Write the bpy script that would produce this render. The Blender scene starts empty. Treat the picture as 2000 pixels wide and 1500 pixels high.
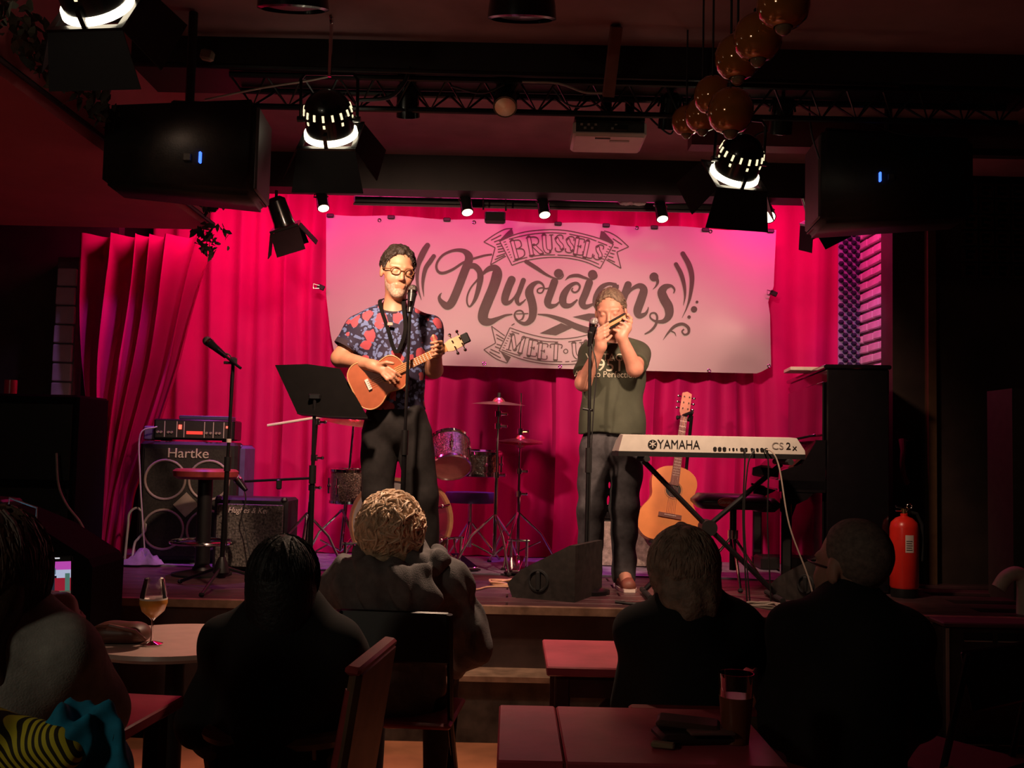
import bpy, bmesh, math, random
import numpy as np
from mathutils import Vector, Matrix, Euler

random.seed(7)
rng = np.random.default_rng(7)
R = math.radians
scene = bpy.context.scene
COL = scene.collection

# ---------------------------------------------------------------- camera
FPX = 2000.0
PITCH, ROLL = R(3.72), R(1.3)
CAM = Vector((0, 0, 1.37))
FW = Vector((0, math.cos(PITCH), math.sin(PITCH)))
UP0 = Vector((0, -math.sin(PITCH), math.cos(PITCH)))
RT = Vector((1, 0, 0)) * math.cos(ROLL) + UP0 * math.sin(ROLL)
UP = UP0 * math.cos(ROLL) - Vector((1, 0, 0)) * math.sin(ROLL)
cd = bpy.data.cameras.new('camera')
cam = bpy.data.objects.new('camera', cd)
COL.objects.link(cam)
cd.sensor_width = 36.0
cd.lens = 36.0 * FPX / 2000.0
cd.clip_start = 0.02
m = Matrix((RT, UP, -FW)).transposed().to_4x4()
m.translation = CAM
cam.matrix_world = m
scene.camera = cam

def W(px, py, Y):
    """world point at depth Y that the photograph shows at pixel (px, py)"""
    d = FW + RT * ((px - 1000) / FPX) + UP * ((750 - py) / FPX)
    return CAM + d * (Y / d.y)

# ---------------------------------------------------------------- world, exposure, light
scene.view_settings.view_transform = 'Standard'
scene.view_settings.look = 'None'
scene.view_settings.exposure = 0.0
scene.view_settings.gamma = 1.0
scene.view_settings.use_curve_mapping = False
wd = bpy.data.worlds.new('world')
scene.world = wd
wd.use_nodes = True
bg = wd.node_tree.nodes['Background']
bg.inputs[0].default_value = (0.9, 0.55, 0.5, 1)
bg.inputs[1].default_value = 0.0006

def lamp(name, kind, loc, target, power, color, size=0.05, spot=60, blend=0.3, sizey=None, parent=None):
    l = bpy.data.lights.new(name, kind)
    l.energy = power
    l.color = color
    if kind == 'AREA':
        l.shape = 'RECTANGLE'
        l.size = size
        l.size_y = sizey or size
    else:
        l.shadow_soft_size = size
    if kind == 'SPOT':
        l.spot_size = R(spot)
        l.spot_blend = blend
    o = bpy.data.objects.new(name, l)
    COL.objects.link(o)
    o.location = loc
    d = Vector(target) - Vector(loc)
    o.rotation_euler = d.to_track_quat('-Z', 'Y').to_euler()
    return o

MAGENTA = (1.0, 0.035, 0.26)
VIOLET = (0.42, 0.16, 1.0)
WARM = (1.0, 0.64, 0.44)
# key: the two theatre cans hanging in front of the stage
KEY_L = lamp('key_light_a', 'SPOT', W(650, 292, 4.24), (-0.45, 6.6, 1.25), 200, WARM, 0.06, 100, 0.9)
KEY_R = lamp('key_light_b', 'SPOT', W(1440, 372, 4.54), (0.75, 6.6, 1.15), 190, WARM, 0.06, 104, 0.9)
# pink LED wash bars that hang behind the beam and shine down the curtain
for i, (x, pw) in enumerate(((-1.88, 18), (-1.0, 6.5), (-0.2, 5.5), (0.7, 5.5), (1.82, 14))):
    lamp('wash_light', 'AREA', (x, 6.55, 3.16), (x * 1.02, 7.3, 1.8), pw, MAGENTA, 0.7, sizey=0.08)
# violet floods: back corners of the stage and over the drums
lamp('violet_light_a', 'SPOT', (-2.0, 6.45, 2.72), (-1.75, 6.5, 0.61), 60, VIOLET, 0.05, 62, 0.6)
lamp('violet_light_b', 'SPOT', (1.72, 6.35, 2.72), (2.42, 6.95, 2.1), 9, (0.70, 0.36, 1.0), 0.05, 52, 0.6)
lamp('violet_light_c', 'SPOT', (0.0, 6.62, 2.9), (-0.1, 6.40, 0.61), 62, VIOLET, 0.05, 52, 0.5)
lamp('violet_light_d', 'SPOT', (-1.95, 6.25, 2.72), (-3.0, 6.82, 1.75), 16, (0.75, 0.35, 1.0), 0.04, 36, 0.7)
# truss spot that falls on the front rows and the floor before the stage
lamp('truss_light', 'SPOT', W(986, 205, 4.30), (-0.36, 3.85, 0.65), 200, (1.0, 0.66, 0.45), 0.04, 72, 0.8)
# unseen fill beside the viewer, added to lift the left front rows
lamp('fill_light', 'AREA', (-2.1, 0.1, 2.35), (-1.0, 2.2, 0.9), 6.5, (1.0, 0.88, 0.66), 0.3)

# ---------------------------------------------------------------- materials
MATS = {}
def M(name, col=(0.5, 0.5, 0.5), rough=0.55, metal=0.0, var=0.12, scale=18.0, bump=0.0, bscale=None,
      emit=None, estr=0.0, trans=0.0, coat=0.0, sheen=0.0, spec=0.5, ior=1.45):
    if name in MATS:
        return MATS[name]
    mt = bpy.data.materials.new(name)
    mt.use_nodes = True
    nt = mt.node_tree
    b = nt.nodes['Principled BSDF']
    b.inputs['Roughness'].default_value = rough
    b.inputs['Metallic'].default_value = metal
    b.inputs['Specular IOR Level'].default_value = spec
    b.inputs['IOR'].default_value = ior
    b.inputs['Transmission Weight'].default_value = trans
    b.inputs['Coat Weight'].default_value = coat
    b.inputs['Sheen Weight'].default_value = sheen
    c4 = (*col, 1)
    b.inputs['Base Color'].default_value = c4
    if var > 0 or bump > 0:
        tc = nt.nodes.new('ShaderNodeTexCoord')
        nz = nt.nodes.new('ShaderNodeTexNoise')
        nz.inputs['Scale'].default_value = scale
        nz.inputs['Detail'].default_value = 4
        nt.links.new(tc.outputs['Object'], nz.inputs['Vector'])
        if var > 0:
            rp = nt.nodes.new('ShaderNodeValToRGB')
            rp.color_ramp.elements[0].position = 0.3
            rp.color_ramp.elements[1].position = 0.7
            rp.color_ramp.elements[0].color = (*[max(0, v * (1 - var)) for v in col], 1)
            rp.color_ramp.elements[1].color = (*[min(1, v * (1 + var)) for v in col], 1)
            nt.links.new(nz.outputs['Fac'], rp.inputs['Fac'])
            nt.links.new(rp.outputs['Color'], b.inputs['Base Color'])
        if bump > 0:
            n2 = nz
            if bscale:
                n2 = nt.nodes.new('ShaderNodeTexNoise')
                n2.inputs['Scale'].default_value = bscale
                n2.inputs['Detail'].default_value = 3
                nt.links.new(tc.outputs['Object'], n2.inputs['Vector'])
            bp = nt.nodes.new('ShaderNodeBump')
            bp.inputs['Strength'].default_value = bump
            bp.inputs['Distance'].default_value = 0.01
            nt.links.new(n2.outputs['Fac'], bp.inputs['Height'])
            nt.links.new(bp.outputs['Normal'], b.inputs['Normal'])
    if emit:
        b.inputs['Emission Color'].default_value = (*emit, 1)
        b.inputs['Emission Strength'].default_value = estr
    MATS[name] = mt
    return mt

# ---------------------------------------------------------------- mesh helpers
def frame(axis):
    a = Vector(axis).normalized()
    t = Vector((0, 0, 1)) if abs(a.z) < 0.9 else Vector((1, 0, 0))
    u = a.cross(t).normalized()
    return u, a.cross(u).normalized(), a

def chain(o):
    """matrix from o's local space to the world (unparented chain of loc/rot)"""
    mm = Matrix.Identity(4)
    while o:
        mm = Matrix.LocRotScale(o.location, o.rotation_euler, o.scale) @ mm
        o = o.parent
    return mm

class MB:
    def __init__(s):
        s.v, s.f = [], []
    def add(s, vs, fs):
        n = len(s.v)
        s.v += [Vector(p) for p in vs]
        s.f += [tuple(i + n for i in f) for f in fs]
        return s
    def box(s, c, d, rot=None, bev=0.0):
        c = Vector(c)
        hx, hy, hz = d[0] / 2, d[1] / 2, d[2] / 2
        rm = rot if isinstance(rot, Matrix) else (Euler(rot).to_matrix() if rot else Matrix.Identity(3))
        if bev <= 0:
            vs = [c + rm @ Vector((x, y, z)) for z in (-hz, hz) for x, y in ((-hx, -hy), (hx, -hy), (hx, hy), (-hx, hy))]
            return s.add(vs, [(3, 2, 1, 0), (4, 5, 6, 7), (0, 1, 5, 4), (1, 2, 6, 5), (2, 3, 7, 6), (3, 0, 4, 7)])
        b = min(bev, hx * .9, hy * .9, hz * .9)
        vs = []
        for z, i in ((-hz, b), (-hz + b, 0), (hz - b, 0), (hz, b)):
            X, Y = hx - i, hy - i
            c2 = b if i == 0 else b * .6
            for x, y in ((-X + c2, -Y), (X - c2, -Y), (X, -Y + c2), (X, Y - c2), (X - c2, Y), (-X + c2, Y), (-X, Y - c2), (-X, -Y + c2)):
                vs.append(c + rm @ Vector((x, y, z)))
        fs = [tuple(range(7, -1, -1)), tuple(range(24, 32))]
        for r in range(3):
            for k in range(8):
                a, b2 = r * 8 + k, r * 8 + (k + 1) % 8
                fs.append((a, b2, b2 + 8, a + 8))
        return s.add(vs, fs)
    def cyl(s, p0, p1, r0, r1=None, n=12, cap=True):
        r1 = r0 if r1 is None else r1
        p0, p1 = Vector(p0), Vector(p1)
        u, w, a = frame(p1 - p0)
        vs = []
        for p, r in ((p0, r0), (p1, r1)):
            for k in range(n):
                t = 2 * math.pi * k / n
                vs.append(p + (u * math.cos(t) + w * math.sin(t)) * r)
        fs = [(k, k + n, (k + 1) % n + n, (k + 1) % n) for k in range(n)]
        if cap:
            fs += [tuple(range(n)), tuple(range(2 * n - 1, n - 1, -1))]
        return s.add(vs, fs)
    def tube(s, pts, r, n=8, cap=True):
        pts = [Vector(p) for p in pts]
        L = len(pts)
        rs = r if isinstance(r, (list, tuple)) else [r] * L
        vs, u = [], None
        for i, p in enumerate(pts):
            a = (pts[min(i + 1, L - 1)] - pts[max(i - 1, 0)])
            if a.length < 1e-9:
                a = Vector((0, 0, 1))
            a.normalize()
            if u is None:
                u = frame(a)[0]
            u = u - a * u.dot(a)
            if u.length < 1e-6:
                u = frame(a)[0]
            u.normalize()
            w = a.cross(u)
            for k in range(n):
                t = 2 * math.pi * k / n
                vs.append(p + (u * math.cos(t) + w * math.sin(t)) * rs[i])
        fs = []
        for i in range(L - 1):
            for k in range(n):
                a, b = i * n + k, i * n + (k + 1) % n
                fs.append((a, b, b + n, a + n))
        if cap:
            fs += [tuple(range(n - 1, -1, -1)), tuple(range((L - 1) * n, L * n))]
        return s.add(vs, fs)
    def lathe(s, prof, org=(0, 0, 0), axis=(0, 0, 1), n=24, cap=True, flat=None):
        """prof: list of (radius, height along axis)"""
        org = Vector(org)
        u, w, a = frame(axis)
        vs = []
        for r, h in prof:
            for k in range(n):
                t = 2 * math.pi * k / n
                vs.append(org + a * h + (u * math.cos(t) + w * math.sin(t)) * r)
        fs = []
        for i in range(len(prof) - 1):
            for k in range(n):
                q, b = i * n + k, i * n + (k + 1) % n
                fs.append((q, q + n, b + n, b))
        if cap:
            fs += [tuple(range(n)), tuple(range(len(prof) * n - 1, (len(prof) - 1) * n - 1, -1))]
        return s.add(vs, fs)
    def ball(s, c, r, n=12, sc=(1, 1, 1), rot=None):
        rm = rot if isinstance(rot, Matrix) else (Euler(rot).to_matrix() if rot else Matrix.Identity(3))
        c = Vector(c)
        m_ = max(4, n // 2)
        vs = [c + rm @ Vector((0, 0, -r * sc[2]))]
        for i in range(1, m_):
            ph = math.pi * i / m_ - math.pi / 2
            for k in range(n):
                t = 2 * math.pi * k / n
                vs.append(c + rm @ Vector((r * sc[0] * math.cos(ph) * math.cos(t), r * sc[1] * math.cos(ph) * math.sin(t), r * sc[2] * math.sin(ph))))
        vs.append(c + rm @ Vector((0, 0, r * sc[2])))
        fs = [(0, 1 + (k + 1) % n, 1 + k) for k in range(n)]
        for i in range(m_ - 2):
            for k in range(n):
                a, b = 1 + i * n + k, 1 + i * n + (k + 1) % n
                fs.append((a, b, b + n, a + n))
        o, top = 1 + (m_ - 2) * n, len(vs) - 1
        fs += [(o + k, o + (k + 1) % n, top) for k in range(n)]
        return s.add(vs, fs)
    def torus(s, c, axis, rad, r, n=24, k=8, a0=0, a1=2 * math.pi):
        u, w, a = frame(axis)
        c = Vector(c)
        full = abs(a1 - a0 - 2 * math.pi) < 1e-6
        pts = [c + (u * math.cos(a0 + (a1 - a0) * i / n) + w * math.sin(a0 + (a1 - a0) * i / n)) * rad for i in range(n + 1)]
        return s.tube(pts, r, k, cap=not full)
    def prism(s, outline, org, ux, uy, thick):
        """outline: 2D points in the plane (ux, uy) at org, extruded thick along ux x uy"""
        org, ux, uy = Vector(org), Vector(ux).normalized(), Vector(uy).normalized()
        nz = ux.cross(uy)
        n = len(outline)
        vs = [org + ux * x + uy * y for x, y in outline] + [org + ux * x + uy * y + nz * thick for x, y in outline]
        fs = [tuple(range(n - 1, -1, -1)), tuple(range(n, 2 * n))]
        fs += [(i, (i + 1) % n, (i + 1) % n + n, i + n) for i in range(n)]
        return s.add(vs, fs)
    def build(s, name, mat, parent=None, smooth=True, world=False, ang=35):
        vs = s.v
        if world and parent is not None:
            inv = chain(parent).inverted()
            vs = [inv @ p for p in vs]
        me = bpy.data.meshes.new(name)
        me.from_pydata([tuple(p) for p in vs], [], s.f)
        me.update()
        if smooth:
            me.shade_smooth()
            me.set_sharp_from_angle(angle=R(ang))
        if mat:
            me.materials.append(mat)
        o = bpy.data.objects.new(name, me)
        COL.objects.link(o)
        if parent is not None:
            o.parent = parent
        return o

def tag(o, label, cat, group=None):
    o['label'] = label
    o['category'] = cat
    if group:
        o['group'] = group
    return o

def thing(name, label, cat, loc=(0, 0, 0), rotz=0.0, group=None, rot=None):
    o = bpy.data.objects.new(name, None)
    o.empty_display_size = 0.1
    COL.objects.link(o)
    o.location = loc
    o.rotation_euler = rot if rot else (0, 0, rotz)
    return tag(o, label, cat, group)

def struct(o):
    o['kind'] = 'structure'
    return o

def copy_tree(o, parent=None):
    c = o.copy()
    COL.objects.link(c)
    if parent is not None:
        c.parent = parent
    for ch in list(o.children):
        copy_tree(ch, c)
    return c

def share(o, name, loc, rot=None, scale=None, parent=None):
    """another object on the same mesh"""
    c = bpy.data.objects.new(name, o.data)
    COL.objects.link(c)
    c.location = loc
    if rot:
        c.rotation_euler = rot
    if scale:
        c.scale = scale
    c.parent = parent
    return c

def smoothpath(pts, n=6):
    """Catmull-Rom through points (any dimension)"""
    P = [np.array(p, float) for p in pts]
    P = [2 * P[0] - P[1]] + P + [2 * P[-1] - P[-2]]
    out = []
    for i in range(1, len(P) - 2):
        for k in range(n):
            t = k / n
            a, b, c, d = P[i - 1], P[i], P[i + 1], P[i + 2]
            out.append(0.5 * (2 * b + (c - a) * t + (2 * a - 5 * b + 4 * c - d) * t * t + (3 * b - a - 3 * c + d) * t ** 3))
    out.append(P[-2])
    return out

def cable(name, pts, r, mat, label, cat='cable', group=None, parent=None, n=6):
    sp = [Vector(p) for p in smoothpath([tuple(p) for p in pts], n)]
    o = MB().tube(sp, r, 6).build(name, mat, parent, world=parent is not None)
    if parent is None:
        tag(o, label, cat, group)
    return o

def text_mesh(body, size, extrude=0.001):
    cu = bpy.data.curves.new('txt', 'FONT')
    cu.body = body
    cu.size = size
    cu.extrude = extrude
    cu.align_x = 'CENTER'
    cu.align_y = 'CENTER'
    o = bpy.data.objects.new('txt', cu)
    COL.objects.link(o)
    bpy.context.view_layer.update()
    me = bpy.data.meshes.new_from_object(o.evaluated_get(bpy.context.evaluated_depsgraph_get()))
    bpy.data.objects.remove(o)
    return me

def text_obj(name, body, size, mat, parent, org, ux, uy, sx=1.0, extrude=0.001, bold=0.0):
    """flat lettering lying in the world plane (ux, uy)"""
    me = text_mesh(body, size, extrude)
    org, ux, uy = Vector(org), Vector(ux).normalized(), Vector(uy).normalized()
    nz = ux.cross(uy)
    inv = chain(parent).inverted()
    for v in me.vertices:
        v.co = inv @ (org + ux * v.co.x * sx + uy * v.co.y + nz * v.co.z)
    me.materials.clear()
    me.materials.append(mat)
    me.name = name
    o = bpy.data.objects.new(name, me)
    COL.objects.link(o)
    o.parent = parent
    return o

# ---------------------------------------------------------------- signed-distance bodies (one continuous skin)
class SDF:
    def __init__(s, lo, hi, h):
        s.lo, s.h = np.array(lo, float), h
        s.n = np.ceil((np.array(hi, float) - s.lo) / h).astype(int) + 1
        s.F = np.full(tuple(s.n), 1.0, np.float32)
    def win(s, lo, hi, mg):
        a = np.clip(np.floor((np.array(lo) - mg - s.lo) / s.h).astype(int), 0, s.n - 1)
        b = np.clip(np.ceil((np.array(hi) + mg - s.lo) / s.h).astype(int) + 1, 1, s.n)
        sl = tuple(slice(int(i), int(max(j, i + 1))) for i, j in zip(a, b))
        ax = [(s.lo[d] + np.arange(sl[d].start, sl[d].stop) * s.h).astype(np.float32) for d in range(3)]
        return sl, np.meshgrid(*ax, indexing='ij')
    def comb(s, sl, d, k, op):
        f = s.F[sl]
        if op == 'u':
            hh = np.maximum(k - np.abs(f - d), 0) / k
            s.F[sl] = np.minimum(f, d) - hh * hh * k * 0.25
        elif op == 's':
            d = -d
            hh = np.maximum(k - np.abs(f - d), 0) / k
            s.F[sl] = np.maximum(f, d) + hh * hh * k * 0.25
    def caps(s, a, b, ra, rb=None, k=0.02, op='u', flat=None):
        """tapered capsule; flat = (direction, factor) squashes it along that direction"""
        rb = ra if rb is None else rb
        a, b = np.array(a, float), np.array(b, float)
        rm = max(ra, rb)
        sl, (X, Y, Z) = s.win(np.minimum(a, b) - rm, np.maximum(a, b) + rm, k + 3 * s.h)
        px, py, pz = X - a[0], Y - a[1], Z - a[2]
        ab = b - a
        if flat is not None:
            d = np.array(flat[0], float)
            d /= np.linalg.norm(d)
            g = 1.0 / flat[1] - 1.0
            q = px * d[0] + py * d[1] + pz * d[2]
            px, py, pz = px + q * d[0] * g, py + q * d[1] * g, pz + q * d[2] * g
            ab = ab + d * (ab @ d) * g
        L2 = max(ab @ ab, 1e-9)
        t = np.clip((px * ab[0] + py * ab[1] + pz * ab[2]) / L2, 0, 1)
        dd = np.sqrt((px - t * ab[0]) ** 2 + (py - t * ab[1]) ** 2 + (pz - t * ab[2]) ** 2) - (ra + (rb - ra) * t)
        if flat is not None:
            dd = dd * (0.5 + 0.5 * flat[1])
        s.comb(sl, dd, k, op)
        return s
    def chain(s, pts, rs, k=0.015, flat=None):
        for i in range(len(pts) - 1):
            s.caps(pts[i], pts[i + 1], rs[i], rs[i + 1], k, 'u', flat)
        return s
    def ell(s, c, r, rot=None, k=0.02, op='u'):
        c, r = np.array(c, float), np.array(r, float)
        rm = r.max()
        sl, (X, Y, Z) = s.win(c - rm, c + rm, k + 3 * s.h)
        px, py, pz = X - c[0], Y - c[1], Z - c[2]
        if rot is not None:
            q = np.array(rot)
            px, py, pz = (q[0, i] * px + q[1, i] * py + q[2, i] * pz for i in range(3))
        k0 = np.sqrt((px / r[0]) ** 2 + (py / r[1]) ** 2 + (pz / r[2]) ** 2)
        k1 = np.sqrt((px / r[0] ** 2) ** 2 + (py / r[1] ** 2) ** 2 + (pz / r[2] ** 2) ** 2) + 1e-6
        s.comb(sl, k0 * (k0 - 1) / k1, k, op)
        return s
    def cut(s, p, n, lo=None, hi=None):
        """remove everything on the side n points to (optionally inside a box only)"""
        p, n = np.array(p, float), np.array(n, float)
        n /= np.linalg.norm(n)
        lo = s.lo if lo is None else lo
        hi = s.lo + s.n * s.h if hi is None else hi
        sl, (X, Y, Z) = s.win(lo, hi, 0)
        s.F[sl] = np.maximum(s.F[sl], (X - p[0]) * n[0] + (Y - p[1]) * n[1] + (Z - p[2]) * n[2])
        return s
    def folds(s, amp, freq, seed=1, n=5, stretch=(1, 1, 0.5)):
        """low relief of creases over the surface"""
        g = np.random.default_rng(seed)
        ax = [(s.lo[d] + np.arange(s.n[d]) * s.h).astype(np.float32) for d in range(3)]
        X, Y, Z = np.meshgrid(*ax, indexing='ij', sparse=True)
        acc = 0
        for _ in range(n):
            d = g.normal(size=3) * np.array(stretch)
            d = d / np.linalg.norm(d) * freq * g.uniform(0.6, 1.5)
            d2 = g.normal(size=3) * freq * 0.35
            ph = g.uniform(0, 6.28, 2)
            w = np.sin(X * d[0] + Y * d[1] + Z * d[2] + ph[0] + 1.3 * np.sin(X * d2[0] + Y * d2[1] + Z * d2[2] + ph[1]))
            acc = acc + w
        near = np.abs(s.F) < 0.05
        s.F = np.where(near, s.F + (acc * (amp / n)).astype(np.float32), s.F)
        return s
    def mesh(s, name, mat, parent, smooth_iter=1):
        F, h = s.F, s.h
        sg = F < 0
        nx, ny, nz = F.shape
        cnt = np.zeros((nx - 1, ny - 1, nz - 1), np.int8)
        offs = [(i, j, k) for i in (0, 1) for j in (0, 1) for k in (0, 1)]
        for i, j, k in offs:
            cnt += sg[i:nx - 1 + i, j:ny - 1 + j, k:nz - 1 + k]
        act = (cnt > 0) & (cnt < 8)
        ids = np.argwhere(act)
        idx = np.full(cnt.shape, -1, np.int64)
        idx[act] = np.arange(len(ids))
        pos, num = np.zeros((len(ids), 3)), np.zeros(len(ids))
        for a in offs:
            for d in range(3):
                if a[d]:
                    continue
                b = list(a)
                b[d] = 1
                fa = F[ids[:, 0] + a[0], ids[:, 1] + a[1], ids[:, 2] + a[2]]
                fb = F[ids[:, 0] + b[0], ids[:, 1] + b[1], ids[:, 2] + b[2]]
                mk = (fa < 0) != (fb < 0)
                t = np.where(mk, fa / np.where(mk, fa - fb, 1), 0)
                p = np.array(a, float)[None, :].repeat(len(ids), 0)
                p[:, d] += t
                pos += p * mk[:, None]
                num += mk
        vs = (ids + pos / num[:, None]) * h + s.lo
        fs = []
        for d in range(3):
            e1, e2 = (d + 1) % 3, (d + 2) % 3
            sh = [slice(None)] * 3
            lo_, hi_ = list(sh), list(sh)
            lo_[d], hi_[d] = slice(0, F.shape[d] - 1), slice(1, F.shape[d])
            A, B = sg[tuple(lo_)], sg[tuple(hi_)]
            ed = np.argwhere(A != B)
            ed = ed[(ed[:, e1] >= 1) & (ed[:, e2] >= 1) & (ed[:, e1] < F.shape[e1] - 1) & (ed[:, e2] < F.shape[e2] - 1)]
            if not len(ed):
                continue
            up = A[ed[:, 0], ed[:, 1], ed[:, 2]]
            q = []
            for o1, o2 in ((1, 1), (0, 1), (0, 0), (1, 0)):
                c = ed.copy()
                c[:, e1] -= o1
                c[:, e2] -= o2
                q.append(idx[c[:, 0], c[:, 1], c[:, 2]])
            q = np.stack(q, 1)
            q[~up] = q[~up][:, ::-1]
            fs.append(q)
        fs = np.concatenate(fs)
        fs = fs[(fs >= 0).all(1)]
        if smooth_iter:
            for _ in range(smooth_iter):
                acc, c = np.zeros_like(vs), np.zeros(len(vs))
                for a, b in ((0, 1), (1, 2), (2, 3), (3, 0)):
                    np.add.at(acc, fs[:, a], vs[fs[:, b]])
                    np.add.at(acc, fs[:, b], vs[fs[:, a]])
                    np.add.at(c, fs[:, a], 1)
                    np.add.at(c, fs[:, b], 1)
                vs = vs * 0.5 + 0.5 * acc / np.maximum(c, 1)[:, None]
        if parent is not None:
            inv = np.array(chain(parent).inverted())
            vs = vs @ inv[:3, :3].T + inv[:3, 3]
        me = bpy.data.meshes.new(name)
        me.vertices.add(len(vs))
        me.vertices.foreach_set('co', vs.astype(np.float32).ravel())
        me.loops.add(len(fs) * 4)
        me.loops.foreach_set('vertex_index', fs.astype(np.int32).ravel())
        me.polygons.add(len(fs))
        me.polygons.foreach_set('loop_start', np.arange(0, len(fs) * 4, 4, dtype=np.int32))
        me.update(calc_edges=True)
        me.validate()
        me.shade_smooth()
        me.materials.append(mat)
        o = bpy.data.objects.new(name, me)
        COL.objects.link(o)
        o.parent = parent
        return o
# ================================================================ the room
SZ, SF, CZ, WZ = 0.61, 5.06, 3.11, 3.45          # stage height, stage front, ceiling height
m_floor = M('floor_lino', (0.42, 0.16, 0.08), 0.42, var=0.35, scale=3.5, bump=0.05)
m_ceil = M('ceiling_paint', (0.30, 0.15, 0.16), 0.75, var=0.2, scale=4)
m_beam = M('beam_black', (0.012, 0.008, 0.008), 0.6, var=0.3, scale=6)
m_dark = M('wall_dark', (0.035, 0.02, 0.016), 0.7, var=0.35, scale=4)
m_soff = M('soffit_red', (0.52, 0.11, 0.14), 0.6, var=0.12, scale=3)
m_white = M('white_paint', (0.62, 0.52, 0.58), 0.6, var=0.12, scale=9, bump=0.15)
m_mort = M('mortar', (0.12, 0.08, 0.10), 0.9, var=0.2, scale=30)
m_plank = M('stage_plank', (0.075, 0.034, 0.038), 0.38, var=0.4, scale=5, bump=0.08, bscale=60)
m_fascia = M('stage_fascia', (0.075, 0.045, 0.04), 0.55, var=0.3, scale=6)
m_nose = M('nosing_wood', (0.30, 0.19, 0.13), 0.4, var=0.4, scale=14)
m_step = M('step_scuffed', (0.06, 0.05, 0.042), 0.6, var=0.7, scale=9, bump=0.1)
m_black = M('black_plastic', (0.010, 0.009, 0.009), 0.45, var=0.2, scale=30)
m_blackm = M('black_metal', (0.012, 0.011, 0.012), 0.32, metal=0.3, var=0.2, scale=30)
m_chrome = M('chrome', (0.75, 0.73, 0.74), 0.12, metal=1.0, var=0.05, scale=20)
m_cablek = M('cable_black', (0.012, 0.011, 0.011), 0.5, var=0.1)
m_cablew = M('cable_white', (0.55, 0.5, 0.48), 0.5, var=0.1)

def slab(name, x0, x1, y0, y1, z0, z1, mat):
    return struct(MB().box(((x0 + x1) / 2, (y0 + y1) / 2, (z0 + z1) / 2), (x1 - x0, y1 - y0, z1 - z0)).build(name, mat, smooth=False))

slab('floor', -3.6, 3.6, -2.6, 7.6, -0.1, 0, m_floor)
slab('ceiling', -3.6, 3.6, -2.6, 6.16, CZ, WZ + 0.1, m_ceil)
slab('ceiling_stage', -3.6, 3.6, 6.16, 7.6, WZ, WZ + 0.1, m_ceil)
slab('wall_back', -3.6, 3.6, 7.6, 7.7, 0, WZ, m_dark)
slab('wall_left', -3.7, -3.6, -2.6, 7.7, 0, WZ, m_dark)
slab('wall_front', -3.6, 3.6, -2.7, -2.6, 0, CZ, m_dark)
wr = slab('wall_right', 3.6, 3.7, -2.6, 7.7, 0, WZ, m_dark)
slab('wall_stage_left', -3.6, -2.72, 6.95, 7.05, 0, WZ, m_dark)
wsr = slab('wall_stage_right', 2.47, 2.6, 6.6, 7.6, 0, WZ, m_mort)
wbr = slab('wall_back_right', 2.385, 3.6, 6.4, 6.6, 0, WZ, m_dark)
slab('trim_1', -1.655, 2.385, 5.98, 6.16, 2.90, CZ, m_beam)          # dark beam across the stage mouth
slab('trim_2', -2.4, 2.3, 4.28, 4.62, 2.98, CZ, m_beam)              # black drop beam that carries the truss
slab('trim_3', 0.9, 2.9, 5.2, 5.32, 2.97, CZ, M('duct_red', (0.13, 0.04, 0.045), 0.6))
slab('trim_4', 1.63, 2.75, 5.14, 5.2, 2.93, 2.965, m_beam)
slab('ceiling_soffit', -3.6, -1.66, -2.6, 5.5, 2.53, CZ, m_soff)    # lowered ceiling along the left side
slab('trim_5', 2.585, 2.635, 6.34, 6.4, 0, CZ, M('door_trim', (0.12, 0.06, 0.03), 0.5))
slab('trim_6', 2.79, 3.2, 5.7, 6.0, 0, 1.78, M('pillar_pale', (0.06, 0.052, 0.036), 0.7))

# painted bricks on the side wall of the stage (each brick a piece of its own)
bl, bh = 0.215, 0.062
brick0 = MB().box((0, 0, 0), (0.03, bl - 0.012, bh - 0.010), bev=0.006).build('brick', m_white, wsr, smooth=False)
brick0.location = (2.462, 6.72, SZ + 0.04)
z, row = SZ + 0.04, 0
while z < 3.36:
    y = 6.60 + (0.107 if row % 2 == 0 else 0.0)
    while y < 7.5:
        if not (row == 0 and abs(y - 6.72) < 0.02):
            share(brick0, 'brick', (2.462 + random.uniform(-.004, .003), y + 0.01, z), (random.uniform(-.02, .02), 0, random.uniform(-.015, .015)), None, wsr)
        y += bl
    z += bh + 0.012
    row += 1
# white brick pilaster at the left
wpl = slab('wall_pilaster', -3.07, -2.93, 6.82, 6.95, SZ, 2.6, m_mort)
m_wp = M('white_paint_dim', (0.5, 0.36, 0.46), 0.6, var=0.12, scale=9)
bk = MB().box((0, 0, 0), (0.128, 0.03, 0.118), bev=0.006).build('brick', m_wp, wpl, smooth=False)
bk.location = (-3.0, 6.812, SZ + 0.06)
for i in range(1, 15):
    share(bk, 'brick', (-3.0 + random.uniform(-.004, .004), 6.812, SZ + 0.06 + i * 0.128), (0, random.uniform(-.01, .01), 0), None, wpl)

# egg-crate foam strip beside the curtain
def foam_panel():
    t = thing('acoustic_foam', 'dark blue egg-crate acoustic foam strip beside the white brick wall', 'foam panel', (2.38, 7.2, SZ + 0.02))
    MB().box((0, 0.02, 1.38), (0.15, 0.02, 2.76)).build('backing', M('foam_pale', (0.36, 0.30, 0.50), 0.95), t, smooth=False)
    b = MB()
    for r in range(91):
        for c in range(5):
            if (r + c) % 2 == 0:
                b.lathe([(0.019, 0.01), (0.016, -0.012), (0.006, -0.026)], (-0.06 + c * 0.03, 0, 0.02 + r * 0.03), (0, 1, 0), n=6)
    o = b.build('foam_peak', M('foam_peak', (0.022, 0.016, 0.06), 0.95), t)
    o['kind'] = 'stuff'
foam_panel()

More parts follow.
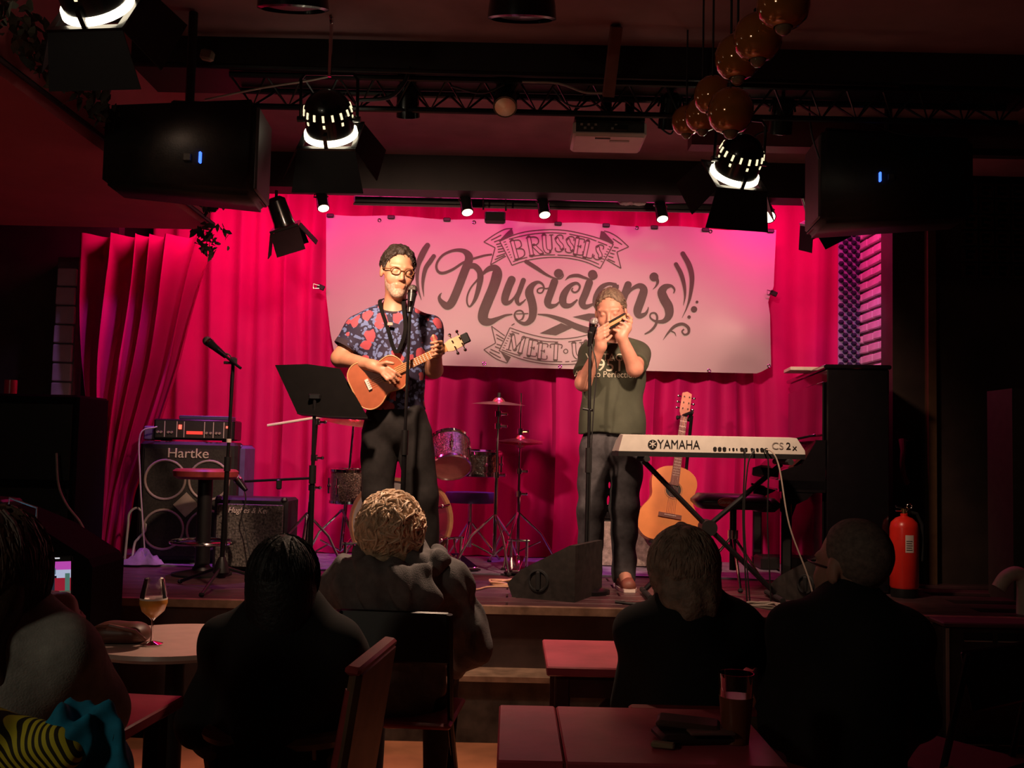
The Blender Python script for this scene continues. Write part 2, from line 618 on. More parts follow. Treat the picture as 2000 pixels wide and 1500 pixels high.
# pierced block screen on the dark wall at the right
blk = M('screen_block', (0.05, 0.03, 0.022), 0.6)
bb = MB()
for dx, dz, sx, sz in ((0, .038, .09, .014), (0, -.038, .09, .014), (.038, 0, .014, .09), (-.038, 0, .014, .09), (0.008, 0, .05, .012), (0.026, -.014, .012, .03)):
    bb.box((dx, 0, dz), (sx, .03, sz))
b0 = bb.build('block', blk, wbr, smooth=False)
o0 = W(1893, 372, 6.37)
b0.location = o0
for r in range(6):
    for c in range(6):
        if r or c:
            share(b0, 'block', (o0.x + c * 0.102, 6.37, o0.z - r * 0.102), None, None, wbr)

# stage: boards, fascia, nosing, step
stg = slab('floor_stage', -3.6, 3.6, SF + 0.03, 7.6, 0, SZ - 0.02, m_fascia)
PW = 0.152
pk = MB().box((0, 0, 0), (1.79, PW - 0.006, 0.02), bev=0.003).build('plank', m_plank, stg, smooth=False)
first = True
for r in range(17):
    for c in range(4):
        x = -2.7 + c * 1.8 + (0.6 if r % 2 else 0)
        if x > 3:
            continue
        p = (x, SF + 0.08 + r * PW, SZ - 0.010)
        if first:
            pk.location = p
            first = False
        else:
            share(pk, 'plank', p, None, None, stg)
slab('trim_7', -3.6, 3.6, SF - 0.02, SF + 0.03, SZ - 0.035, SZ + 0.002, m_nose)
stp = slab('step', -0.62, 0.93, 4.90, SF + 0.03, 0, 0.285, m_step)
slab('trim_8', -0.63, 0.94, 4.88, SF + 0.03, 0.285, 0.31, m_nose)
slab('trim_9', -0.72, -0.66, 4.97, SF + 0.03, 0, 0.3, M('post_pale', (0.30, 0.22, 0.16), 0.6))

# ================================================================ curtains
def curtain_mat(name, col):
    mt = M(name, col, 0.75, var=0.10, scale=3, sheen=0.0, spec=0.25)
    return mt
m_cur = curtain_mat('curtain_red', (0.56, 0.004, 0.145))

def curtain(name, label, left, right, z0, z1, Y, pleats, amp, seed, nz=44, group=None):
    """left(t), right(t): edge x as function of t in 0..1 from floor to top"""
    g = np.random.default_rng(seed)
    nu = pleats * 10
    ph = np.cumsum(g.uniform(0.6, 1.4, pleats + 1))
    ph = (ph - ph[0]) / (ph[-1] - ph[0])
    am = g.uniform(0.45, 1.25, pleats + 1)
    vs, fs = [], []
    for j in range(nz + 1):
        t = j / nz
        xl, xr = left(t), right(t)
        for i in range(nu + 1):
            u = i / nu
            k = np.interp(u, ph, np.arange(pleats + 1)) + 0.10 * math.sin(4 * t + seed + 7 * u)
            a = amp * np.interp(u, ph, am) * (1.0 - 0.25 * t)
            s = math.sin(2 * math.pi * k)
            y = Y - a * (s + 0.25 * math.sin(4 * math.pi * k + 1)) + 0.012 * math.sin(9 * t + 5 * u + seed)
            x = xl + (xr - xl) * u + 0.35 * a * math.cos(2 * math.pi * k) + 0.01 * math.sin(6 * t + k)
            vs.append((x, y, z0 + (z1 - z0) * t))
    for j in range(nz):
        for i in range(nu):
            a = j * (nu + 1) + i
            fs.append((a, a + 1, a + nu + 2, a + nu + 1))
    o = MB().add(vs, fs).build(name, m_cur, ang=80)
    return tag(o, label, 'curtain', group)

XS = lambda px, Y: W(px, 740, Y).x
c_mid = XS(1090, 7.35)
curtain('stage_curtain', 'red stage curtain behind the drum kit and singer with the ukulele', lambda t: XS(285, 7.35), lambda t: c_mid + 0.03, SZ + 0.005, 3.40, 7.38, 15, 0.05, 3)
curtain('stage_curtain', 'red stage curtain behind the acoustic guitar and the piano', lambda t: c_mid - 0.03, lambda t: XS(1652, 7.35) - 0.02, SZ + 0.005, 3.40, 7.30, 10, 0.05, 5)
def lx(t):
    py = 1085 - t * 640
    return XS(np.interp(py, [445, 700, 960, 1085], [146, 165, 196, 178]), 6.8)
def rx(t):
    py = 1085 - t * 640
    return XS(np.interp(py, [445, 700, 960, 1085], [412, 350, 268, 258]), 6.8)
curtain('side_curtain', 'dark red side curtain gathered in at the bottom beside the bass cabinet', lx, rx, SZ + 0.005, 2.75, 6.76, 6, 0.095, 11)
# ================================================================ banner
def Yb(px, py):
    y = 7.08 + 0.010 * math.sin(px / 70.0) * math.sin(py / 60.0 + 1)
    d = math.hypot((px - 1470) / 60.0, (py - 650) / 70.0)
    y -= 0.05 * math.exp(-d * d) * (1 if px < 1500 else .7)
    y += 0.012 * math.exp(-((px - 1265) / 30) ** 2 - ((py - 490) / 14) ** 2)
    return y
bn = thing('stage_banner', 'wide pale vinyl banner with dark script lettering hung before the red curtain', 'banner', W(1075, 728, 7.1))
def bquad(u, v):
    L = np.interp(v, [0, .55, .8, 1], [637, 637, 645, 656])
    Rr = np.interp(v, [0, .42, .52, .62, 1], [1516, 1511, 1500, 1504, 1506])
    x = L + (Rr - L) * u
    top = 418 + 33 * u + 2 * math.sin(u * 30)
    bot = 706 + 24 * u ** 0.8 - (14 * max(0, (u - .97) / .03))
    return x, top + (bot - top) * v
vs, fs = [], []
NU, NV = 90, 34
for side in (0, 1):
    for j in range(NV + 1):
        for i in range(NU + 1):
            x, y = bquad(i / NU, j / NV)
            vs.append(W(x, y, Yb(x, y) + 0.003 * side))
n1 = (NU + 1) * (NV + 1)
for j in range(NV):
    for i in range(NU):
        a = j * (NU + 1) + i
        fs.append((a, a + NU + 1, a + NU + 2, a + 1))
        fs.append((a + n1, a + 1 + n1, a + NU + 2 + n1, a + NU + 1 + n1))
m_vinyl = M('banner_vinyl', (0.43, 0.39, 0.405), 0.42, var=0.04, scale=2)
MB().add(vs, fs).build('sheet', m_vinyl, bn, world=True, ang=80)
m_ink = M('banner_ink', (0.060, 0.042, 0.040), 0.5, var=0.1)

def rA(p): return [(800 + x * .1533, 450 + y * .1533, w * .1533) for x, y, w in p]
def rB(p): return [(920 + x * .2, 430 + y * .2, w * .2) for x, y, w in p]
def rC(p): return [(1060 + x * .23, 420 + y * .23, w * .23) for x, y, w in p]

def ribbon(mb, pts, off=0.004, n=7):
    sp = smoothpath(pts, n) if len(pts) > 2 else [np.array(p, float) for p in pts]
    L = len(sp)
    vs = []
    for i, p in enumerate(sp):
        t = sp[min(i + 1, L - 1)][:2] - sp[max(i - 1, 0)][:2]
        t = t / (np.linalg.norm(t) + 1e-9)
        nn = np.array((-t[1], t[0])) * max(p[2], 0.6) / 2
        for q in (p[:2] + nn, p[:2] - nn):
            vs.append(W(q[0], q[1], Yb(p[0], p[1]) - off))
    mb.add(vs, [(2 * i, 2 * i + 1, 2 * i + 3, 2 * i + 2) for i in range(L - 1)])
    for p in (sp[0], sp[-1]):
        if p[2] > 5:
            disc(mb, p[0], p[1], p[2] / 2, off)
def disc(mb, x, y, r, off=0.004):
    mb.add([W(x + r * math.cos(a), y + r * math.sin(a), Yb(x, y) - off) for a in np.linspace(0, 2 * math.pi, 20, False)], [tuple(range(20))])
def poly(mb, pts, off=0.004):
    mb.add([W(x, y, Yb(x, y) - off) for x, y, *_ in pts], [tuple(range(len(pts)))])

SCRIPT = []
def nb_():
    SCRIPT.append(MB())
    return SCRIPT[-1]
ribbon(nb_(), rA([(1050, 305, 22), (950, 320, 26), (810, 360, 28), (690, 405, 28), (560, 490, 32), (450, 538, 36), (380, 535, 36), (342, 480, 30), (355, 400, 28), (430, 310, 30), (560, 255, 36), (680, 258, 55), (748, 315, 95), (752, 390, 105), (700, 520, 105), (640, 680, 105), (575, 840, 105), (525, 935, 105), (470, 960, 95), (405, 910, 65), (378, 860, 40), (388, 820, 22), (410, 795, 6)]))
ribbon(nb_(), rA([(770, 455, 60), (830, 455, 75), (890, 520, 75), (902, 600, 78), (885, 710, 66), (845, 850, 50), (800, 935, 30), (760, 970, 20), (732, 920, 20), (737, 830, 20), (780, 730, 20), (850, 645, 22), (930, 555, 34), (1010, 490, 66), (1090, 480, 90), (1115, 560, 130), (1070, 720, 130), (1000, 890, 130), (940, 1050, 130), (945, 1140, 125), (1020, 1165, 90), (1120, 1125, 50), (1220, 1083, 30), (1310, 1068, 16)]))
ribbon(nb_(), rA([(1300, 628, 100), (1260, 720, 100), (1217, 850, 96), (1220, 915, 80), (1275, 915, 45), (1330, 860, 26), (1370, 790, 16)]))
ribbon(nb_(), rA([(1450, 635, 62), (1405, 760, 62), (1365, 875, 56), (1392, 940, 40), (1440, 915, 24), (1482, 875, 12)]))
ribbon(nb_(), rB([(770, 660, 14), (730, 668, 14), (690, 660, 14), (652, 675, 14), (652, 705, 14), (690, 708, 14), (712, 665, 16), (695, 622, 20), (650, 605, 30), (595, 640, 55), (568, 705, 82), (592, 790, 80), (606, 880, 78), (590, 965, 66), (530, 1010, 40), (460, 985, 24), (425, 930, 18), (445, 890, 16), (490, 885, 16), (515, 920, 16), (500, 965, 16), (470, 978, 5)]))
ribbon(nb_(), rB([(815, 600, 72), (780, 700, 72), (748, 795, 70), (772, 838, 54), (830, 828, 28), (872, 788, 12)]))
ribbon(nb_(), rB([(995, 660, 10), (985, 685, 16), (1010, 705, 18), (1045, 690, 18), (1063, 645, 20), (1030, 615, 28), (970, 640, 44), (915, 710, 66), (895, 780, 72), (915, 830, 60), (975, 830, 38), (1040, 775, 14)]))
ribbon(nb_(), rB([(1155, 610, 72), (1120, 710, 72), (1085, 800, 70), (1112, 845, 54), (1180, 825, 26), (1232, 785, 12)]))
ribbon(nb_(), rB([(1410, 628, 30), (1340, 622, 34), (1270, 660, 50), (1225, 750, 64), (1225, 830, 60), (1290, 830, 36), (1370, 720, 20), (1415, 640, 60), (1380, 740, 66), (1355, 830, 60), (1400, 850, 40), (1460, 790, 14)]))
ribbon(nb_(), rC([(725, 592, 62), (690, 690, 64), (655, 790, 64), (630, 880, 62)]))
ribbon(nb_(), rC([(690, 720, 14), (750, 635, 26), (820, 600, 44), (858, 635, 66), (835, 720, 74), (805, 810, 70), (820, 855, 50), (870, 840, 30), (892, 805, 14), (897, 780, 5)]))
disc(nb_(), *rC([(945, 525, 0)])[0][:2], 38 * .23)
ribbon(nb_(), rC([(965, 535, 34), (976, 570, 24), (960, 605, 13), (934, 632, 3)]))
ribbon(nb_(), rC([(1112, 665, 8), (1119, 632, 16), (1092, 602, 24), (1040, 612, 54), (1012, 655, 74), (1032, 715, 80), (1068, 780, 80), (1072, 850, 66), (1030, 900, 40), (960, 902, 22), (915, 872, 14), (918, 838, 14), (952, 832, 16), (972, 865, 18), (960, 930, 22), (920, 980, 20), (865, 1012, 10)]))
ribbon(nb_(), rB([(540, 405, 40), (640, 468, 38), (730, 528, 26), (810, 565, 16), (870, 572, 12), (900, 548, 10), (898, 520, 10)]))
disc(nb_(), 920 + 855 * .2, 430 + 520 * .2, 45 * .2)
ribbon(nb_(), rB([(918, 588, 3), (965, 550, 26), (1040, 540, 34), (1110, 562, 26), (1180, 580, 14), (1225, 560, 12), (1232, 530, 10)]))
disc(nb_(), 920 + 1187 * .2, 430 + 530 * .2, 45 * .2)
ribbon(nb_(), rB([(650, 918, 10), (760, 932, 28), (900, 978, 48), (1020, 1035, 60), (1160, 1080, 60), (1310, 1100, 40), (1450, 1060, 20)]))
poly(nb_(), rB([(670, 1105, 0), (880, 1005, 0), (990, 1050, 0), (830, 1125, 0)]))
poly(nb_(), rB([(990, 945, 0), (1150, 910, 0), (1260, 915, 0), (1200, 1000, 0)]))
ribbon(nb_(), rB([(440, 915, 10), (560, 911, 10)]))
ribbon(nb_(), rA([(228, 190, 66), (190, 250, 78), (145, 340, 78), (105, 450, 62), (95, 600, 42), (110, 750, 30), (150, 885, 6)]))
ribbon(nb_(), rA([(308, 328, 54), (262, 395, 60), (205, 480, 56), (175, 600, 46), (168, 720, 28), (182, 845, 4)]))
ribbon(nb_(), rA([(330, 1190, 22), (372, 1255, 16), (412, 1306, 3)]))
ribbon(nb_(), rC([(1190, 328, 40), (1245, 430, 46), (1268, 540, 40), (1252, 690, 26), (1222, 790, 12), (1184, 872, 3)]))
ribbon(nb_(), rC([(1132, 418, 36), (1175, 500, 38), (1202, 600, 30), (1208, 690, 16), (1195, 768, 3)]))
for x, y, r in ((1310, 738, 12), (1285, 800, 27), (1243, 866, 15)):
    disc(nb_(), 1060 + x * .23, 420 + y * .23, r * .23)
ribbon(nb_(), rC([(1022, 1060, 2), (1065, 1000, 16), (1120, 945, 26), (1185, 925, 26), (1235, 955, 26), (1238, 1000, 20), (1205, 1015, 16), (1183, 990, 14), (1200, 968, 14)]))
ribbon(nb_(), rC([(1090, 985, 12), (1120, 1000, 10), (1132, 1028, 3)]))
for b in SCRIPT:
    b.build('script_stroke', m_ink, bn, smooth=False, world=True)

# the two scrolls with their hollow capitals
GLY = {
 'B': ([[(.2, 0), (.2, 1)]], [[(.0, 0), (.55, 0), (.85, .12), (.85, .4), (.5, .52), (.3, .52)], [(.0, 1), (.5, 1), (.78, .9), (.78, .62), (.5, .52)]]),
 'R': ([[(.2, 0), (.2, 1)], [(.45, .5), (.9, 0)]], [[(.0, 1), (.5, 1), (.8, .88), (.8, .62), (.5, .5), (.3, .5)], [(0, 0), (.42, 0)], [(.75, 0), (1, 0)]]),
 'U': ([[(.2, 1), (.2, .3), (.35, .05), (.55, .02)]], [[(.55, .02), (.78, .15), (.82, .4), (.82, 1)], [(0, 1), (.42, 1)], [(.65, 1), (1, 1)]]),
 'S': ([[(.25, .78), (.4, .58), (.7, .38), (.78, .2)]], [[(.85, .75), (.82, .95), (.5, 1.0), (.22, .9), (.22, .72)], [(.12, .25), (.15, .06), (.5, 0), (.78, .08), (.8, .25)]]),
 'E': ([[(.2, 0), (.2, 1)]], [[(0, 0), (.85, 0), (.88, .25)], [(0, 1), (.82, 1), (.85, .78)], [(.25, .52), (.6, .52)], [(.6, .42), (.6, .62)]]),
 'L': ([[(.2, 0), (.2, 1)]], [[(0, 0), (.85, 0), (.9, .3)], [(0, 1), (.42, 1)]]),
 'M': ([[(.18, 1), (.5, .15)], [(.85, 0), (.85, 1)]], [[(.15, 0), (.15, 1)], [(.5, .15), (.85, 1)], [(0, 0), (.32, 0)], [(.68, 0), (1, 0)], [(0, 1), (.25, 1)], [(.8, 1), (1, 1)]]),
 'T': ([[(.5, 0), (.5, 1)]], [[(.05, .75), (.05, 1), (.95, 1), (.95, .75)], [(.3, 0), (.7, 0)]]),
 'P': ([[(.2, 0), (.2, 1)]], [[(0, 1), (.5, 1), (.85, .88), (.85, .6), (.5, .45), (.3, .45)], [(0, 0), (.42, 0)]]),
}
def glyph(ch, cx, cy, w, h, rot):
    c, s = math.cos(R(rot)), math.sin(R(rot))
    def tr(p, wd):
        x, y = (p[0] - .5) * w, (.5 - p[1]) * h
        return (cx + x * c - y * s, cy + x * s + y * c, wd)
    st, th = GLY[ch]
    dk, lt = MB(), MB()
    for p in st:
        ribbon(dk, rB([tr(q, 42) for q in p]), 0.004)
        ribbon(lt, rB([tr(q, 25) for q in p]), 0.0055)
    for p in th:
        ribbon(dk, rB([tr(q, 10) for q in p]), 0.006, 3)
    o = dk.build('capital_letter', m_ink, bn, smooth=False, world=True)
    lt.build('letter_inlay', m_vinyl, o, smooth=False, world=True)
for ch, x, y, w, h, r in (('B', 462, 280, 130, 180, -15), ('R', 620, 248, 140, 175, -10), ('U', 752, 228, 115, 165, -4), ('S', 862, 226, 100, 165, 0), ('S', 966, 238, 100, 160, 6),
                          ('E', 1060, 258, 105, 155, 9), ('L', 1155, 288, 105, 155, 12), ('S', 1248, 312, 95, 150, 15),
                          ('M', 440, 1208, 165, 150, 14), ('E', 605, 1250, 105, 150, 9), ('E', 705, 1280, 105, 150, 6), ('T', 828, 1288, 115, 150, 3), ('U', 1045, 1270, 120, 145, -5), ('P', 1165, 1250, 110, 140, -9)):
    glyph(ch, x, y, w, h, r)
dk = MB()
a_ = np.linspace(0, 2 * math.pi, 15)
ribbon(dk, rB([(925 + 20 * math.cos(t), 1280 + 20 * math.sin(t), 9) for t in a_]))
def line(pts, w=9):
    ribbon(dk, rB([(x, y, w) for x, y in pts]), 0.004, 5)
for L_ in ([(280, 205), (420, 143), (560, 108), (760, 92), (940, 102), (1120, 140), (1290, 190), (1390, 235)], [(1390, 235), (1262, 470)],
           [(1262, 470), (1120, 408), (960, 372), (800, 362), (640, 375), (500, 405), (400, 440)], [(400, 440), (280, 205)],
           [(370, 185), (560, 140), (760, 122), (930, 130)], [(960, 135), (1130, 170), (1225, 203)], [(1240, 210), (1330, 245)],
           [(410, 405), (480, 380), (550, 362)], [(570, 355), (700, 340), (820, 338)], [(845, 340), (1000, 352), (1150, 390), (1250, 430)],
           [(405, 80), (330, 88), (230, 140), (125, 212)], [(125, 212), (235, 268)], [(235, 268), (190, 435)], [(190, 435), (340, 350)],
           [(1300, 105), (1360, 122), (1440, 170), (1540, 260)], [(1540, 260), (1425, 310)], [(1425, 310), (1465, 470)], [(1465, 470), (1320, 385)],
           [(380, 1050), (540, 1105), (740, 1150), (900, 1158), (1050, 1140), (1180, 1105), (1330, 1040)], [(380, 1050), (275, 1275)], [(1330, 1040), (1420, 1270)],
           [(275, 1275), (500, 1360), (700, 1400), (900, 1410), (1100, 1395), (1250, 1350), (1420, 1270)],
           [(395, 1085), (470, 1110)], [(530, 1140), (700, 1180), (850, 1190)], [(950, 1188), (1080, 1170)], [(300, 1265), (400, 1300), (480, 1325)], [(510, 1340), (700, 1375), (890, 1382)], [(920, 1382), (960, 1380)], [(980, 1380), (1100, 1362)],
           [(200, 1035), (240, 1200)], [(240, 1200), (125, 1265)], [(125, 1265), (240, 1350), (350, 1395)], [(200, 1035), (330, 1130)], [(350, 1395), (385, 1335)],
           [(1540, 1010), (1470, 1180)], [(1470, 1180), (1570, 1240)], [(1570, 1240), (1400, 1370)]):
    line(L_)
for p, q in (((195, 195), (295, 145)), ((225, 212), (285, 190)), ((245, 237), (292, 226)), ((255, 260), (302, 250)), ((262, 285), (312, 276)), ((262, 312), (322, 300)), ((248, 355), (332, 325)), ((232, 385), (330, 342)),
             ((1385, 180), (1475, 238)), ((1395, 262), (1440, 272)), ((1375, 293), (1412, 302)), ((1358, 320), (1400, 332)), ((1342, 350), (1390, 366)), ((1335, 378), (1405, 410)),
             ((245, 1115), (320, 1160)), ((250, 1150), (310, 1180)), ((250, 1210), (300, 1225)), ((235, 1235), (290, 1255)), ((190, 1260), (280, 1300)), ((180, 1285), (290, 1345)), ((425, 1010), (395, 1028))):
    line([p, q], 10)
for k in range(7):
    line([(315 + k * 12, 215 + k * 25), (340 + k * 10, 208 + k * 25)], 7)
    line([(1345 - k * 13, 255 + k * 24), (1365 - k * 13, 262 + k * 24)], 7)
    line([(375 - k * 11, 1105 + k * 23), (395 - k * 11, 1112 + k * 23)], 7)
poly(dk, rB([(268, 205, 0), (360, 110, 0), (398, 80, 0), (415, 135, 0), (300, 190, 0)]))
poly(dk, rB([(1268, 105, 0), (1300, 112, 0), (1395, 215, 0), (1385, 232, 0), (1255, 180, 0)]))
poly(dk, rB([(290, 1285, 0), (385, 1335, 0), (355, 1390, 0)]))
o = dk.build('scroll_outline', m_ink, bn, smooth=False, world=True)
o['kind'] = 'stuff'
# binder clips and eyelets
for x, y in ((645, 421), (764, 424), (873, 429), (1090, 437), (1184, 440), (1278, 444), (1378, 449), (1505, 451)):
    c = W(x, y, Yb(x, y) - 0.006)
    q = MB().box(c, (0.05, 0.018, 0.026), bev=0.004)
    o = q.build('binder_clip', m_black, bn, smooth=False, world=True)
for x, y in ((627, 561), (1511, 573)):
    c = W(x, y, 7.06)
    o = MB().box(c, (0.05, 0.02, 0.034), (0, 0.4, 0), bev=0.004).build('binder_clip', m_black, bn, smooth=False, world=True)
    MB().tube([c + Vector((-.01, -.012, .01)), c + Vector((-.05, -.02, .02)), c + Vector((-.05, -.02, -.012)), c + Vector((-.01, -.012, -.01))], 0.003, 5).build('wire_handle', m_chrome, o, world=True)
for x, y in ((741, 430), (926, 434), (1244, 445), (1388, 452), (946, 710), (1094, 716), (1385, 724), (1502, 715)):
    MB().torus(W(x, y, Yb(x, y) - 0.004), (0, 1, 0), 0.010, 0.0035, 14, 5).build('eyelet', m_chrome, bn, world=True)
# ================================================================ things on the stage
def G(px, py, z):
    """world point on the horizontal plane z seen at pixel (px, py)"""
    d = FW + RT * ((px - 1000) / FPX) + UP * ((750 - py) / FPX)
    return CAM + d * ((z - CAM.z) / d.z)
def bw(mb, name, mat, par, **k):
    return mb.build(name, mat, par, world=True, **k)
def onstage(px, Y, z=SZ):
    return Vector((W(px, 1000, Y).x, Y, z))
def lerp(a, b, t):
    return Vector(a) * (1 - t) + Vector(b) * t

m_tolex = M('tolex', (0.013, 0.012, 0.013), 0.6, var=0.3, scale=60, bump=0.15, bscale=250)
m_grille = M('grille_black', (0.03, 0.026, 0.022), 0.7, var=0.4, scale=90)
m_ring = M('ring_grey', (0.36, 0.29, 0.24), 0.45, var=0.1)
m_cone = M('cone', (0.035, 0.028, 0.024), 0.6, var=0.2)
m_logo = M('logo_pale', (0.75, 0.62, 0.56), 0.4, var=0.05)
m_red = M('red_led', (0.5, 0.02, 0.02), 0.4, emit=(1, 0.08, 0.05), estr=3.0, var=0)
m_blue = M('blue_led', (0.02, 0.06, 0.5), 0.4, emit=(0.05, 0.16, 1), estr=2.2, var=0)
m_matt = M('desk_matt', (.006, .005, .006), .9, spec=.1)
m_rub = M('rubber', (0.01, 0.01, 0.01), 0.8, var=0.1)

# rug on the back half of the stage
vs, fs = [], []
for j in range(9):
    for i in range(31):
        x, y = -2.72 + 4.5 * i / 30, 6.34 + 0.92 * j / 8
        vs.append((x, y + (0.03 * math.sin(i * 1.7) if j == 0 else 0), SZ + 0.010 + 0.003 * math.sin(i * 2.1 + j * 1.3)))
for j in range(8):
    for i in range(30):
        a = j * 31 + i
        fs.append((a, a + 1, a + 32, a + 31))
n0 = len(vs)
vs += [(x, y, SZ + 0.001) for x, y, z_ in vs]
fs += [(i, i + n0, i + 1 + n0, i + 1) for i in range(30)]
tag(MB().add(vs, fs).build('stage_rug', M('rug_grey', (0.22, 0.19, 0.26), 0.9, var=0.3, scale=14, bump=0.3, bscale=120)), 'thin grey stage rug under the drum kit and amplifiers', 'rug')

# ---- bass cabinet and amplifier head
bc0 = onstage(364, 6.48)
bcab = thing('bass_cabinet', 'tall black bass speaker cabinet with four round speakers', 'speaker', bc0, R(7))
cw, ch_, cd_ = 0.60, 0.76, 0.30
MB().box((0, cd_ / 2, ch_ / 2 + .01), (cw, cd_, ch_), bev=0.02).build('body', m_tolex, bcab)
MB().box((0.0, -0.008, ch_ / 2 + .01), (cw - .07, 0.02, ch_ - .09)).build('grille', m_grille, bcab, smooth=False)
for sx in (-1, 1):
    for sz in (0, 1):
        c = (sx * 0.133, -0.022, 0.22 + sz * 0.31)
        sp = MB().lathe([(0.118, 0.0), (0.10, 0.02), (0.04, 0.05), (0.001, 0.04)], c, (0, 1, 0), 28, cap=False).build('speaker', m_cone, bcab)
        MB().torus(c, (0, 1, 0), 0.122, 0.008, 32, 8).build('speaker_rim', m_ring, sp)
        MB().ball((c[0], c[1] + .03, c[2]), 0.035, 12, (1, .5, 1)).build('dust_cap', m_cone, sp)
MB().box((0, -0.022, 0.375), (0.11, 0.012, 0.11), (0, R(45), 0)).build('centre_plate', m_ring, bcab, smooth=False)
text_obj('logo', 'Hartke', 0.086, m_logo, bcab, chain(bcab) @ Vector((0, -0.024, 0.695)), (math.cos(R(7)), math.sin(R(7)), 0), (0, 0, 1), 1.05, 0.003)
hd = thing('bass_amplifier', 'flat black bass amplifier head with red display on the bass cabinet', 'amplifier', bc0 + Vector((0, 0, ch_ + .012)), R(7))
MB().box((0.02, 0.2, 0.075), (0.50, 0.32, 0.13), bev=0.008).build('body', m_blackm, hd)
MB().box((0.02, 0.034, 0.075), (0.47, 0.012, 0.105)).build('front_panel', M('panel_dark', (0.03, 0.022, 0.022), 0.4), hd, smooth=False)
for x in (-0.16, -.085, -.04, .085, .14, .205):
    MB().box((x, 0.026, 0.075), (0.004, 0.006, 0.10)).build('divider', m_logo, hd, smooth=False)
MB().box((0.025, 0.024, 0.055), (0.10, 0.006, 0.02)).build('display', M('red_display', (0.3, .02, .02), 0.4, emit=(1, 0.06, 0.04), estr=0.9), hd, smooth=False)
MB().box((-0.065, 0.024, 0.09), (0.018, 0.008, 0.028)).build('power_light', m_red, hd, smooth=False)
MB().box((0.225, 0.024, 0.095), (0.014, 0.008, 0.014)).build('power_light', m_red, hd, smooth=False)
for k, x in enumerate((-.2, -.18, -.135, -.115, .1, .125, .16, .18)):
    MB().cyl((x, 0.028, 0.055), (x, 0.012, 0.055), 0.008, n=10).build('knob', m_ring, hd)
for x in (-.18, .2):
    MB().box((x, 0.2, 0.006), (0.03, 0.2, 0.012)).build('foot', m_rub, hd, smooth=False)
o = MB().box(bc0 + Vector((0.06, 0.17, ch_ + .165)), (0.32, 0.2, 0.025), (0, 0, R(5)), bev=0.004).build('equipment_case', M('case_purple', (0.06, 0.05, 0.12), 0.5))
tag(o, 'slim dark case lying on the bass amplifier head', 'case')
o = MB().box(bc0 + Vector((-.27, 0.12, ch_ + .06)), (0.10, 0.13, 0.09), (0, 0, R(9)), bev=0.008).build('effect_box', M('box_violet', (0.16, 0.11, 0.24), 0.4))
tag(o, 'small purple lit box beside the bass amplifier head', 'box')
cable('amp_cable', [bc0 + Vector((-.2, -.02, ch_ + .10)), bc0 + Vector((-.29, -.06, ch_ + .05)), bc0 + Vector((-.27, -.09, ch_ - .2)), bc0 + Vector((-.24, -.10, .3)), bc0 + Vector((-.2, -.12, .02))], 0.005, m_cablew, 'grey cable hanging down the front of the bass cabinet')
o = MB().box(onstage(468, 6.68) + Vector((0, .1, 0.385)), (0.055, 0.3, 0.74), bev=0.022).build('instrument_case', M('case_blue', (0.10, 0.07, 0.22), 0.5))
tag(o, 'narrow blue case standing upright beside the bass cabinet', 'case')

# ---- small combo amplifier with mic in front
ca0 = onstage(489, 6.2)
cmb = thing('combo_amplifier', 'square combo amplifier with grey speckled grille and script logo', 'amplifier', ca0, R(-3))
MB().box((0, 0.13, 0.225), (0.45, 0.26, 0.43), bev=0.015).build('body', m_tolex, cmb)
mg = M('grille_speckle', (0.10, 0.085, 0.075), 0.5, var=0.9, scale=75, bump=0.4, bscale=90)
MB().box((0, -0.006, 0.215), (0.405, 0.016, 0.375), bev=0.004).build('grille', mg, cmb)
for x in (-.2, .2):
    for zz in (.02, .43):
        MB().ball((x, 0.012, zz), 0.022, 8).build('corner', m_black, cmb)
text_obj('logo', 'Hughes & Kettner', 0.05, m_logo, cmb, chain(cmb) @ Vector((0.03, -0.016, 0.365)), (1, 0, 0), (0.25, 0, 1), 0.85, 0.002)
MB().torus((0.0, 0.13, 0.44), (0, 1, 0), 0.05, 0.006, 12, 6, 0, math.pi).build('handle', m_rub, cmb)

# ---- microphones and stands
m_mesh = M('mic_mesh', (0.35, 0.33, 0.34), 0.3, metal=0.9, var=0.5, scale=300, bump=0.5, bscale=400)
m_meshd = M('mic_mesh_dark', (0.10, 0.085, 0.08), 0.35, metal=0.7, var=0.5, scale=300, bump=0.5, bscale=400)
def microphone(label, head, tail, mm, group=None, r=0.026, ml=0.17):
    head, tail = Vector(head), Vector(tail)
    a = (tail - head).normalized()
    t = thing('microphone', label, 'microphone', tail, group=group)
    bw(MB().ball(head, r, 14, (1, 1, 1)), 'grille', mm, t)
    bw(MB().cyl(head + a * 0.012, head + a * 0.026, r * 1.02, r * .98, 16), 'collar', m_chrome, t)
    bw(MB().lathe([(r * .9, 0.026), (r * .75, 0.06), (r * .5, ml)], head, a, 14), 'handle', m_blackm, t)
    return t
def tripod(par, hub, r, n=3, a0=0.3, mat=m_blackm, legr=0.009, dz=None, foot=True):
    hub = Vector(hub)
    for k in range(n):
        an = a0 + k * 2 * math.pi / n
        e = Vector((hub.x + r * math.cos(an), hub.y + r * math.sin(an), SZ + 0.016))
        lg = bw(MB().tube([hub, lerp(hub, e, .5), e], legr, 8), 'leg', mat, par)
        if foot:
            bw(MB().ball(e, legr * 1.7, 8, (1, 1, .85)), 'rubber_foot', m_rub, lg)

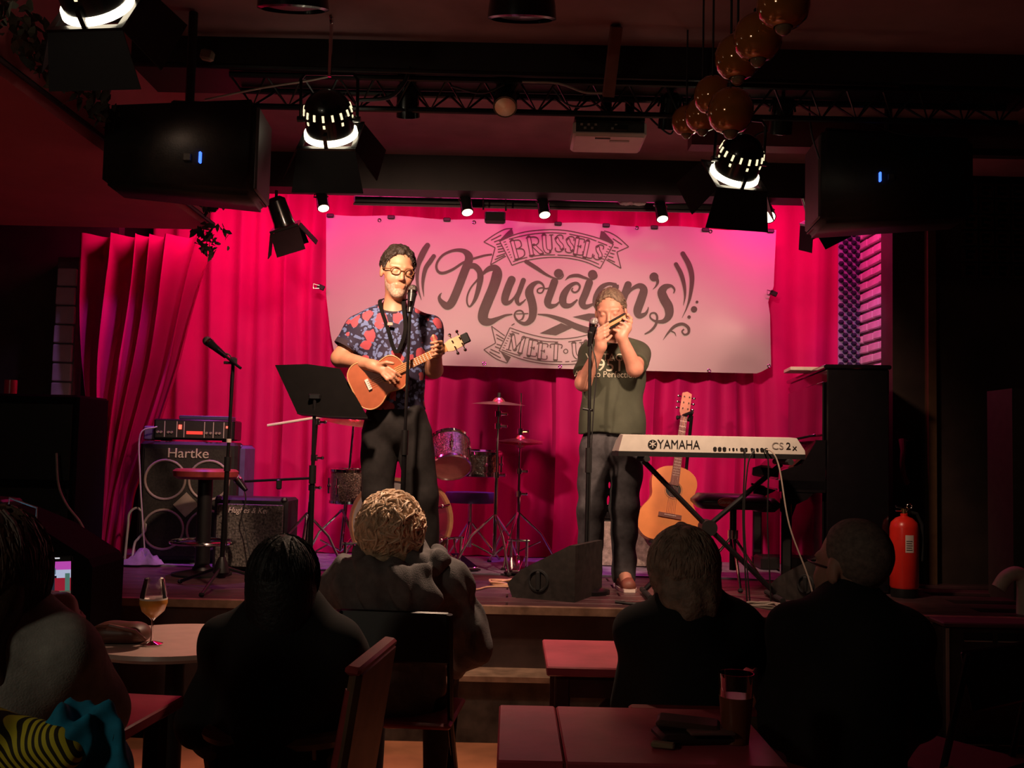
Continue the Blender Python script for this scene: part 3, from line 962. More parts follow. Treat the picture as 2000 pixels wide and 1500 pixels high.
# unused stand at the left
b0_ = onstage(437, 5.42)
st = thing('microphone_stand', 'black boom microphone stand in front of the bar stool', 'mic stand', b0_)
top = W(456, 705, 5.42)
hub = Vector((b0_.x, 5.42, SZ + 0.12))
bw(MB().tube([hub + Vector((0, 0, -.05)), lerp(hub, top, .5)], 0.013, 10), 'lower_tube', m_blackm, st)
bw(MB().tube([lerp(hub, top, .48), top], 0.009, 10), 'upper_tube', m_blackm, st)
bw(MB().cyl(lerp(hub, top, .46), lerp(hub, top, .53), 0.018, n=12), 'clutch', m_black, st)
bw(MB().cyl(lerp(hub, top, .60), lerp(hub, top, .618), 0.0135, n=12), 'tape_ring', m_logo, st)
bw(MB().lathe([(0.02, -.06), (0.045, -.03), (0.03, 0.02), (0.015, .05)], hub, (0, 0, 1), 14), 'hub', m_black, st)
tripod(st, hub, 0.31, 3, 0.5)
bE, bS = W(470, 719, 5.36), W(416, 676, 5.48)
bw(MB().tube([bE, bS], 0.008, 8), 'boom_arm', m_blackm, st)
bw(MB().box(top, (0.035, 0.04, 0.04), bev=.008), 'boom_clamp', m_black, st)
bw(MB().cyl(top + Vector((-.05, 0, -.01)), top + Vector((-.01, 0, -.01)), 0.008, n=8), 'clamp_knob', m_black, st)
microphone('dark microphone on the boom stand beside the bass cabinet', W(405, 666, 5.5), W(436, 692, 5.46), m_meshd, ml=.15)
cable('mic_cable', [W(432, 688, 5.45), W(452, 700, 5.46), W(450, 760, 5.44), W(446, 900, 5.44), W(442, 1080, 5.42)], 0.004, m_cablek, 'black cable running down the unused microphone stand')

# stand of the ukulele player
mA0 = onstage(784, 5.02)
st = thing('microphone_stand', 'straight black microphone stand in front of the ukulele player', 'mic stand', mA0)
topA = W(801, 600, 5.02)
hubA = mA0 + Vector((0, 0, .02))
mid = W(791, 850, 5.02)
bw(MB().tube([hubA, mid], 0.0125, 10), 'lower_tube', m_blackm, st)
bw(MB().tube([lerp(hubA, mid, .95), topA], 0.008, 10), 'upper_tube', m_blackm, st)
bw(MB().cyl(lerp(mid, hubA, -.03), lerp(mid, hubA, .12), 0.017, n=12), 'clutch', m_black, st)
bw(MB().cyl(topA, topA + Vector((0, 0, .03)), 0.012, n=10), 'mic_clip', m_chrome, st)
bw(MB().lathe([(0.13, -.02), (0.13, 0.0), (0.10, .012), (.02, .02)], hubA, (0, 0, 1), 24), 'base', m_blackm, st)
microphone('dark microphone at the mouth of the ukulele player', W(806, 566, 5.06), W(801, 605, 5.02), m_meshd, ml=.13)

# stand of the harmonica player
mB0 = onstage(1147, 5.6)
st = thing('microphone_stand', 'straight black microphone stand in front of the harmonica player', 'mic stand', mB0)
topB = W(1153, 660, 5.6)
hubB = mB0 + Vector((0, 0, .02))
mid = W(1150, 880, 5.6)
bw(MB().tube([hubB, mid], 0.0135, 10), 'lower_tube', m_blackm, st)
bw(MB().tube([lerp(hubB, mid, .95), topB], 0.0095, 10), 'upper_tube', m_blackm, st)
bw(MB().cyl(lerp(mid, hubB, -.02), lerp(mid, hubB, .16), 0.018, n=12), 'clutch', m_black, st)
bw(MB().box(topB + Vector((0, 0, .02)), (.03, .05, .05), (0.5, 0, 0), bev=.008), 'mic_clip', m_black, st)
bw(MB().lathe([(0.13, -.02), (0.13, 0.0), (0.10, .012), (.02, .02)], hubB, (0, 0, 1), 24), 'base', m_blackm, st)
bw(MB().cyl(W(1138, 798, 5.6), W(1160, 802, 5.6), 0.007, n=8), 'clamp_knob', m_black, st)
microphone('silver-headed microphone beside the harmonica', W(1160, 628, 5.58), W(1153, 668, 5.6), m_mesh, ml=.14)
cable('mic_cable', [W(1156, 672, 5.59), W(1165, 720, 5.57), W(1160, 790, 5.58), W(1154, 900, 5.585), W(1150, 1060, 5.58)], 0.004, m_cablek, 'black cable hanging along the stand of the harmonica player')

# ---- bar stool
s0 = onstage(399, 6.0)
bs = thing('bar_stool', 'dark bar stool with round red top before the bass cabinet', 'stool', s0)
zs = 0.60
MB().lathe([(0.02, zs - .05), (0.16, zs - .045), (0.182, zs - .03), (0.186, zs), (0.17, zs + .012), (0.001, zs + .014)], (0, 0, 0), (0, 0, 1), 36).build('seat', M('stool_red', (0.34, 0.05, 0.045), 0.45, var=.2), bs)
MB().cyl((0, 0, .02), (0, 0, zs - .05), 0.042, n=18).build('column', m_black, bs)
MB().torus((0, 0, 0.19), (0, 0, 1), 0.18, 0.011, 36, 8).build('foot_ring', m_chrome, bs)
for a in (0, 2.1, 4.2):
    MB().tube([(0, 0, .19), (0.18 * math.cos(a), .18 * math.sin(a), .19)], 0.008, 6).build('spoke', m_black, bs)
MB().lathe([(0.17, 0.0), (0.17, 0.012), (0.06, 0.03), (0.042, .06)], (0, 0, 0), (0, 0, 1), 32).build('base', m_black, bs)

# ---- music stand
ms0 = onstage(609, 5.12)
ms = thing('music_stand', 'black music stand with a tilted desk beside the ukulele player', 'music stand', ms0)
dk_ = [W(537, 713, 5.30), W(600, 711, 5.24), W(664, 720, 5.16), W(718, 815, 5.02), W(640, 812, 5.08), W(580, 806, 5.14)]
nn = (dk_[5] - dk_[0]).cross(dk_[2] - dk_[0]).normalized()
if nn.y < 0: nn = -nn
b = MB().add(dk_ + [p + nn * .006 for p in dk_], [(0, 1, 2, 3, 4, 5)[::-1], (6, 7, 8, 9, 10, 11)] + [(i, (i + 1) % 6, (i + 1) % 6 + 6, i + 6) for i in range(6)])
bw(b, 'desk', M('desk_black', (.004, .0035, .0035), .9, spec=.1), ms, smooth=False)
ln = [dk_[5], dk_[4], dk_[3]]
b = MB().add([p for p in ln] + [p + nn * .05 + Vector((0, 0, .005)) for p in ln] + [p + Vector((0, 0, -.006)) for p in ln], [(0, 1, 4, 3), (1, 2, 5, 4), (6, 7, 4, 3), (7, 8, 5, 4), (0, 1, 7, 6), (1, 2, 8, 7)])
bw(b, 'ledge', m_black, ms, smooth=False)
pt = W(615, 775, 5.125)
bw(MB().tube([Vector((ms0.x, 5.12, SZ + .1)), lerp(ms0, pt, .6)], 0.013, 10), 'lower_tube', m_blackm, ms)
bw(MB().tube([lerp(ms0, pt, .58), pt], 0.009, 10), 'upper_tube', m_blackm, ms)
bw(MB().cyl(lerp(ms0, pt, .57), lerp(ms0, pt, .66), 0.018, n=12), 'clutch', m_black, ms)
bw(MB().box(pt, (.06, .03, .03), bev=.006), 'bracket', m_blackm, ms)
tripod(ms, ms0 + Vector((0, 0, .13)), 0.26, 3, 0.2)

# ================================================================ drum kit
m_spark = M('drum_sparkle', (0.20, 0.13, 0.11), 0.22, metal=0.75, var=0.9, scale=120, bump=0.5, bscale=140, coat=.5)
m_steel = M('drum_steel', (0.55, 0.50, 0.48), 0.18, metal=1.0, var=0.6, scale=60, bump=0.35, bscale=70)
m_head = M('drum_skin', (0.62, 0.56, 0.54), 0.5, var=0.05)
m_wood = M('hoop_wood', (0.55, 0.30, 0.14), 0.35, var=0.15)
m_shellr = M('shell_red', (0.22, 0.03, 0.06), 0.25, var=0.2, coat=.4)
m_bronze = M('cymbal_bronze', (0.62, 0.33, 0.16), 0.28, metal=1.0, var=0.2, scale=40)
def lug(par, p, ax, mat=m_chrome, L=.05):
    p, ax = Vector(p), Vector(ax).normalized()
    bw(MB().cyl(p - ax * L / 2, p + ax * L / 2, 0.007, n=8).ball(p, .013, 8), 'lug', mat, par)
def drum(name, label, c, ax, r, L, mat, nl=8, hoop=m_chrome, front=None):
    """cylinder drum: c = centre of the first head, ax = from the first to the second head"""
    c, ax = Vector(c), Vector(ax).normalized()
    u, w, _ = frame(ax)
    t = thing(name, label, 'drum', c + ax * L / 2 - Vector((0, 0, r)))
    bw(MB().lathe([(r, 0.006), (r, L - .006)], c, ax, 40, cap=False), 'shell', mat, t)
    bw(MB().lathe([(r * .985, 0.0), (0.001, 0.0)], c, ax, 40, cap=False), 'head', front or m_head, t)
    bw(MB().lathe([(r * .985, L), (0.001, L)], c, ax, 40, cap=False), 'head', m_head, t)
    hw = .036 if hoop is m_wood else .02
    for q in (0, L):
        s_ = -1 if q == 0 else 1
        bw(MB().lathe([(r * 1.0, q - s_ * (hw - .012)), (r * 1.05, q - s_ * (hw - .012)), (r * 1.06, q + s_ * .008), (r * .985, q + s_ * .012), (r * .975, q)], c, ax, 40, cap=False), 'hoop', hoop, t)
    for k in range(nl):
        a = 2 * math.pi * (k + .5) / nl
        d = u * math.cos(a) + w * math.sin(a)
        lug(t, c + ax * L * .5 + d * (r + .012), ax, L=min(L * .8, .1) if name != 'bass_drum' else L * .9)
    return t
bd_c = W(768, 1003, 6.30)
bd_c.z = SZ + 0.30
bd = drum('bass_drum', 'large bass drum with pale front head and wooden hoop', bd_c, (0.20, 1, 0), 0.265, 0.38, m_shellr, 8, m_wood)
sgn = []
for k in range(44):
    t_ = k / 43
    sgn.append(bd_c + Vector((-.11 + .22 * t_, -.006, .15 + .016 * math.sin(k * 1.15) + .012 * math.sin(k * .4))))
bw(MB().tube(sgn, 0.0035, 5), 'script_mark', m_black, bd)
for sx in (-1, 1):
    bw(MB().tube([bd_c + Vector((sx * .24, .12, -.1)), bd_c + Vector((sx * .34, -.02, -.283))], 0.008, 8), 'spur', m_chrome, bd)
drum('tom_drum', 'sparkle tom drum tilted to show its red-lit lower head', W(880, 912, 6.42), (-0.1, 0.62, 0.78), 0.125, 0.2, m_spark, 6, m_chrome, M('tom_head_redlit', (0.62, 0.22, 0.18), 0.5))  # red stage light is put into the lower head's colour
drum('snare_drum', 'shiny steel snare drum behind the bass drum', W(930, 925, 6.72), (0.02, -0.04, 1), 0.165, 0.14, m_steel, 8)
drum('floor_tom', 'dark floor tom drum beside the bass drum, behind the music stand', W(690, 980, 6.62), (0, 0, 1), 0.15, 0.2, m_spark, 6)
def cymbal(name, label, c, r, tilt, mat=m_bronze, two=False):
    ax = Vector((tilt[0], tilt[1], 1)).normalized()
    c = Vector(c)
    t = thing(name, label, 'cymbal', c)
    prof = [(r, 0), (r * .6, .012), (r * .24, .02), (r * .16, .038), (.012, .046), (.004, .046)]
    bw(MB().lathe(prof, c, ax, 40, cap=False), 'top_plate', mat, t)
    if two:
        bw(MB().lathe([(a, -.012 - h_ * .7) for a, h_ in prof], c, ax, 40, cap=False), 'bottom_plate', mat, t)
    bw(MB().cyl(c + ax * .046, c + ax * .075, .013, .011, 10), 'felt', m_black, t)
    return t
def stand(label, px, Y, topz, r=.27, a0=.4, double=True, top=None, nuts=()):
    b = onstage(px, Y)
    t = thing('cymbal_stand', label, 'stand', b)
    tp = Vector(top) if top is not None else Vector((b.x, Y, topz))
    hubh = b + Vector((0, 0, .36))
    low = b + Vector((0, 0, .10))
    bw(MB().tube([low, lerp(b, tp, .55)], .0125, 10), 'lower_tube', m_chrome, t)
    bw(MB().tube([lerp(b, tp, .54), tp], .008, 10), 'upper_tube', m_chrome, t)
    for q in nuts + (.55,):
        p = lerp(b, tp, q)
        bw(MB().cyl(p - Vector((0, 0, .018)), p + Vector((0, 0, .018)), .021, n=12).cyl(p, p + Vector((.045, -.01, 0)), .009, n=8).ball(p + Vector((.05, -.01, 0)), .012, 8), 'wing_nut', m_chrome, t)
    for k in range(3):
        a = a0 + k * 2.094
        e = b + Vector((r * math.cos(a), r * math.sin(a), .015))
        o = bw(MB().tube([hubh, lerp(hubh, e, .45) + Vector((.03 * math.cos(a), .03 * math.sin(a), 0.015)), e], .008, 8), 'leg', m_chrome, t)
        bw(MB().ball(e, .016, 8, (1, 1, .9)), 'rubber_foot', m_rub, o)
        bw(MB().tube([low, lerp(hubh, e, .55)], .006, 6), 'brace', m_chrome, t)
    return t
cy = W(974, 790, 6.48)
stand('chrome cymbal stand under the small crash cymbal', 967, 6.48, 0, .26, .9, top=cy + Vector((0, 0, .05)), nuts=(.83, .9))
cymbal('crash_cymbal', 'small crash cymbal on the tallest chrome stand', cy, .172, (0.02, -0.05))
hh = W(1017, 862, 6.74)
stand('chrome hi-hat stand with spread legs in front of the curtain', 1012, 6.74, 0, .28, .2, top=W(1018, 768, 6.74), nuts=(.42, .78))
cymbal('hi_hat', 'pair of hi-hat cymbals on a chrome rod', hh, .148, (0.0, -0.06), two=True)
rc = W(692, 826, 6.55)
stand('black cymbal stand behind the ukulele player', 668, 6.55, 0, .24, 1.2, top=rc + Vector((0, 0, .05)))
cymbal('ride_cymbal', 'ride cymbal half hidden behind the music stand', rc, .2, (0.12, -0.12))
# boom stand with the pale rod
t = stand('chrome boom stand with a pale rod behind the music stand', 600, 6.15, 0, .25, .6, top=W(620, 815, 6.15), nuts=(.97, .74))
bw(MB().tube([W(522, 831, 6.1), W(620, 815, 6.14), W(668, 808, 6.16)], .008, 8), 'boom_rod', m_logo, t)
bw(MB().tube([W(604, 934, 6.14), W(540, 937, 6.16), W(478, 940, 6.18)], .008, 8), 'side_arm', m_blackm, t)
bw(MB().box(W(545, 946, 6.16), (.03, .03, .06), bev=.006), 'arm_clamp', m_black, t)
microphone('pale microphone hung before the combo amplifier', W(462, 934, 6.16), W(476, 952, 6.14), m_mesh, ml=.1)
cable('mic_cable', [W(476, 952, 6.14), W(480, 975, 6.13), W(472, 1010, 6.12), W(480, 1040, 6.12), W(490, 1095, 6.1)], .004, m_cablek, 'black cable dangling across the speckled combo amplifier')
# throne and pedals
dt0 = onstage(918, 7.02)
t = thing('drum_throne', 'round purple-lit drum stool behind the snare drum', 'stool', dt0)
MB().lathe([(0.02, .40), (.17, .40), (.18, .43), (.17, .47), (.001, .475)], (0, 0, 0), (0, 0, 1), 30).build('seat', M('throne_blue', (0.08, 0.07, 0.2), .6), t)
MB().cyl((0, 0, .1), (0, 0, .4), .018, n=12).build('column', m_chrome, t)
for k in range(3):
    a = .3 + k * 2.09
    MB().tube([(0, 0, .28), (.22 * math.cos(a), .22 * math.sin(a), .014)], .009, 8).build('leg', m_chrome, t)
def pedal(label, p, rz):
    t = thing('foot_pedal', label, 'pedal', p, rz)
    MB().box((0, 0, .006), (.11, .3, .01), bev=.003).build('base_plate', m_blackm, t)
    MB().box((0, -.02, .05), (.08, .26, .01), (R(14), 0, 0), bev=.003).build('footboard', m_chrome, t)
    for sx in (-1, 1):
        MB().cyl((sx * .05, .12, .01), (sx * .05, .12, .19), .009, n=8).build('post', m_chrome, t)
    MB().cyl((-.07, .12, .18), (.07, .12, .18), .008, n=8).build('axle', m_chrome, t)
    MB().tube([(0, .12, .18), (0, .1, .12), (0, .08, .09)], .008, 6).build('chain', m_chrome, t)
pedal('chrome bass drum pedal behind the bass drum', Vector((W(905, 1000, 6.5).x, 6.5, SZ + .013)), R(30))
pedal('chrome hi-hat pedal at the foot of the hi-hat stand', Vector((W(1010, 1000, 6.42).x, 6.42, SZ + .013)), R(-8))
pedal('chrome kick pedal lying in front of the floor tom', Vector((W(700, 1000, 6.1).x, 6.05, SZ + .004)), R(15))

# ================================================================ amplifier behind the harmonica player
ga0 = onstage(1216, 6.84)
t = thing('guitar_amplifier', 'guitar amplifier with pale grille cloth behind the harmonica player', 'amplifier', ga0)
MB().box((0, .12, .2), (.42, .22, .40), bev=.012).build('body', m_tolex, t)
MB().box((0, .0, .16), (.39, .02, .29), bev=.004).build('grille', M('grille_beige', (.34, .27, .24), .8, var=.35, scale=40, bump=.3, bscale=160), t)
MB().box((0, .0, .355), (.39, .02, .06), bev=.004).build('control_panel', m_blackm, t)
for k in range(9):
    MB().cyl((-.16 + k * .04, -.008, .355), (-.16 + k * .04, -.03, .355), .010, .008, 10).build('knob', m_ring if k % 2 else m_black, t)
MB().box((-.05, .1, .405), (.2, .1, .012)).build('handle', m_logo, t, smooth=False)

# ================================================================ acoustic guitar on its stand
m_spruce = M('spruce_top', (0.78, 0.29, 0.085), 0.35, var=0.12, scale=6, coat=.3)
m_maho = M('guitar_side', (0.55, 0.24, 0.09), 0.35, var=0.15, scale=8)
m_fret = M('fretboard', (0.20, 0.08, 0.06), 0.4, var=0.2)
m_wire = M('string_wire', (0.6, 0.5, 0.45), 0.3, metal=.9, var=0)
def guitar_outline(sc=1.0, n=40):
    h = [(0.0, 0.0), (0.0, .10), (.02, .155), (.07, .195), (.13, .203), (.19, .185), (.25, .145), (.29, .133), (.33, .14), (.39, .148), (.44, .13), (.475, .085), (.49, .03), (.492, 0)]
    sp = smoothpath(h, 4)
    L_ = [(x, y) for x, y in [(p[1] * sc, p[0] * sc) for p in sp]]
    return L_[1:-1] + [(-x, y) for x, y in reversed(L_[1:-1])]
GA = W(1301, 1057, 6.62)
ux = Vector((math.cos(R(-8.9)), 0, math.sin(R(-8.9))))
uy = Vector((math.sin(R(8.9)), .16, math.cos(R(8.9)))).normalized()
nz_ = ux.cross(uy)
gt = thing('acoustic_guitar', 'acoustic guitar with orange spruce top leaning on a stand', 'guitar', GA)
gp = lambda x, y, z_=0: GA + ux * x + uy * y + nz_ * z_
ol = guitar_outline()
bw(MB().prism([(x, y) for x, y in ol], gp(0, 0, -.105), ux, uy, .102), 'body', m_maho, gt, ang=50)
bw(MB().prism([(x * 1.005, y) for x, y in ol], gp(0, 0, -.003), ux, uy, .004), 'top', m_spruce, gt, ang=50)
bw(MB().torus(gp(0, .335, .0015), nz_, .056, .004, 30, 6), 'rosette', m_wood, gt)
bw(MB().lathe([(.05, .0018), (.001, .0018)], gp(0, .335), nz_, 28, cap=False), 'sound_hole', m_black, gt)
bw(MB().box(gp(0, .165, .006), (.15, .028, .012), Matrix((ux, uy, nz_)).transposed()), 'bridge', m_fret, gt, smooth=False)
bw(MB().box(gp(0, .168, .013), (.075, .004, .006), Matrix((ux, uy, nz_)).transposed()), 'saddle', m_logo, gt, smooth=False)
nk = Matrix((ux, uy, nz_)).transposed()
bw(MB().add([gp(s * w_, y, z_) for y, w_ in ((.365, .028), (.83, .022)) for s, z_ in ((-1, .004), (1, .004), (1, .011), (-1, .011))], [(0, 1, 2, 3)[::-1], (4, 5, 6, 7), (0, 1, 5, 4), (1, 2, 6, 5), (2, 3, 7, 6), (3, 0, 4, 7)]), 'fretboard', m_fret, gt, smooth=False)
bw(MB().tube([gp(0, .48, -.012), gp(0, .82, -.008)], .02, 10), 'neck', m_maho, gt)
for k in range(16):
    y = .83 - (.83 - .168) * (1 - 2 ** (-(k + 1) / 12))
    if y > .37:
        bw(MB().box(gp(0, y, .0118), (.046, .0028, .002), nk), 'fret', m_wire, gt, smooth=False)
hs = [(-.022, .83), (.022, .83), (.034, .86), (.031, .985), (.0, .997), (-.031, .985), (-.034, .86)]
bw(MB().prism(hs, gp(0, 0, -.012), ux, uy, .016), 'headstock', M('headstock', (.72, .30, .20), .35), gt, smooth=False)
for s in (-1, 1):
    for y in (.88, .92, .96):
        bw(MB().cyl(gp(s * .033, y, -.004), gp(s * .048, y, -.004), .004, n=6).ball(gp(s * .053, y, -.004), .009, 8, (1, .7, 1)).cyl(gp(s * .017, y, .004), gp(s * .017, y, .014), .005, n=8), 'tuning_peg', m_chrome, gt)
for k in range(6):
    x = -.018 + k * .0072
    bw(MB().tube([gp(x * 1.5, .168, .016), gp(x * .95, .83, .0145)], .0009, 4), 'string', m_wire, gt)
gs0 = onstage(1335, 6.74)
t = thing('guitar_stand', 'black guitar stand holding the acoustic guitar by its neck', 'stand', gs0)
tp = W(1352, 805, 6.70)
bw(MB().tube([gs0 + Vector((0, 0, .02)), W(1340, 920, 6.76), W(1351, 812, 6.72)], .011, 8), 'pole', m_blackm, t)
yk = gp(0, .815, -.03)
for s in (-1, 1):
    bw(MB().tube([tp, yk + ux * s * .04 + nz_ * -.01, yk + ux * s * .042 + nz_ * .04], .011, 8), 'yoke_prong', m_rub, t)
    bw(MB().tube([gs0 + Vector((0, 0, .24)), gp(s * .09, -.012, -.11), gp(s * .09, -.016, .02)], .009, 8), 'cradle_arm', m_rub, t)
for a in (-2.4, -.75, 1.57):
    bw(MB().tube([gs0 + Vector((0, 0, .3)), gs0 + Vector((.24 * math.cos(a), .24 * math.sin(a), .012))], .009, 8), 'leg', m_blackm, t)

# ================================================================ keyboard and its X stand
KY = 5.36
kl, kr = W(1208, 886, KY), W(1573, 893, KY + .02)
kx = (kr - kl)
KW = kx.length
kx.normalize()
kyv = Vector((0, 0, 1)).cross(kx).normalized()
kz = kx.cross(kyv)
kb = thing('keyboard_synthesizer', 'pale grey synthesizer keyboard seen from its back panel', 'keyboard', kl + kx * KW / 2)
kp = lambda x, y, z_: kl + kx * x + kyv * y + kz * z_
m_kb = M('keyboard_grey', (0.50, 0.47, 0.42), 0.45, var=0.06)
prof = [(0.0, .012), (KW, .012), (KW - .003, .035), (KW - .045, .098), (.022, .098)]
b = MB()
N = len(prof)
b.add([kp(x, 0, z_) for x, z_ in prof] + [kp(x, .12, z_ * 1.02 + .004) for x, z_ in prof] + [kp(x, .30, z_ * .72) for x, z_ in prof],
      [tuple(range(N)), tuple(range(3 * N - 1, 2 * N - 1, -1))] + [(i + k * N, i + (k + 1) * N, (i + 1) % N + (k + 1) * N, (i + 1) % N + k * N) for i in range(N) for k in (0, 1)])
bw(b, 'body', m_kb, kb, smooth=False)
bw(MB().add([kp(x, y, z_) for x, y in ((0, -.002), (KW, -.002), (KW, .30), (0, .30)) for z_ in (-.012, .014)], [(0, 2, 4, 6)[::-1], (1, 3, 5, 7), (0, 1, 3, 2)[::-1], (2, 3, 5, 4)[::-1], (4, 5, 7, 6)[::-1], (6, 7, 1, 0)[::-1]]), 'base', m_black, kb, smooth=False)
for k in range(36):
    bw(MB().box(kp(.06 + k * .0238, .23, .078), (.022, .12, .014), Matrix((kx, kyv, kz)).transposed()), 'key', m_head, kb, smooth=False)
bw(MB().lathe([(.024, 0), (.024, .002)], kp(.178, -.002, .052), -kyv, 26), 'emblem', m_black, kb)
for k in range(3):
    a = k * math.pi / 3 + math.pi / 2
    d = kx * math.cos(a) + kz * math.sin(a)
    bw(MB().cyl(kp(.178, -.005, .052) - d * .019, kp(.178, -.005, .052) + d * .019, .0028, n=6), 'emblem_fork', m_kb, kb)
text_obj('brand_lettering', 'YAMAHA', .066, m_black, kb, kp(.315, -.002, .052), kx, kz, .82, .001)
text_obj('model_lettering', 'CS', .052, M('grey_ink', (.22, .19, .17), .5), kb, kp(.835, -.002, .055), kx, kz, 1.05, .001)
text_obj('model_lettering', '2', .052, m_black, kb, kp(.892, -.002, .055), kx, kz, 1.05, .001)
text_obj('model_lettering', 'x', .044, m_black, kb, kp(.925, -.002, .049), kx, kz, 1.05, .001)
for x, r in ((.505, .0095), (.530, .0095), (.555, .0095), (.582, .004), (.602, .006), (.62, .004), (.645, .008), (.668, .008), (.70, .007), (.728, .007), (.752, .009), (.775, .009)):
    bw(MB().cyl(kp(x, .002, .036), kp(x, -.006, .036), r, n=14), 'jack', m_black, kb)
for i, (x, dx) in enumerate(((.655, -.0), (.71, -.04), (.76, .02), (.775, .05))):
    cable('keyboard_cable', [kp(x, -.005, .036), kp(x + dx * .3, -.035, .025), kp(x + dx, -.03, -.06), kp(x + dx * 1.2, .0, -.35), kp(x + dx + .02, -.01, -.75)] if i < 3 else
          [kp(x, -.005, .036), kp(.80, -.04, .02), kp(.835, -.045, -.07), kp(.88, -.06, -.35), kp(.965, -.09, -.60), kp(1.0, -.13, -.765)], .0042, m_cablek if i < 3 else m_ring,
          ('black cable plugged in next to the three round jacks of the synthesizer', 'black cable bending outwards from the middle jacks of the synthesizer', 'black cable beside the grey one on the back of the synthesizer', 'grey cable sweeping from the synthesizer down to the floor monitor')[i], 'cable')
xs = thing('keyboard_stand', 'black cross-braced stand under the synthesizer', 'stand', Vector((kl.x + KW / 2, KY + .14, SZ)))
pz = SZ + .02
piv = W(1382, 1030, KY + .14)
kb_bot = kl.z - .006
for i, (tx, bx) in enumerate(((1256, 1512), (1528, 1262))):
    tpp = W(tx, 890, KY + .14)
    tpp.z = kb_bot - .03
    btt = Vector((W(bx, 1140, KY + .14).x, KY + .14, pz + .02))
    off = Vector((0, .02 * (1 if i else -1), 0))
    bw(MB().tube([tpp + off, piv + off, btt + off], .014, 8), 'cross_bar', m_blackm, xs)
    bw(MB().tube([tpp + Vector((0, -.17, .012)), tpp + Vector((0, .15, .012))], .016, 10), 'support_arm', m_rub, xs)
    bw(MB().tube([btt + Vector((0, -.18, -.02)), btt + Vector((0, .16, -.02))], .015, 10), 'foot_bar', m_rub, xs)
bw(MB().cyl(piv + Vector((0, -.06, 0)), piv + Vector((0, .06, 0)), .042, n=18), 'pivot_clutch', m_black, xs)
# seat at the keyboard
th0 = onstage(1432, 5.98)
t = thing('keyboard_stool', 'black padded saddle stool with a red oval badge behind the synthesizer', 'stool', th0)
MB().box((-.02, 0, .495), (.42, .30, .085), bev=.035).build('seat', M('vinyl_black', (.016, .013, .014), .35), t, ang=60)
MB().box((.20, .10, .475), (.16, .22, .08), bev=.03).build('seat_wing', M('vinyl_black', ()), t, ang=60)
bd_ = MB().lathe([(.052, 0), (.05, .004), (.001, .005)], (-.07, -.149, .495), (0, -1, 0), 26)
for v in bd_.v:
    v.z = .495 + (v.z - .495) * .5
ob = bd_.build('badge', M('badge_red', (.5, .07, .05), .4), t)
text_obj('badge_lettering', 'Gibraltar', .024, m_logo, ob, th0 + Vector((-.07, -.156, .495)), (1, 0, 0), (0, 0, 1), 1, .001)
MB().cyl((0, 0, .1), (0, 0, .455), .02, n=12).build('column', m_blackm, t)
MB().cyl((0, 0, .28), (0, 0, .33), .03, n=12).build('collar', m_chrome, t)
for k in range(3):
    a = .5 + k * 2.09
    e = (.24 * math.cos(a), .24 * math.sin(a), .014)
    q = MB().tube([(0, 0, .30), e], .009, 8).build('leg', m_chrome, t)
    MB().ball(e, .016, 8, (1, 1, .85)).build('rubber_foot', m_rub, q)

# ================================================================ upright piano seen from its end
m_pno = M('piano_black', (0.006, 0.005, 0.006), 0.10, var=0.1, coat=.6)
pn = thing('upright_piano', 'glossy black upright piano turned end-on beside the brick wall', 'piano', Vector((1.80, 5.86, SZ)), R(-6.0))
L = 1.30
MB().box((.18, L / 2, .64), (.345, L, 1.26), bev=.006).build('case', m_pno, pn)
MB().box((.175, L / 2, 1.282), (.375, L + .03, .025), bev=.006).build('lid', m_pno, pn)
MB().box((-.003, L / 2, 1.0), (.012, L - .10, .40), bev=.004).build('front_panel', m_pno, pn)
MB().box((-.003, L / 2, .34), (.012, L - .10, .44), bev=.004).build('lower_panel', m_pno, pn)
MB().box((-.125, L / 2, .60), (.27, L, .075), bev=.012).build('key_bed', m_pno, pn)
for y in (.03, L - .03):
    MB().prism([(-.26, .56), (.0, .56), (.0, .86), (-.05, .86), (-.13, .72), (-.25, .68)], (0, y - .03, 0), (1, 0, 0), (0, 0, 1), -.06).build('cheek', m_pno, pn, smooth=False)
    MB().box((-.215, y, .29), (.06, .06, .55), bev=.008).build('leg', m_pno, pn)
    MB().prism([(-.245, .56), (-.06, .56), (-.10, .52), (-.16, .49), (-.185, .42), (-.245, .42)], (0, y - .025, 0), (1, 0, 0), (0, 0, 1), -.05).build('bracket', m_pno, pn, smooth=False)
    MB().box((-.10, y, .035), (.30, .07, .07), bev=.006).build('toe_block', m_pno, pn)
MB().add([(-.03, .06, .86), (-.03, L - .06, .86), (-.20, L - .06, .70), (-.20, .06, .70), (-.02, .06, .845), (-.02, L - .06, .845), (-.195, L - .06, .685), (-.195, .06, .685)], [(0, 1, 2, 3), (4, 7, 6, 5), (0, 3, 7, 4), (1, 5, 6, 2), (2, 6, 7, 3), (0, 4, 5, 1)]).build('fallboard', M('fallboard', (.06, .012, .014), .14, coat=.5), pn, smooth=False)  # red reflection of the curtain is put into the fallboard colour
MB().box((-.10, L / 2, .875), (.15, L - .3, .014), (0, R(-14), 0), bev=.003).build('music_shelf', m_pno, pn)
for k in range(3):
    MB().box((-.10, L / 2 - .05 + k * .05, .05), (.10, .02, .012)).build('pedal', M('brass', (.7, .45, .18), .25, metal=1), pn, smooth=False)
o = MB().box(chain(pn) @ Vector((.02, .55, 1.305)), (.30, .26, .022), (0, 0, R(-6)), bev=.003).build('music_book', M('paper', (.62, .5, .42), .6))
tag(o, 'pale music book lying on top of the piano', 'book')

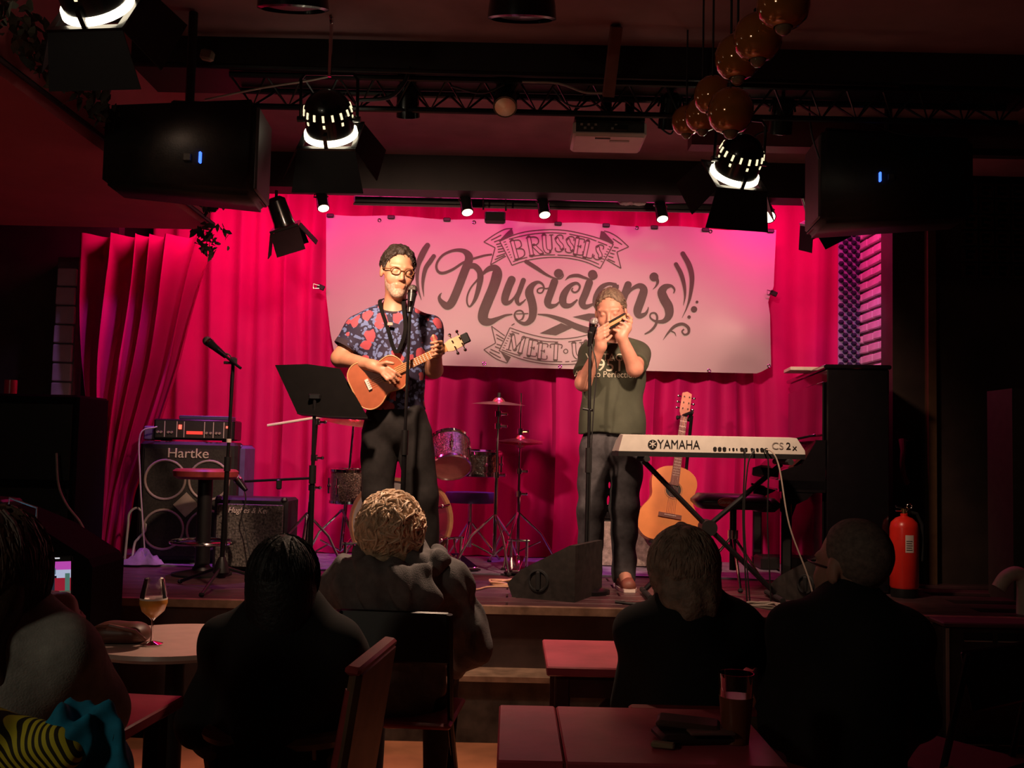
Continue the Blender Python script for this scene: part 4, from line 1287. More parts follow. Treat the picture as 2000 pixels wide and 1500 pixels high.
# ================================================================ floor monitors
def wedge(label, near, left, right, outline, mat, hole, depth):
    """near: front floor corner; left: other floor corner of the side panel; right: direction of the long side"""
    near, left, right = Vector(near), Vector(left), Vector(right)
    e1 = (left - near).normalized()
    e2 = (right - near)
    e2.z = 0
    e2 = (e2 - e1 * e2.dot(e1)).normalized()
    t = thing('floor_monitor', label, 'speaker', near + e1 * .2 + e2 * depth / 2)
    up = Vector((0, 0, 1))
    pts = [near + e1 * x + up * z_ for x, z_ in outline]
    n = len(pts)
    b = MB().add(pts + [p + e2 * depth for p in pts], [tuple(range(n)), tuple(range(2 * n - 1, n - 1, -1))] + [(i, i + n, (i + 1) % n + n, (i + 1) % n) for i in range(n)])
    bw(b, 'body', mat, t, smooth=False)
    nrm = -e2
    hc = near + e1 * hole[0] + up * hole[1] + nrm * .003
    bw(MB().torus(hc, nrm, hole[2], .008, 26, 6), 'handle_rim', m_rub, t)
    bw(MB().lathe([(hole[2], .0), (hole[2] * .8, -.01), (.001, -.012)], hc, nrm, 26, cap=False), 'handle_cup', hole[3], t)
    bw(MB().box(hc + nrm * .004, (.022, .02, hole[2] * 1.9), Matrix((e1, e2, up)).transposed(), bev=.006), 'handle_bar', m_rub, t)
    # grille on the slanted face
    q = [outline[-2], outline[-1]]
    a, c = near + e1 * q[0][0] + up * q[0][1], near + e1 * q[1][0] + up * q[1][1]
    return t
m_wdg = M('wedge_paint', (0.022, 0.018, 0.016), 0.6, var=0.4, scale=25, bump=.1)
nc = G(1122, 1177, SZ)
t = wedge('large black floor monitor with round side handle at the stage edge', nc, G(984, 1165, SZ), G(1200, 1170, SZ),
      [(0, 0.0), (.345, .0), (.375, .07), (.30, .145), (.03, .285), (0, .285)], m_wdg, (.20, .095, .052, M('handle_cup', (.10, .075, .06), .5)), .42)
nc2 = G(1606, 1182, SZ)
wedge('black floor monitor with pale round handle before the piano', nc2, G(1502, 1166, SZ), G(1690, 1176, SZ),
      [(0, 0.0), (.30, .0), (.34, .06), (.27, .12), (.03, .25), (0, .25)], m_wdg, (.10, .095, .045, M('handle_pale', (.42, .38, .36), .5)), .40)

# ================================================================ fire extinguisher
fe0 = Vector((W(1766, 1150, 5.74).x, 5.74, SZ))
t = thing('fire_extinguisher', 'red fire extinguisher with white label standing beside the piano', 'extinguisher', fe0)
mr = M('extinguisher_red', (.72, .025, .015), .3, var=.05, coat=.3)
MB().lathe([(.07, 0), (.072, .01), (.072, .05)], (0, 0, 0), (0, 0, 1), 28).build('foot_ring', m_black, t)
MB().lathe([(.072, .05), (.077, .06), (.077, .38), (.07, .41), (.045, .435), (.02, .445), (.02, .46)], (0, 0, 0), (0, 0, 1), 32).build('cylinder', mr, t)
MB().cyl((0, 0, .46), (0, 0, .485), .017, n=12).build('valve', M('brass', ()), t)
MB().box((-.015, 0, .492), (.07, .014, .012), (0, R(12), 0), bev=.003).build('lever', m_chrome, t)
MB().box((-.015, 0, .475), (.07, .012, .008), bev=.003).build('grip', m_chrome, t)
MB().cyl((.015, -.02, .47), (.015, -.035, .47), .013, n=12).build('gauge', m_chrome, t)
MB().torus((.03, 0, .50), (0, 1, 0), .014, .003, 14, 5).build('safety_pin', m_chrome, t)
MB().tube([(.018, 0, .47), (.07, 0, .46), (.10, 0, .40), (.098, -.01, .28), (.09, -.02, .2)], .010, 8).build('hose', m_rub, t)
lb = []
for a in np.linspace(-1.85, -1.25, 7):
    for z_ in (.25, .345):
        lb.append((.0778 * math.cos(a), .0778 * math.sin(a), z_))
MB().add(lb, [(2 * i, 2 * i + 2, 2 * i + 3, 2 * i + 1) for i in range(6)]).build('label', m_logo, t)
for k in range(5):
    MB().add([(.0784 * math.cos(a), .0784 * math.sin(a), z_) for a in np.linspace(-1.78, -1.35 - .05 * (k % 2), 4) for z_ in (.262 + k * .012, .266 + k * .012)], [(0, 2, 3, 1), (2, 4, 5, 3), (4, 6, 7, 5)]).build('print_line', m_black, t)

# ================================================================ subwoofer at the right of the stage
sw = thing('subwoofer_cabinet', 'big dark subwoofer cabinet with slot handles beside the stage', 'speaker', Vector((2.30, 4.98, 0)))
MB().box((0, .0, .30), (.46, .14, .58), bev=.01).build('body', M('sub_paint', (.035, .027, .022), .6, var=.3), sw)
MB().box((0, -.01, .60), (.50, .2, .022), bev=.006).build('top_board', M('sub_top', (.10, .05, .045), .6), sw)
MB().box((-.215, -.075, .30), (.012, .014, .56)).build('edge_strip', m_ring, sw, smooth=False)
for z_ in (.54, .06):
    for x in (-.07, .09):
        MB().box((x, -.072, z_), (.13, .012, .035)).build('slot', m_rub, sw, smooth=False)
        MB().box((x, -.076, z_ - .018), (.13, .014, .005)).build('slot_lip', m_ring, sw, smooth=False)
MB().tube([(-.1, -.075, .315), (.0, -.085, .308), (.1, -.075, .306)], .005, 6).build('handle', m_ring, sw)

# ================================================================ left side: black cabinet, round drum, desk
lc = thing('equipment_cabinet', 'tall black equipment cabinet at the edge of the stage', 'cabinet', Vector((-2.63, 5.62, SZ)))
MB().box((0, .2, .51), (.52, .42, 1.0), bev=.012).build('body', m_matt, lc)
MB().box((0, -.014, .75), (.46, .012, .42), bev=.004).build('door', m_black, lc)
MB().box((0, -.014, .27), (.46, .012, .46), bev=.004).build('door', m_black, lc)
MB().box((.17, -.026, .30), (.05, .02, .15), bev=.004).build('socket_panel', M('panel_dark', ()), lc)
o = MB().cyl(W(22, 735, 5.8) + Vector((0, 0, -.035)), W(22, 735, 5.8) + Vector((0, 0, .05)), .034, n=16).build('candle_glass', M('glass_red', (.5, .03, .07), .25))
o.location.z += SZ + 1.01 - (W(22, 735, 5.8).z - .035)
tag(o, 'small red glass standing on the black equipment cabinet', 'glass')
# round frame drum
rd = thing('frame_drum', 'round pale frame drum leaning behind the black cabinet', 'drum', W(160, 895, 6.05))
rc_ = W(146, 846, 6.1)
rax = Vector((.93, -.35, .1)).normalized()
bw(MB().lathe([(.15, 0), (.12, .02), (.001, .035)], rc_, rax, 36, cap=False), 'skin', M('drum_pink', (.62, .36, .34), .5), rd)
bw(MB().lathe([(.15, -.07), (.155, -.07), (.155, .004), (.15, .004)], rc_, rax, 36, cap=False), 'frame', m_wood, rd)
st_ = MB().tube([rc_ + Vector((0, 0, -.15)), Vector((rc_.x, rc_.y, SZ + .01))], .02, 8)
bw(st_, 'leg', m_black, rd)
# sloped desk in front of the stage
md = thing('mixing_desk', 'black sloped mixing desk with a blue light before the stage', 'mixer', Vector((W(60, 1100, 4.5).x, 4.5, 0)))
pp = [(-.7, .0), (.33, .0), (.33, .84), (.31, .875), (.10, 1.0), (-.08, 1.07), (-.7, 1.10)]
MB().prism(pp, (0, .2, 0), (1, 0, 0), (0, 0, 1), .35).build('console', m_matt, md, smooth=False)
MB().box((-.30, .1, 1.09), (.32, .2, .05), (0, R(4), 0), bev=.01).build('meter_bridge', M('panel_dark', ()), md)
for k in range(3):
    MB().box((-.36 + k * .04, -.158, 1.03), (.022, .014, .016), bev=.003).build('button', m_ring, md)
MB().ball((-.005, -.155, 1.045), .014, 10).build('indicator_light', M('cyan_led', (.1, .4, .8), .3, emit=(.1, .5, 1), estr=12, var=0), md)
MB().tube([(-.06, -.1, 1.07), (-.06, -.1, 1.12), (.06, -.1, 1.08), (.06, -.1, 1.03)], .004, 6).build('wire_rail', m_ring, md)

# ---- cables, cloth and small clutter on the stage floor
m_cloth = M('cloth_violet', (.26, .2, .34), .85, var=.3, scale=12, bump=.3)
def heap(name, label, c, r, mat, seed, h=.05):
    g = np.random.default_rng(seed)
    vs, fs, n, k = [], [], 20, 6
    for i in range(k + 1):
        for j in range(n):
            a = 2 * math.pi * j / n
            q = i / k
            rr = r * q * (1 + .25 * math.sin(3 * a + seed) + .12 * math.sin(7 * a))
            z_ = h * (1 - q ** 2) * (1 + .4 * math.sin(5 * a + 9 * q)) if i < k else 0.0
            vs.append((c[0] + rr * math.cos(a), c[1] + .7 * rr * math.sin(a), c[2] + max(0, z_) + .002))
    for i in range(k):
        for j in range(n):
            fs.append((i * n + j, i * n + (j + 1) % n, (i + 1) * n + (j + 1) % n, (i + 1) * n + j))
    return tag(MB().add(vs, fs).build(name, mat, ang=60), label, 'cloth')
hp = onstage(283, 6.36, SZ + .012)
heap('folded_cloth', 'crumpled violet-lit cloth on the rug beside the white cable loop', hp, .11, m_cloth, 2, .07)
heap('folded_cloth', 'dark violet bundle of cloth behind the mixing desk', onstage(168, 5.9), .14, m_cloth, 5, .17)
pz0 = lambda px, py, Y: W(px, py, Y)
cable('white_cable', [onstage(248, 6.45, SZ + .02), W(250, 1030, 6.45), W(253, 1003, 6.45), W(268, 992, 6.45), W(283, 1008, 6.45), W(284, 1034, 6.43), W(270, 1052, 6.42), W(263, 1062, 6.42), onstage(262, 6.40, SZ + .03)], .0075, m_cablew, 'white cable standing up in a loop on the rug')
cable('floor_cable', [onstage(250, 6.42, SZ + .02), onstage(232, 6.36, SZ + .016), onstage(275, 6.33, SZ + .016), onstage(320, 6.36, SZ + .016)], .005, m_cablew, 'pale cable lying along the edge of the rug')
cable('hanging_cable', [W(110, 885, 5.55), W(114, 945, 5.53), W(130, 985, 5.5), W(158, 1022, 5.48), W(166, 1052, 5.46), Vector((W(170, 1100, 5.4).x, 5.42, SZ + .006))], .006, m_ring, 'pinkish cable falling from the black equipment cabinet')
m_cabley = M('cable_yellow', (.55, .30, .16), .5)
pts = []
for k in range(26):
    a = k * .75
    pts.append(Vector((W(985, 1100, 6.0).x + (.12 + .03 * math.sin(k)) * math.cos(a) + k * .004, 5.86 + .1 * math.sin(a), SZ + .008 + .0035 * (k % 5))))
cable('coiled_cable', pts, .0055, m_cabley, 'yellowish cable lying in loose coils beside the floor monitor')
cable('floor_cable', [onstage(900, 5.55, SZ + .007), onstage(935, 5.6, SZ + .007), onstage(960, 5.72, SZ + .007), onstage(1010, 5.75, SZ + .007)], .005, m_cabley, 'yellowish cable stretched over the boards before the drums')
pts = []
for k in range(24):
    a = k * .7
    pts.append(Vector((W(1490, 1165, 5.16).x + (.12 + .04 * math.sin(k * 1.3)) * math.cos(a), 5.2 + .06 * math.sin(a), SZ + .008 + .004 * (k % 4))))
cable('coiled_cable', pts, .006, m_ring, 'grey cable coiled on the boards under the synthesizer')
cable('floor_cable', [onstage(1205, 5.25, SZ + .007), onstage(1240, 5.2, SZ + .007), onstage(1262, 5.25, SZ + .007), onstage(1300, 5.35, SZ + .007)], .008, m_cablek, 'black cable beside the rear of the large floor monitor')
o = MB().box(onstage(515, 6.02) + Vector((0, 0, .03)), (.10, .16, .05), (0, 0, .6), bev=.01).build('effect_pedal', M('pedal_violet', (.2, .16, .3), .4))
tag(o, 'small effect pedal lying before the combo amplifier', 'pedal')
o = MB().box(onstage(1520, 6.95) + Vector((0, 0, .05)), (.28, .22, .09), bev=.012).build('power_box', m_black)
tag(o, 'flat black power box under the piano', 'box')
# ================================================================ overhead: lamps, truss, speakers, projector
m_canblk = M('can_black', (0.008, 0.007, 0.007), 0.25, metal=.2, var=.1, coat=.3)
m_glow = M('lamp_glow', (1, .9, .75), .4, emit=(1.0, .86, .62), estr=6.0, var=0)
m_slit = M('lamp_slit', (1, .8, .5), .4, emit=(1.0, .82, .5), estr=1.3, var=0)
m_lens = M('lamp_lens', (1, .9, .7), .3, emit=(1.0, .78, .48), estr=7.0, var=0)
m_inner = M('reflector', (.75, .7, .6), .3, metal=.8, var=0)
m_flap = M('barn_door', (.012, .008, .009), .55, var=.2)

def par_can(label, c, ax, r=.10, lit=True, hang=.2, group=None):
    """theatre can: dome, vented body, bright gap, colour frame, barn doors, yoke and clamp"""
    c, ax = Vector(c), Vector(ax).normalized()
    t = thing('stage_light', label, 'stage light', c, group=group)
    u, w, _ = frame(ax)
    prof = [(r * .12, -r * .98)] + [(r * math.cos(a), r * math.sin(a)) for a in np.linspace(-1.35, 0, 8)] + [(r, r * .72)]
    bw(MB().lathe(prof, c, ax, 32, cap=True), 'housing', m_canblk, t)
    for k in range(16):
        a = 2 * math.pi * k / 16
        d = u * math.cos(a) + w * math.sin(a)
        for h, L_ in ((-.22, .26), (.12, .14)):
            if h > 0 and k % 2:
                continue
            rr = r * math.sqrt(max(0, 1 - h * h)) if h < 0 else r
            tg = (ax * math.cos(math.asin(-h)) + d * (-h)) if h < 0 else ax
            sd = tg.cross(d).normalized()
            bw(MB().box(c + ax * r * h + d * (rr + .0006), (r * .09, r * L_, .004), Matrix((sd, tg, d)).transposed()), 'vent_slot', m_slit if lit else m_black, t, smooth=False)
    bw(MB().lathe([(r * 1.0, r * .72), (r * 1.10, r * .76), (r * 1.12, r * .95)], c, ax, 32, cap=False), 'reflector_ring', m_glow if lit else m_inner, t)
    for k in range(3):
        a = math.pi / 2 + k * 2.094
        d = u * math.cos(a) + w * math.sin(a)
        bw(MB().box(c + ax * r * .72 + d * r * 1.10, (r * .16, r * .16, r * .6), Matrix((d, ax.cross(d), ax)).transposed()), 'bracket', m_canblk, t, smooth=False)
    fz = Vector((0, 0, 1)) - ax * ax.z
    fz.normalize()
    fx = ax.cross(fz)
    F = lambda x, z_, h: c + fx * x * r + fz * z_ * r + ax * h * r
    q = 1.2
    for x0, z0, x1, z1 in ((-q, q, q, q * .86), (-q, -q * .86, q, -q), (-q, -q, -q * .86, q), (q * .86, -q, q, q)):
        bw(MB().box(F((x0 + x1) / 2, (z0 + z1) / 2, 1.0), (abs(x1 - x0) * r + .004, abs(z1 - z0) * r + .004, .01), Matrix((fx, fz, ax)).transposed()), 'colour_frame', m_canblk, t, smooth=False)
    for vx, vz, ln in ((0, 1, 1.5), (0, -1, 1.5), (1, 0, 1.3), (-1, 0, 1.3)):
        if vx == 0:
            p = [F(-q, vz * q, 1.05), F(q, vz * q, 1.05), F(q * 1.25, vz * (q + ln * .55), 1.05 + ln), F(-q * 1.25, vz * (q + ln * .55), 1.05 + ln)]
        else:
            p = [F(vx * q, -q, 1.05), F(vx * q, q, 1.05), F(vx * (q + ln * .6), q * 1.1, 1.05 + ln), F(vx * (q + ln * .6), -q * 1.1, 1.05 + ln)]
        nrm = (p[1] - p[0]).cross(p[3] - p[0]).normalized() * .002
        bw(MB().add([a + nrm for a in p] + [a - nrm for a in p], [(0, 1, 2, 3), (7, 6, 5, 4)] + [(i, i + 4, (i + 1) % 4 + 4, (i + 1) % 4) for i in range(4)]), 'barn_door', m_flap, t, smooth=False)
    up = Vector((0, 0, 1))
    yx = ax.cross(up).normalized()
    pv = c + ax * r * .25
    tp = c + up * r * 1.55
    for s in (-1, 1):
        bw(MB().cyl(pv + yx * s * r * 1.0, pv + yx * s * r * 1.32, .012, n=10), 'tilt_knob', m_canblk, t)
    bw(MB().tube([pv + yx * -r * 1.18, tp + yx * -r * 1.18 - up * .01, tp + yx * -r * 1.0 + up * .012, tp + yx * r * 1.0 + up * .012, tp + yx * r * 1.18 - up * .01, pv + yx * r * 1.18], .007, 6), 'yoke', m_blackm, t)
    bw(MB().cyl(tp, tp + up * (hang + .02), .008, n=8), 'hook_bolt', m_chrome, t)
    bw(MB().torus(tp + up * hang, (1, 0, .1), .022, .006, 14, 6), 'hook_clamp', m_chrome, t)
    return t
par_can('glowing theatre can hung over the ukulele player, left of the projector', W(641, 222, 4.06), (.03, .70, -.71), .098, True, CZ - .155 - W(641, 222, 4.06).z)
par_can('glowing theatre can hung below the amber glass globes', W(1447, 305, 4.36), (-.16, .68, -.71), .098, True, .10)
par_can('glowing theatre can beside the lowered red ceiling', W(168, -42, 3.0), (.10, .78, -.60), .10, True, CZ - .16 - W(168, -42, 3.0).z)
lamp('key_light_c', 'SPOT', W(175, 30, 3.35), (-0.5, 5.4, 1.0), 5, WARM, 0.05, 46, 0.6)

# unlit and lit small spots
def small_spot(label, a, b, r, lit, lens=None, top=None):
    a, b = Vector(a), Vector(b)
    ax = (b - a).normalized()
    L_ = (b - a).length
    t = thing('spot_lamp', label, 'spotlight', a)
    bw(MB().lathe([(r * .5, -.02), (r * .9, 0), (r, L_ * .5), (r * 1.05, L_), (r * .9, L_)], a, ax, 20), 'housing', m_canblk, t)
    bw(MB().lathe([(r * .9, L_ + .001), (r * .5, L_ + .006), (.001, L_ + .008)], a, ax, 20, cap=False), 'lens', lens or (m_lens if lit else m_inner), t)
    tp = Vector(top) if top is not None else a + Vector((0, 0, .12))
    m_ = lerp(a, b, .3)
    sx = ax.cross(Vector((0, 0, 1)))
    if sx.length < .1: sx = Vector((1, 0, 0))
    sx.normalize()
    bw(MB().tube([m_ + sx * r * 1.15, tp + sx * r * .9 + Vector((0, 0, -.03)), tp + sx * -r * .9 + Vector((0, 0, -.03)), m_ - sx * r * 1.15], .005, 6), 'yoke', m_canblk, t)
    bw(MB().cyl(tp + Vector((0, 0, -.03)), tp, .008, n=8), 'mount', m_canblk, t)
    return t
bz = 2.902
for (x, y), lab in (((632, 407), 'small lit spot under the beam beside the barn-door lamp'), ((913, 415), 'small lit spot under the beam next to the flat black flood'), ((1064, 420), 'small lit spot under the beam over the word on the top scroll'), ((1294, 428), 'small lit spot under the beam beside the crumpled white cloth')):
    e = W(x, y, 6.10)
    s_ = W(x - 6, y - 36, 6.16)
    small_spot(lab, s_, e, .036, True, None, Vector((s_.x, 6.12, bz)))
e = W(1502, 424, 6.02)
s_ = W(1495, 404, 6.13)
small_spot('round lit spot facing the room at the end of the beam', s_, e, .04, True, None, Vector((s_.x, 6.12, bz)))
for (x, y, Y), lab in (((796, 168, 4.42), 'unlit black spot on the truss between the theatre can and projector'), ((988, 172, 4.44), 'unlit black spot on the truss showing its pale lens'), ((1312, 190, 4.44), 'unlit black spot on the truss behind the amber globes'), ((1530, 200, 4.44), 'unlit black spot on the truss near the right loudspeaker')):
    a = W(x, y, Y)
    b_ = a + Vector((.0, -.10 if x == 988 else .06, -.12))
    small_spot(lab, a, b_, .05, False, None if x == 988 else m_canblk, Vector((a.x, 4.44, 2.98)))

# lattice truss under the black beam
tr = thing('lighting_truss', 'black lattice lighting truss below the ceiling beam', 'truss', Vector((.2, 4.4, 2.87)))
tx0, tx1 = -1.25, 2.2
for y_, z_ in ((4.33, 2.965), (4.53, 2.965), (4.43, 2.86)):
    bw(MB().tube([(tx0, y_, z_), (tx1, y_, z_)], .014, 8), 'chord', m_blackm, tr)
n_ = 22
for k in range(n_):
    xa, xb = tx0 + (tx1 - tx0) * k / n_, tx0 + (tx1 - tx0) * (k + 1) / n_
    xm = (xa + xb) / 2
    bw(MB().tube([(xa, 4.33, 2.965), (xm, 4.43, 2.86), (xb, 4.33, 2.965)], .006, 5), 'lattice_bar', m_blackm, tr)
    bw(MB().tube([(xa, 4.53, 2.965), (xm, 4.43, 2.86), (xb, 4.53, 2.965)], .006, 5), 'lattice_bar', m_blackm, tr)
rl = MB().tube([(-1.9, 4.20, 2.955), (1.6, 4.22, 2.945)], .012, 8).build('conduit_pipe', m_blackm)
tag(rl, 'long dark conduit pipe in front of the truss', 'pipe')
for i, (p, lab) in enumerate((([(640, 150), (600, 158), (510, 172), (400, 195)], 'taut pale safety wire running from the theatre can hook'), ([(700, 196), (760, 190), (790, 160), (800, 130)], 'thick black cable looping beside the theatre can'),
                              ([(880, 168), (940, 182), (985, 165)], 'sagging black cable between two unlit truss spots'), ([(1080, 172), (1110, 205), (1160, 205), (1185, 180)], 'black cable drooping behind the projector pole'),
                              ([(1020, 160), (1090, 163), (1140, 180), (1180, 182)], 'pale thin cable along the truss next to the projector'), ([(1265, 225), (1285, 245), (1310, 262), (1320, 235)], 'black cable hanging off the side of the projector'),
                              ([(1530, 250), (1480, 262), (1465, 285)], 'black cable from a truss spot to the lower theatre can'), ([(1580, 200), (1585, 260), (1600, 310)], 'black cable dropping to the right loudspeaker'), ([(1690, 238), (1760, 262), (1830, 265), (1860, 245)], 'slack cable above the right loudspeaker'))):
    cable('overhead_cable', [W(x, y, 4.25 if i < 5 else 4.6) for x, y in p], .0045 if i not in (1,) else .009, m_ring if i in (0, 4) else m_cablek, lab)

# loudspeakers
def loudspeaker(label, c, rz, mirror, led, k=1.0):
    t = thing('loudspeaker', label, 'speaker', c, rz)
    pr = [(-.345, -.16), (.345, -.20), (.345, .20), (-.345, .16)]
    w_, h_, d_ = .345 * k, .225 * k, .19 * k
    m_ = mirror
    vs = [(-w_ * m_, -d_ * .75, -h_ * .82), (w_ * m_, -d_, -h_), (w_ * m_, d_, -h_), (-w_ * m_, d_ * .75, -h_ * .82), (-w_ * m_, -d_ * .75, h_ * .82), (w_ * m_, -d_, h_), (w_ * m_, d_, h_), (-w_ * m_, d_ * .75, h_ * .82)]
    bm = bmesh.new()
    bv = [bm.verts.new(v) for v in vs]
    for f in ((3, 2, 1, 0), (4, 5, 6, 7), (0, 1, 5, 4), (1, 2, 6, 5), (2, 3, 7, 6), (3, 0, 4, 7)):
        bm.faces.new([bv[i] for i in f])
    bmesh.ops.recalc_face_normals(bm, faces=bm.faces)
    bmesh.ops.bevel(bm, geom=list(bm.edges), offset=.022, segments=3, affect='EDGES')
    me = bpy.data.meshes.new('body')
    bm.to_mesh(me)
    bm.free()
    me.shade_smooth()
    me.materials.append(M('speaker_black', (.012, .009, .008), .55, var=.3, scale=40, bump=.1, bscale=150))
    o = bpy.data.objects.new('body', me)
    COL.objects.link(o)
    o.parent = t
    MB().box((w_ * m_ * 1.005, 0, 0), (.02, d_ * 1.7, h_ * 1.75), bev=.008).build('front_grille', M('speaker_grille', (.05, .03, .032), .5), t)
    MB().box((led[0], -d_ * .93, led[1]), (.010, .02, .045), bev=.003).build('status_light', m_blue, t)
    MB().box((led[0] - .05 * m_, -d_ * .92, led[1]), (.03, .016, .03), bev=.003).build('control_panel', m_grille, t)
    MB().box((0, 0, h_ + .0), (.12, .1, .03), bev=.006).build('mount_plate', m_blackm, t)
    MB().cyl((0, 0, h_), (0, 0, 3.10 - c[2]), .018, n=10).build('hanging_pole', m_blackm, t)
    return t
lsL = W(366, 303, 4.02)
loudspeaker('black loudspeaker with blue light hung beside the lowered red ceiling', lsL, R(3), 1, (.09, -.05), .85)
lsR = W(1735, 361, 4.78)
loudspeaker('black loudspeaker with blue light hung over the piano side', lsR, R(-5), -1, (-.085, -.01))

# projector on its pole
pj = thing('projector', 'white ceiling projector with a rear connector panel', 'projector', W(1191, 252, 4.58))
m_pjw = M('projector_white', (.58, .44, .40), .45, var=.05)
MB().box((0, .12, 0), (.335, .27, .075), bev=.012).build('body', m_pjw, pj)
MB().box((0, .12, .05), (.32, .25, .03), bev=.006).build('top_cover', m_black, pj)
MB().box((0, -.017, .005), (.31, .006, .05)).build('connector_panel', m_grille, pj, smooth=False)
for k in range(7):
    MB().box((-.13 + k * .016 + (0.06 if k > 4 else 0), -.022, .012 - .016 * (k % 2)), (.011, .006, .009)).build('socket', m_ring, pj, smooth=False)
MB().box((.05, -.022, .0), (.06, .008, .025), bev=.003).build('vent', m_black, pj)
MB().box((-.03, .02, -.039), (.07, .01, .004)).build('latch', m_black, pj, smooth=False)
MB().box((.05, .06, -.039), (.09, .02, .003)).build('lens_badge', m_ring, pj, smooth=False)
MB().box((-.01, .1, .11), (.05, .05, .14), bev=.006).build('mount_bracket', m_blackm, pj)
MB().box((.10, .1, .11), (.04, .05, .14), bev=.006).build('mount_bracket', m_blackm, pj)
bw(MB().tube([W(1186, 205, 4.66), Vector((W(1186, 205, 4.66).x, 4.66, 3.105))], .022, 8), 'drop_pole', m_blackm, pj)
bw(MB().box(lerp(W(1204, 52, 4.06), W(1188, 188, 4.20), .5), (.045, .04, (W(1204, 52, 4.06) - W(1188, 188, 4.20)).length), (W(1204, 52, 4.06) - W(1188, 188, 4.20)).to_track_quat('Z', 'Y').to_matrix()), 'wooden_strut', M('strut_wood', (.22, .09, .07), .6), pj, smooth=False)

# LED bar behind the beam, flat flood, barn-door lamps, crumpled cloth
lb_ = thing('led_bar', 'long black LED wash bar hung between the beam and banner', 'stage light', W(1045, 400, 6.45))
bL, bR = W(692, 390, 6.45), W(1402, 408, 6.45)
bw(MB().box(lerp(bL, bR, .5), ((bR - bL).length, .07, .055), bev=.01), 'housing', m_black, lb_)
bw(MB().box(lerp(bL, bR, .5) + Vector((0, -.03, -.032)), ((bR - bL).length, .012, .012)), 'lower_rail', M('rail_maroon', (.06, .02, .03), .4), lb_, smooth=False)
for k in range(6):
    p = lerp(bL, bR, (k + .4) / 6)
    bw(MB().cyl(p, Vector((p.x, 6.45, WZ - .003)), .008, n=8), 'hanger', m_blackm, lb_)
for k in range(24):
    p = lerp(bL, bR, (k + .5) / 24)
    bw(MB().cyl(p + Vector((0, .034, .012)), p + Vector((0, .04, .012)), .02, n=10), 'diode', M('diode_pink', (.6, .1, .4), .3, emit=(1, .05, .5), estr=2.0, var=0), lb_)
fl = thing('flood_lamp', 'flat black flood lamp on a wire bracket before the banner', 'stage light', W(967, 425, 6.3))
bw(MB().box(W(967, 425, 6.3), (.13, .06, .065), (R(-15), 0, 0), bev=.008), 'housing', m_black, fl)
bw(MB().tube([W(944, 410, 6.3), W(944, 380, 6.28), W(988, 382, 6.28), W(988, 412, 6.3)], .006, 6), 'bracket', m_blackm, fl)
bw(MB().cyl(W(966, 381, 6.28), Vector((W(966, 381, 6.28).x, 6.28, WZ - .003)), .007, n=8), 'hanger', m_blackm, fl)
def barn_lamp(label, c, ax, up, tops, Y):
    c, ax = Vector(c), Vector(ax).normalized()
    t = thing('barn_door_lamp', label, 'stage light', c)
    up = Vector(up)
    up = (up - ax * up.dot(ax)).normalized()
    sx = ax.cross(up)
    bw(MB().lathe([(.03, -.17), (.055, -.15), (.06, -.02), (.065, 0)], c, ax, 20), 'housing', m_canblk, t)
    mt = Matrix((sx, up, ax)).transposed()
    bw(MB().box(c + ax * .01, (.17, .17, .015), mt), 'frame', m_canblk, t, smooth=False)
    for dx, dy in ((1, 0), (-1, 0), (0, 1), (0, -1)):
        p = [c + ax * .02 + sx * (dx * .085 + s * .085 * abs(dy)) + up * (dy * .085 + s * .085 * abs(dx)) for s in (-1, 1)]
        q = [a + ax * .13 + sx * dx * .06 + up * dy * .06 for a in p]
        nrm = (p[1] - p[0]).cross(q[0] - p[0]).normalized() * .002
        pp_ = [p[0], p[1], q[1], q[0]]
        bw(MB().add([a + nrm for a in pp_] + [a - nrm for a in pp_], [(0, 1, 2, 3), (7, 6, 5, 4)] + [(i, i + 4, (i + 1) % 4 + 4, (i + 1) % 4) for i in range(4)]), 'barn_door', M('flap_maroon', (.012, .004, .006), .8, spec=.15), t, smooth=False)
    tp = Vector(tops)
    m_ = c - ax * .07
    bw(MB().tube([m_ + sx * .075, tp + sx * .05 + Vector((0, 0, -.06)), tp + Vector((0, 0, -.03)), tp - sx * .05 + Vector((0, 0, -.06)), m_ - sx * .075], .006, 6), 'yoke', m_canblk, t)
    bw(MB().cyl(tp + Vector((0, 0, -.04)), tp, .009, n=8), 'mount', m_canblk, t)
cL = W(556, 440, 5.92)
barn_lamp('black barn-door lamp hung at the left end of the beam', cL, (.30, .35, -.9), (.9, 0, .35), W(540, 372, 5.96), 5.9)
cR = W(1598, 425, 5.95)
barn_lamp('black barn-door lamp half hidden behind the right loudspeaker', cR, (.45, .35, -.85), (.8, 0, .5), Vector((W(1592, 372, 6.0).x, 6.05, 2.90)), 5.9)
cl_ = W(1232, 388, 6.36)
b = MB().ball(cl_, .09, 14, (1.05, .5, .42))
for i, v in enumerate(b.v):
    v += Vector((.02 * math.sin(i * 2.3), .01 * math.sin(i), .02 * math.sin(i * 3.1)))
tag(b.build('crumpled_cloth', M('cloth_pale', (.6, .5, .52), .8), smooth=False), 'crumpled white cloth stuffed on top of the LED bar', 'cloth')
o = MB().box(W(405, 108, 4.25), (.055, .04, .045), (0, .2, 0), bev=.008).build('junction_box', M('box_pale', (.3, .22, .17), .6))
tag(o, 'small pale junction box on the black ceiling beam', 'box')

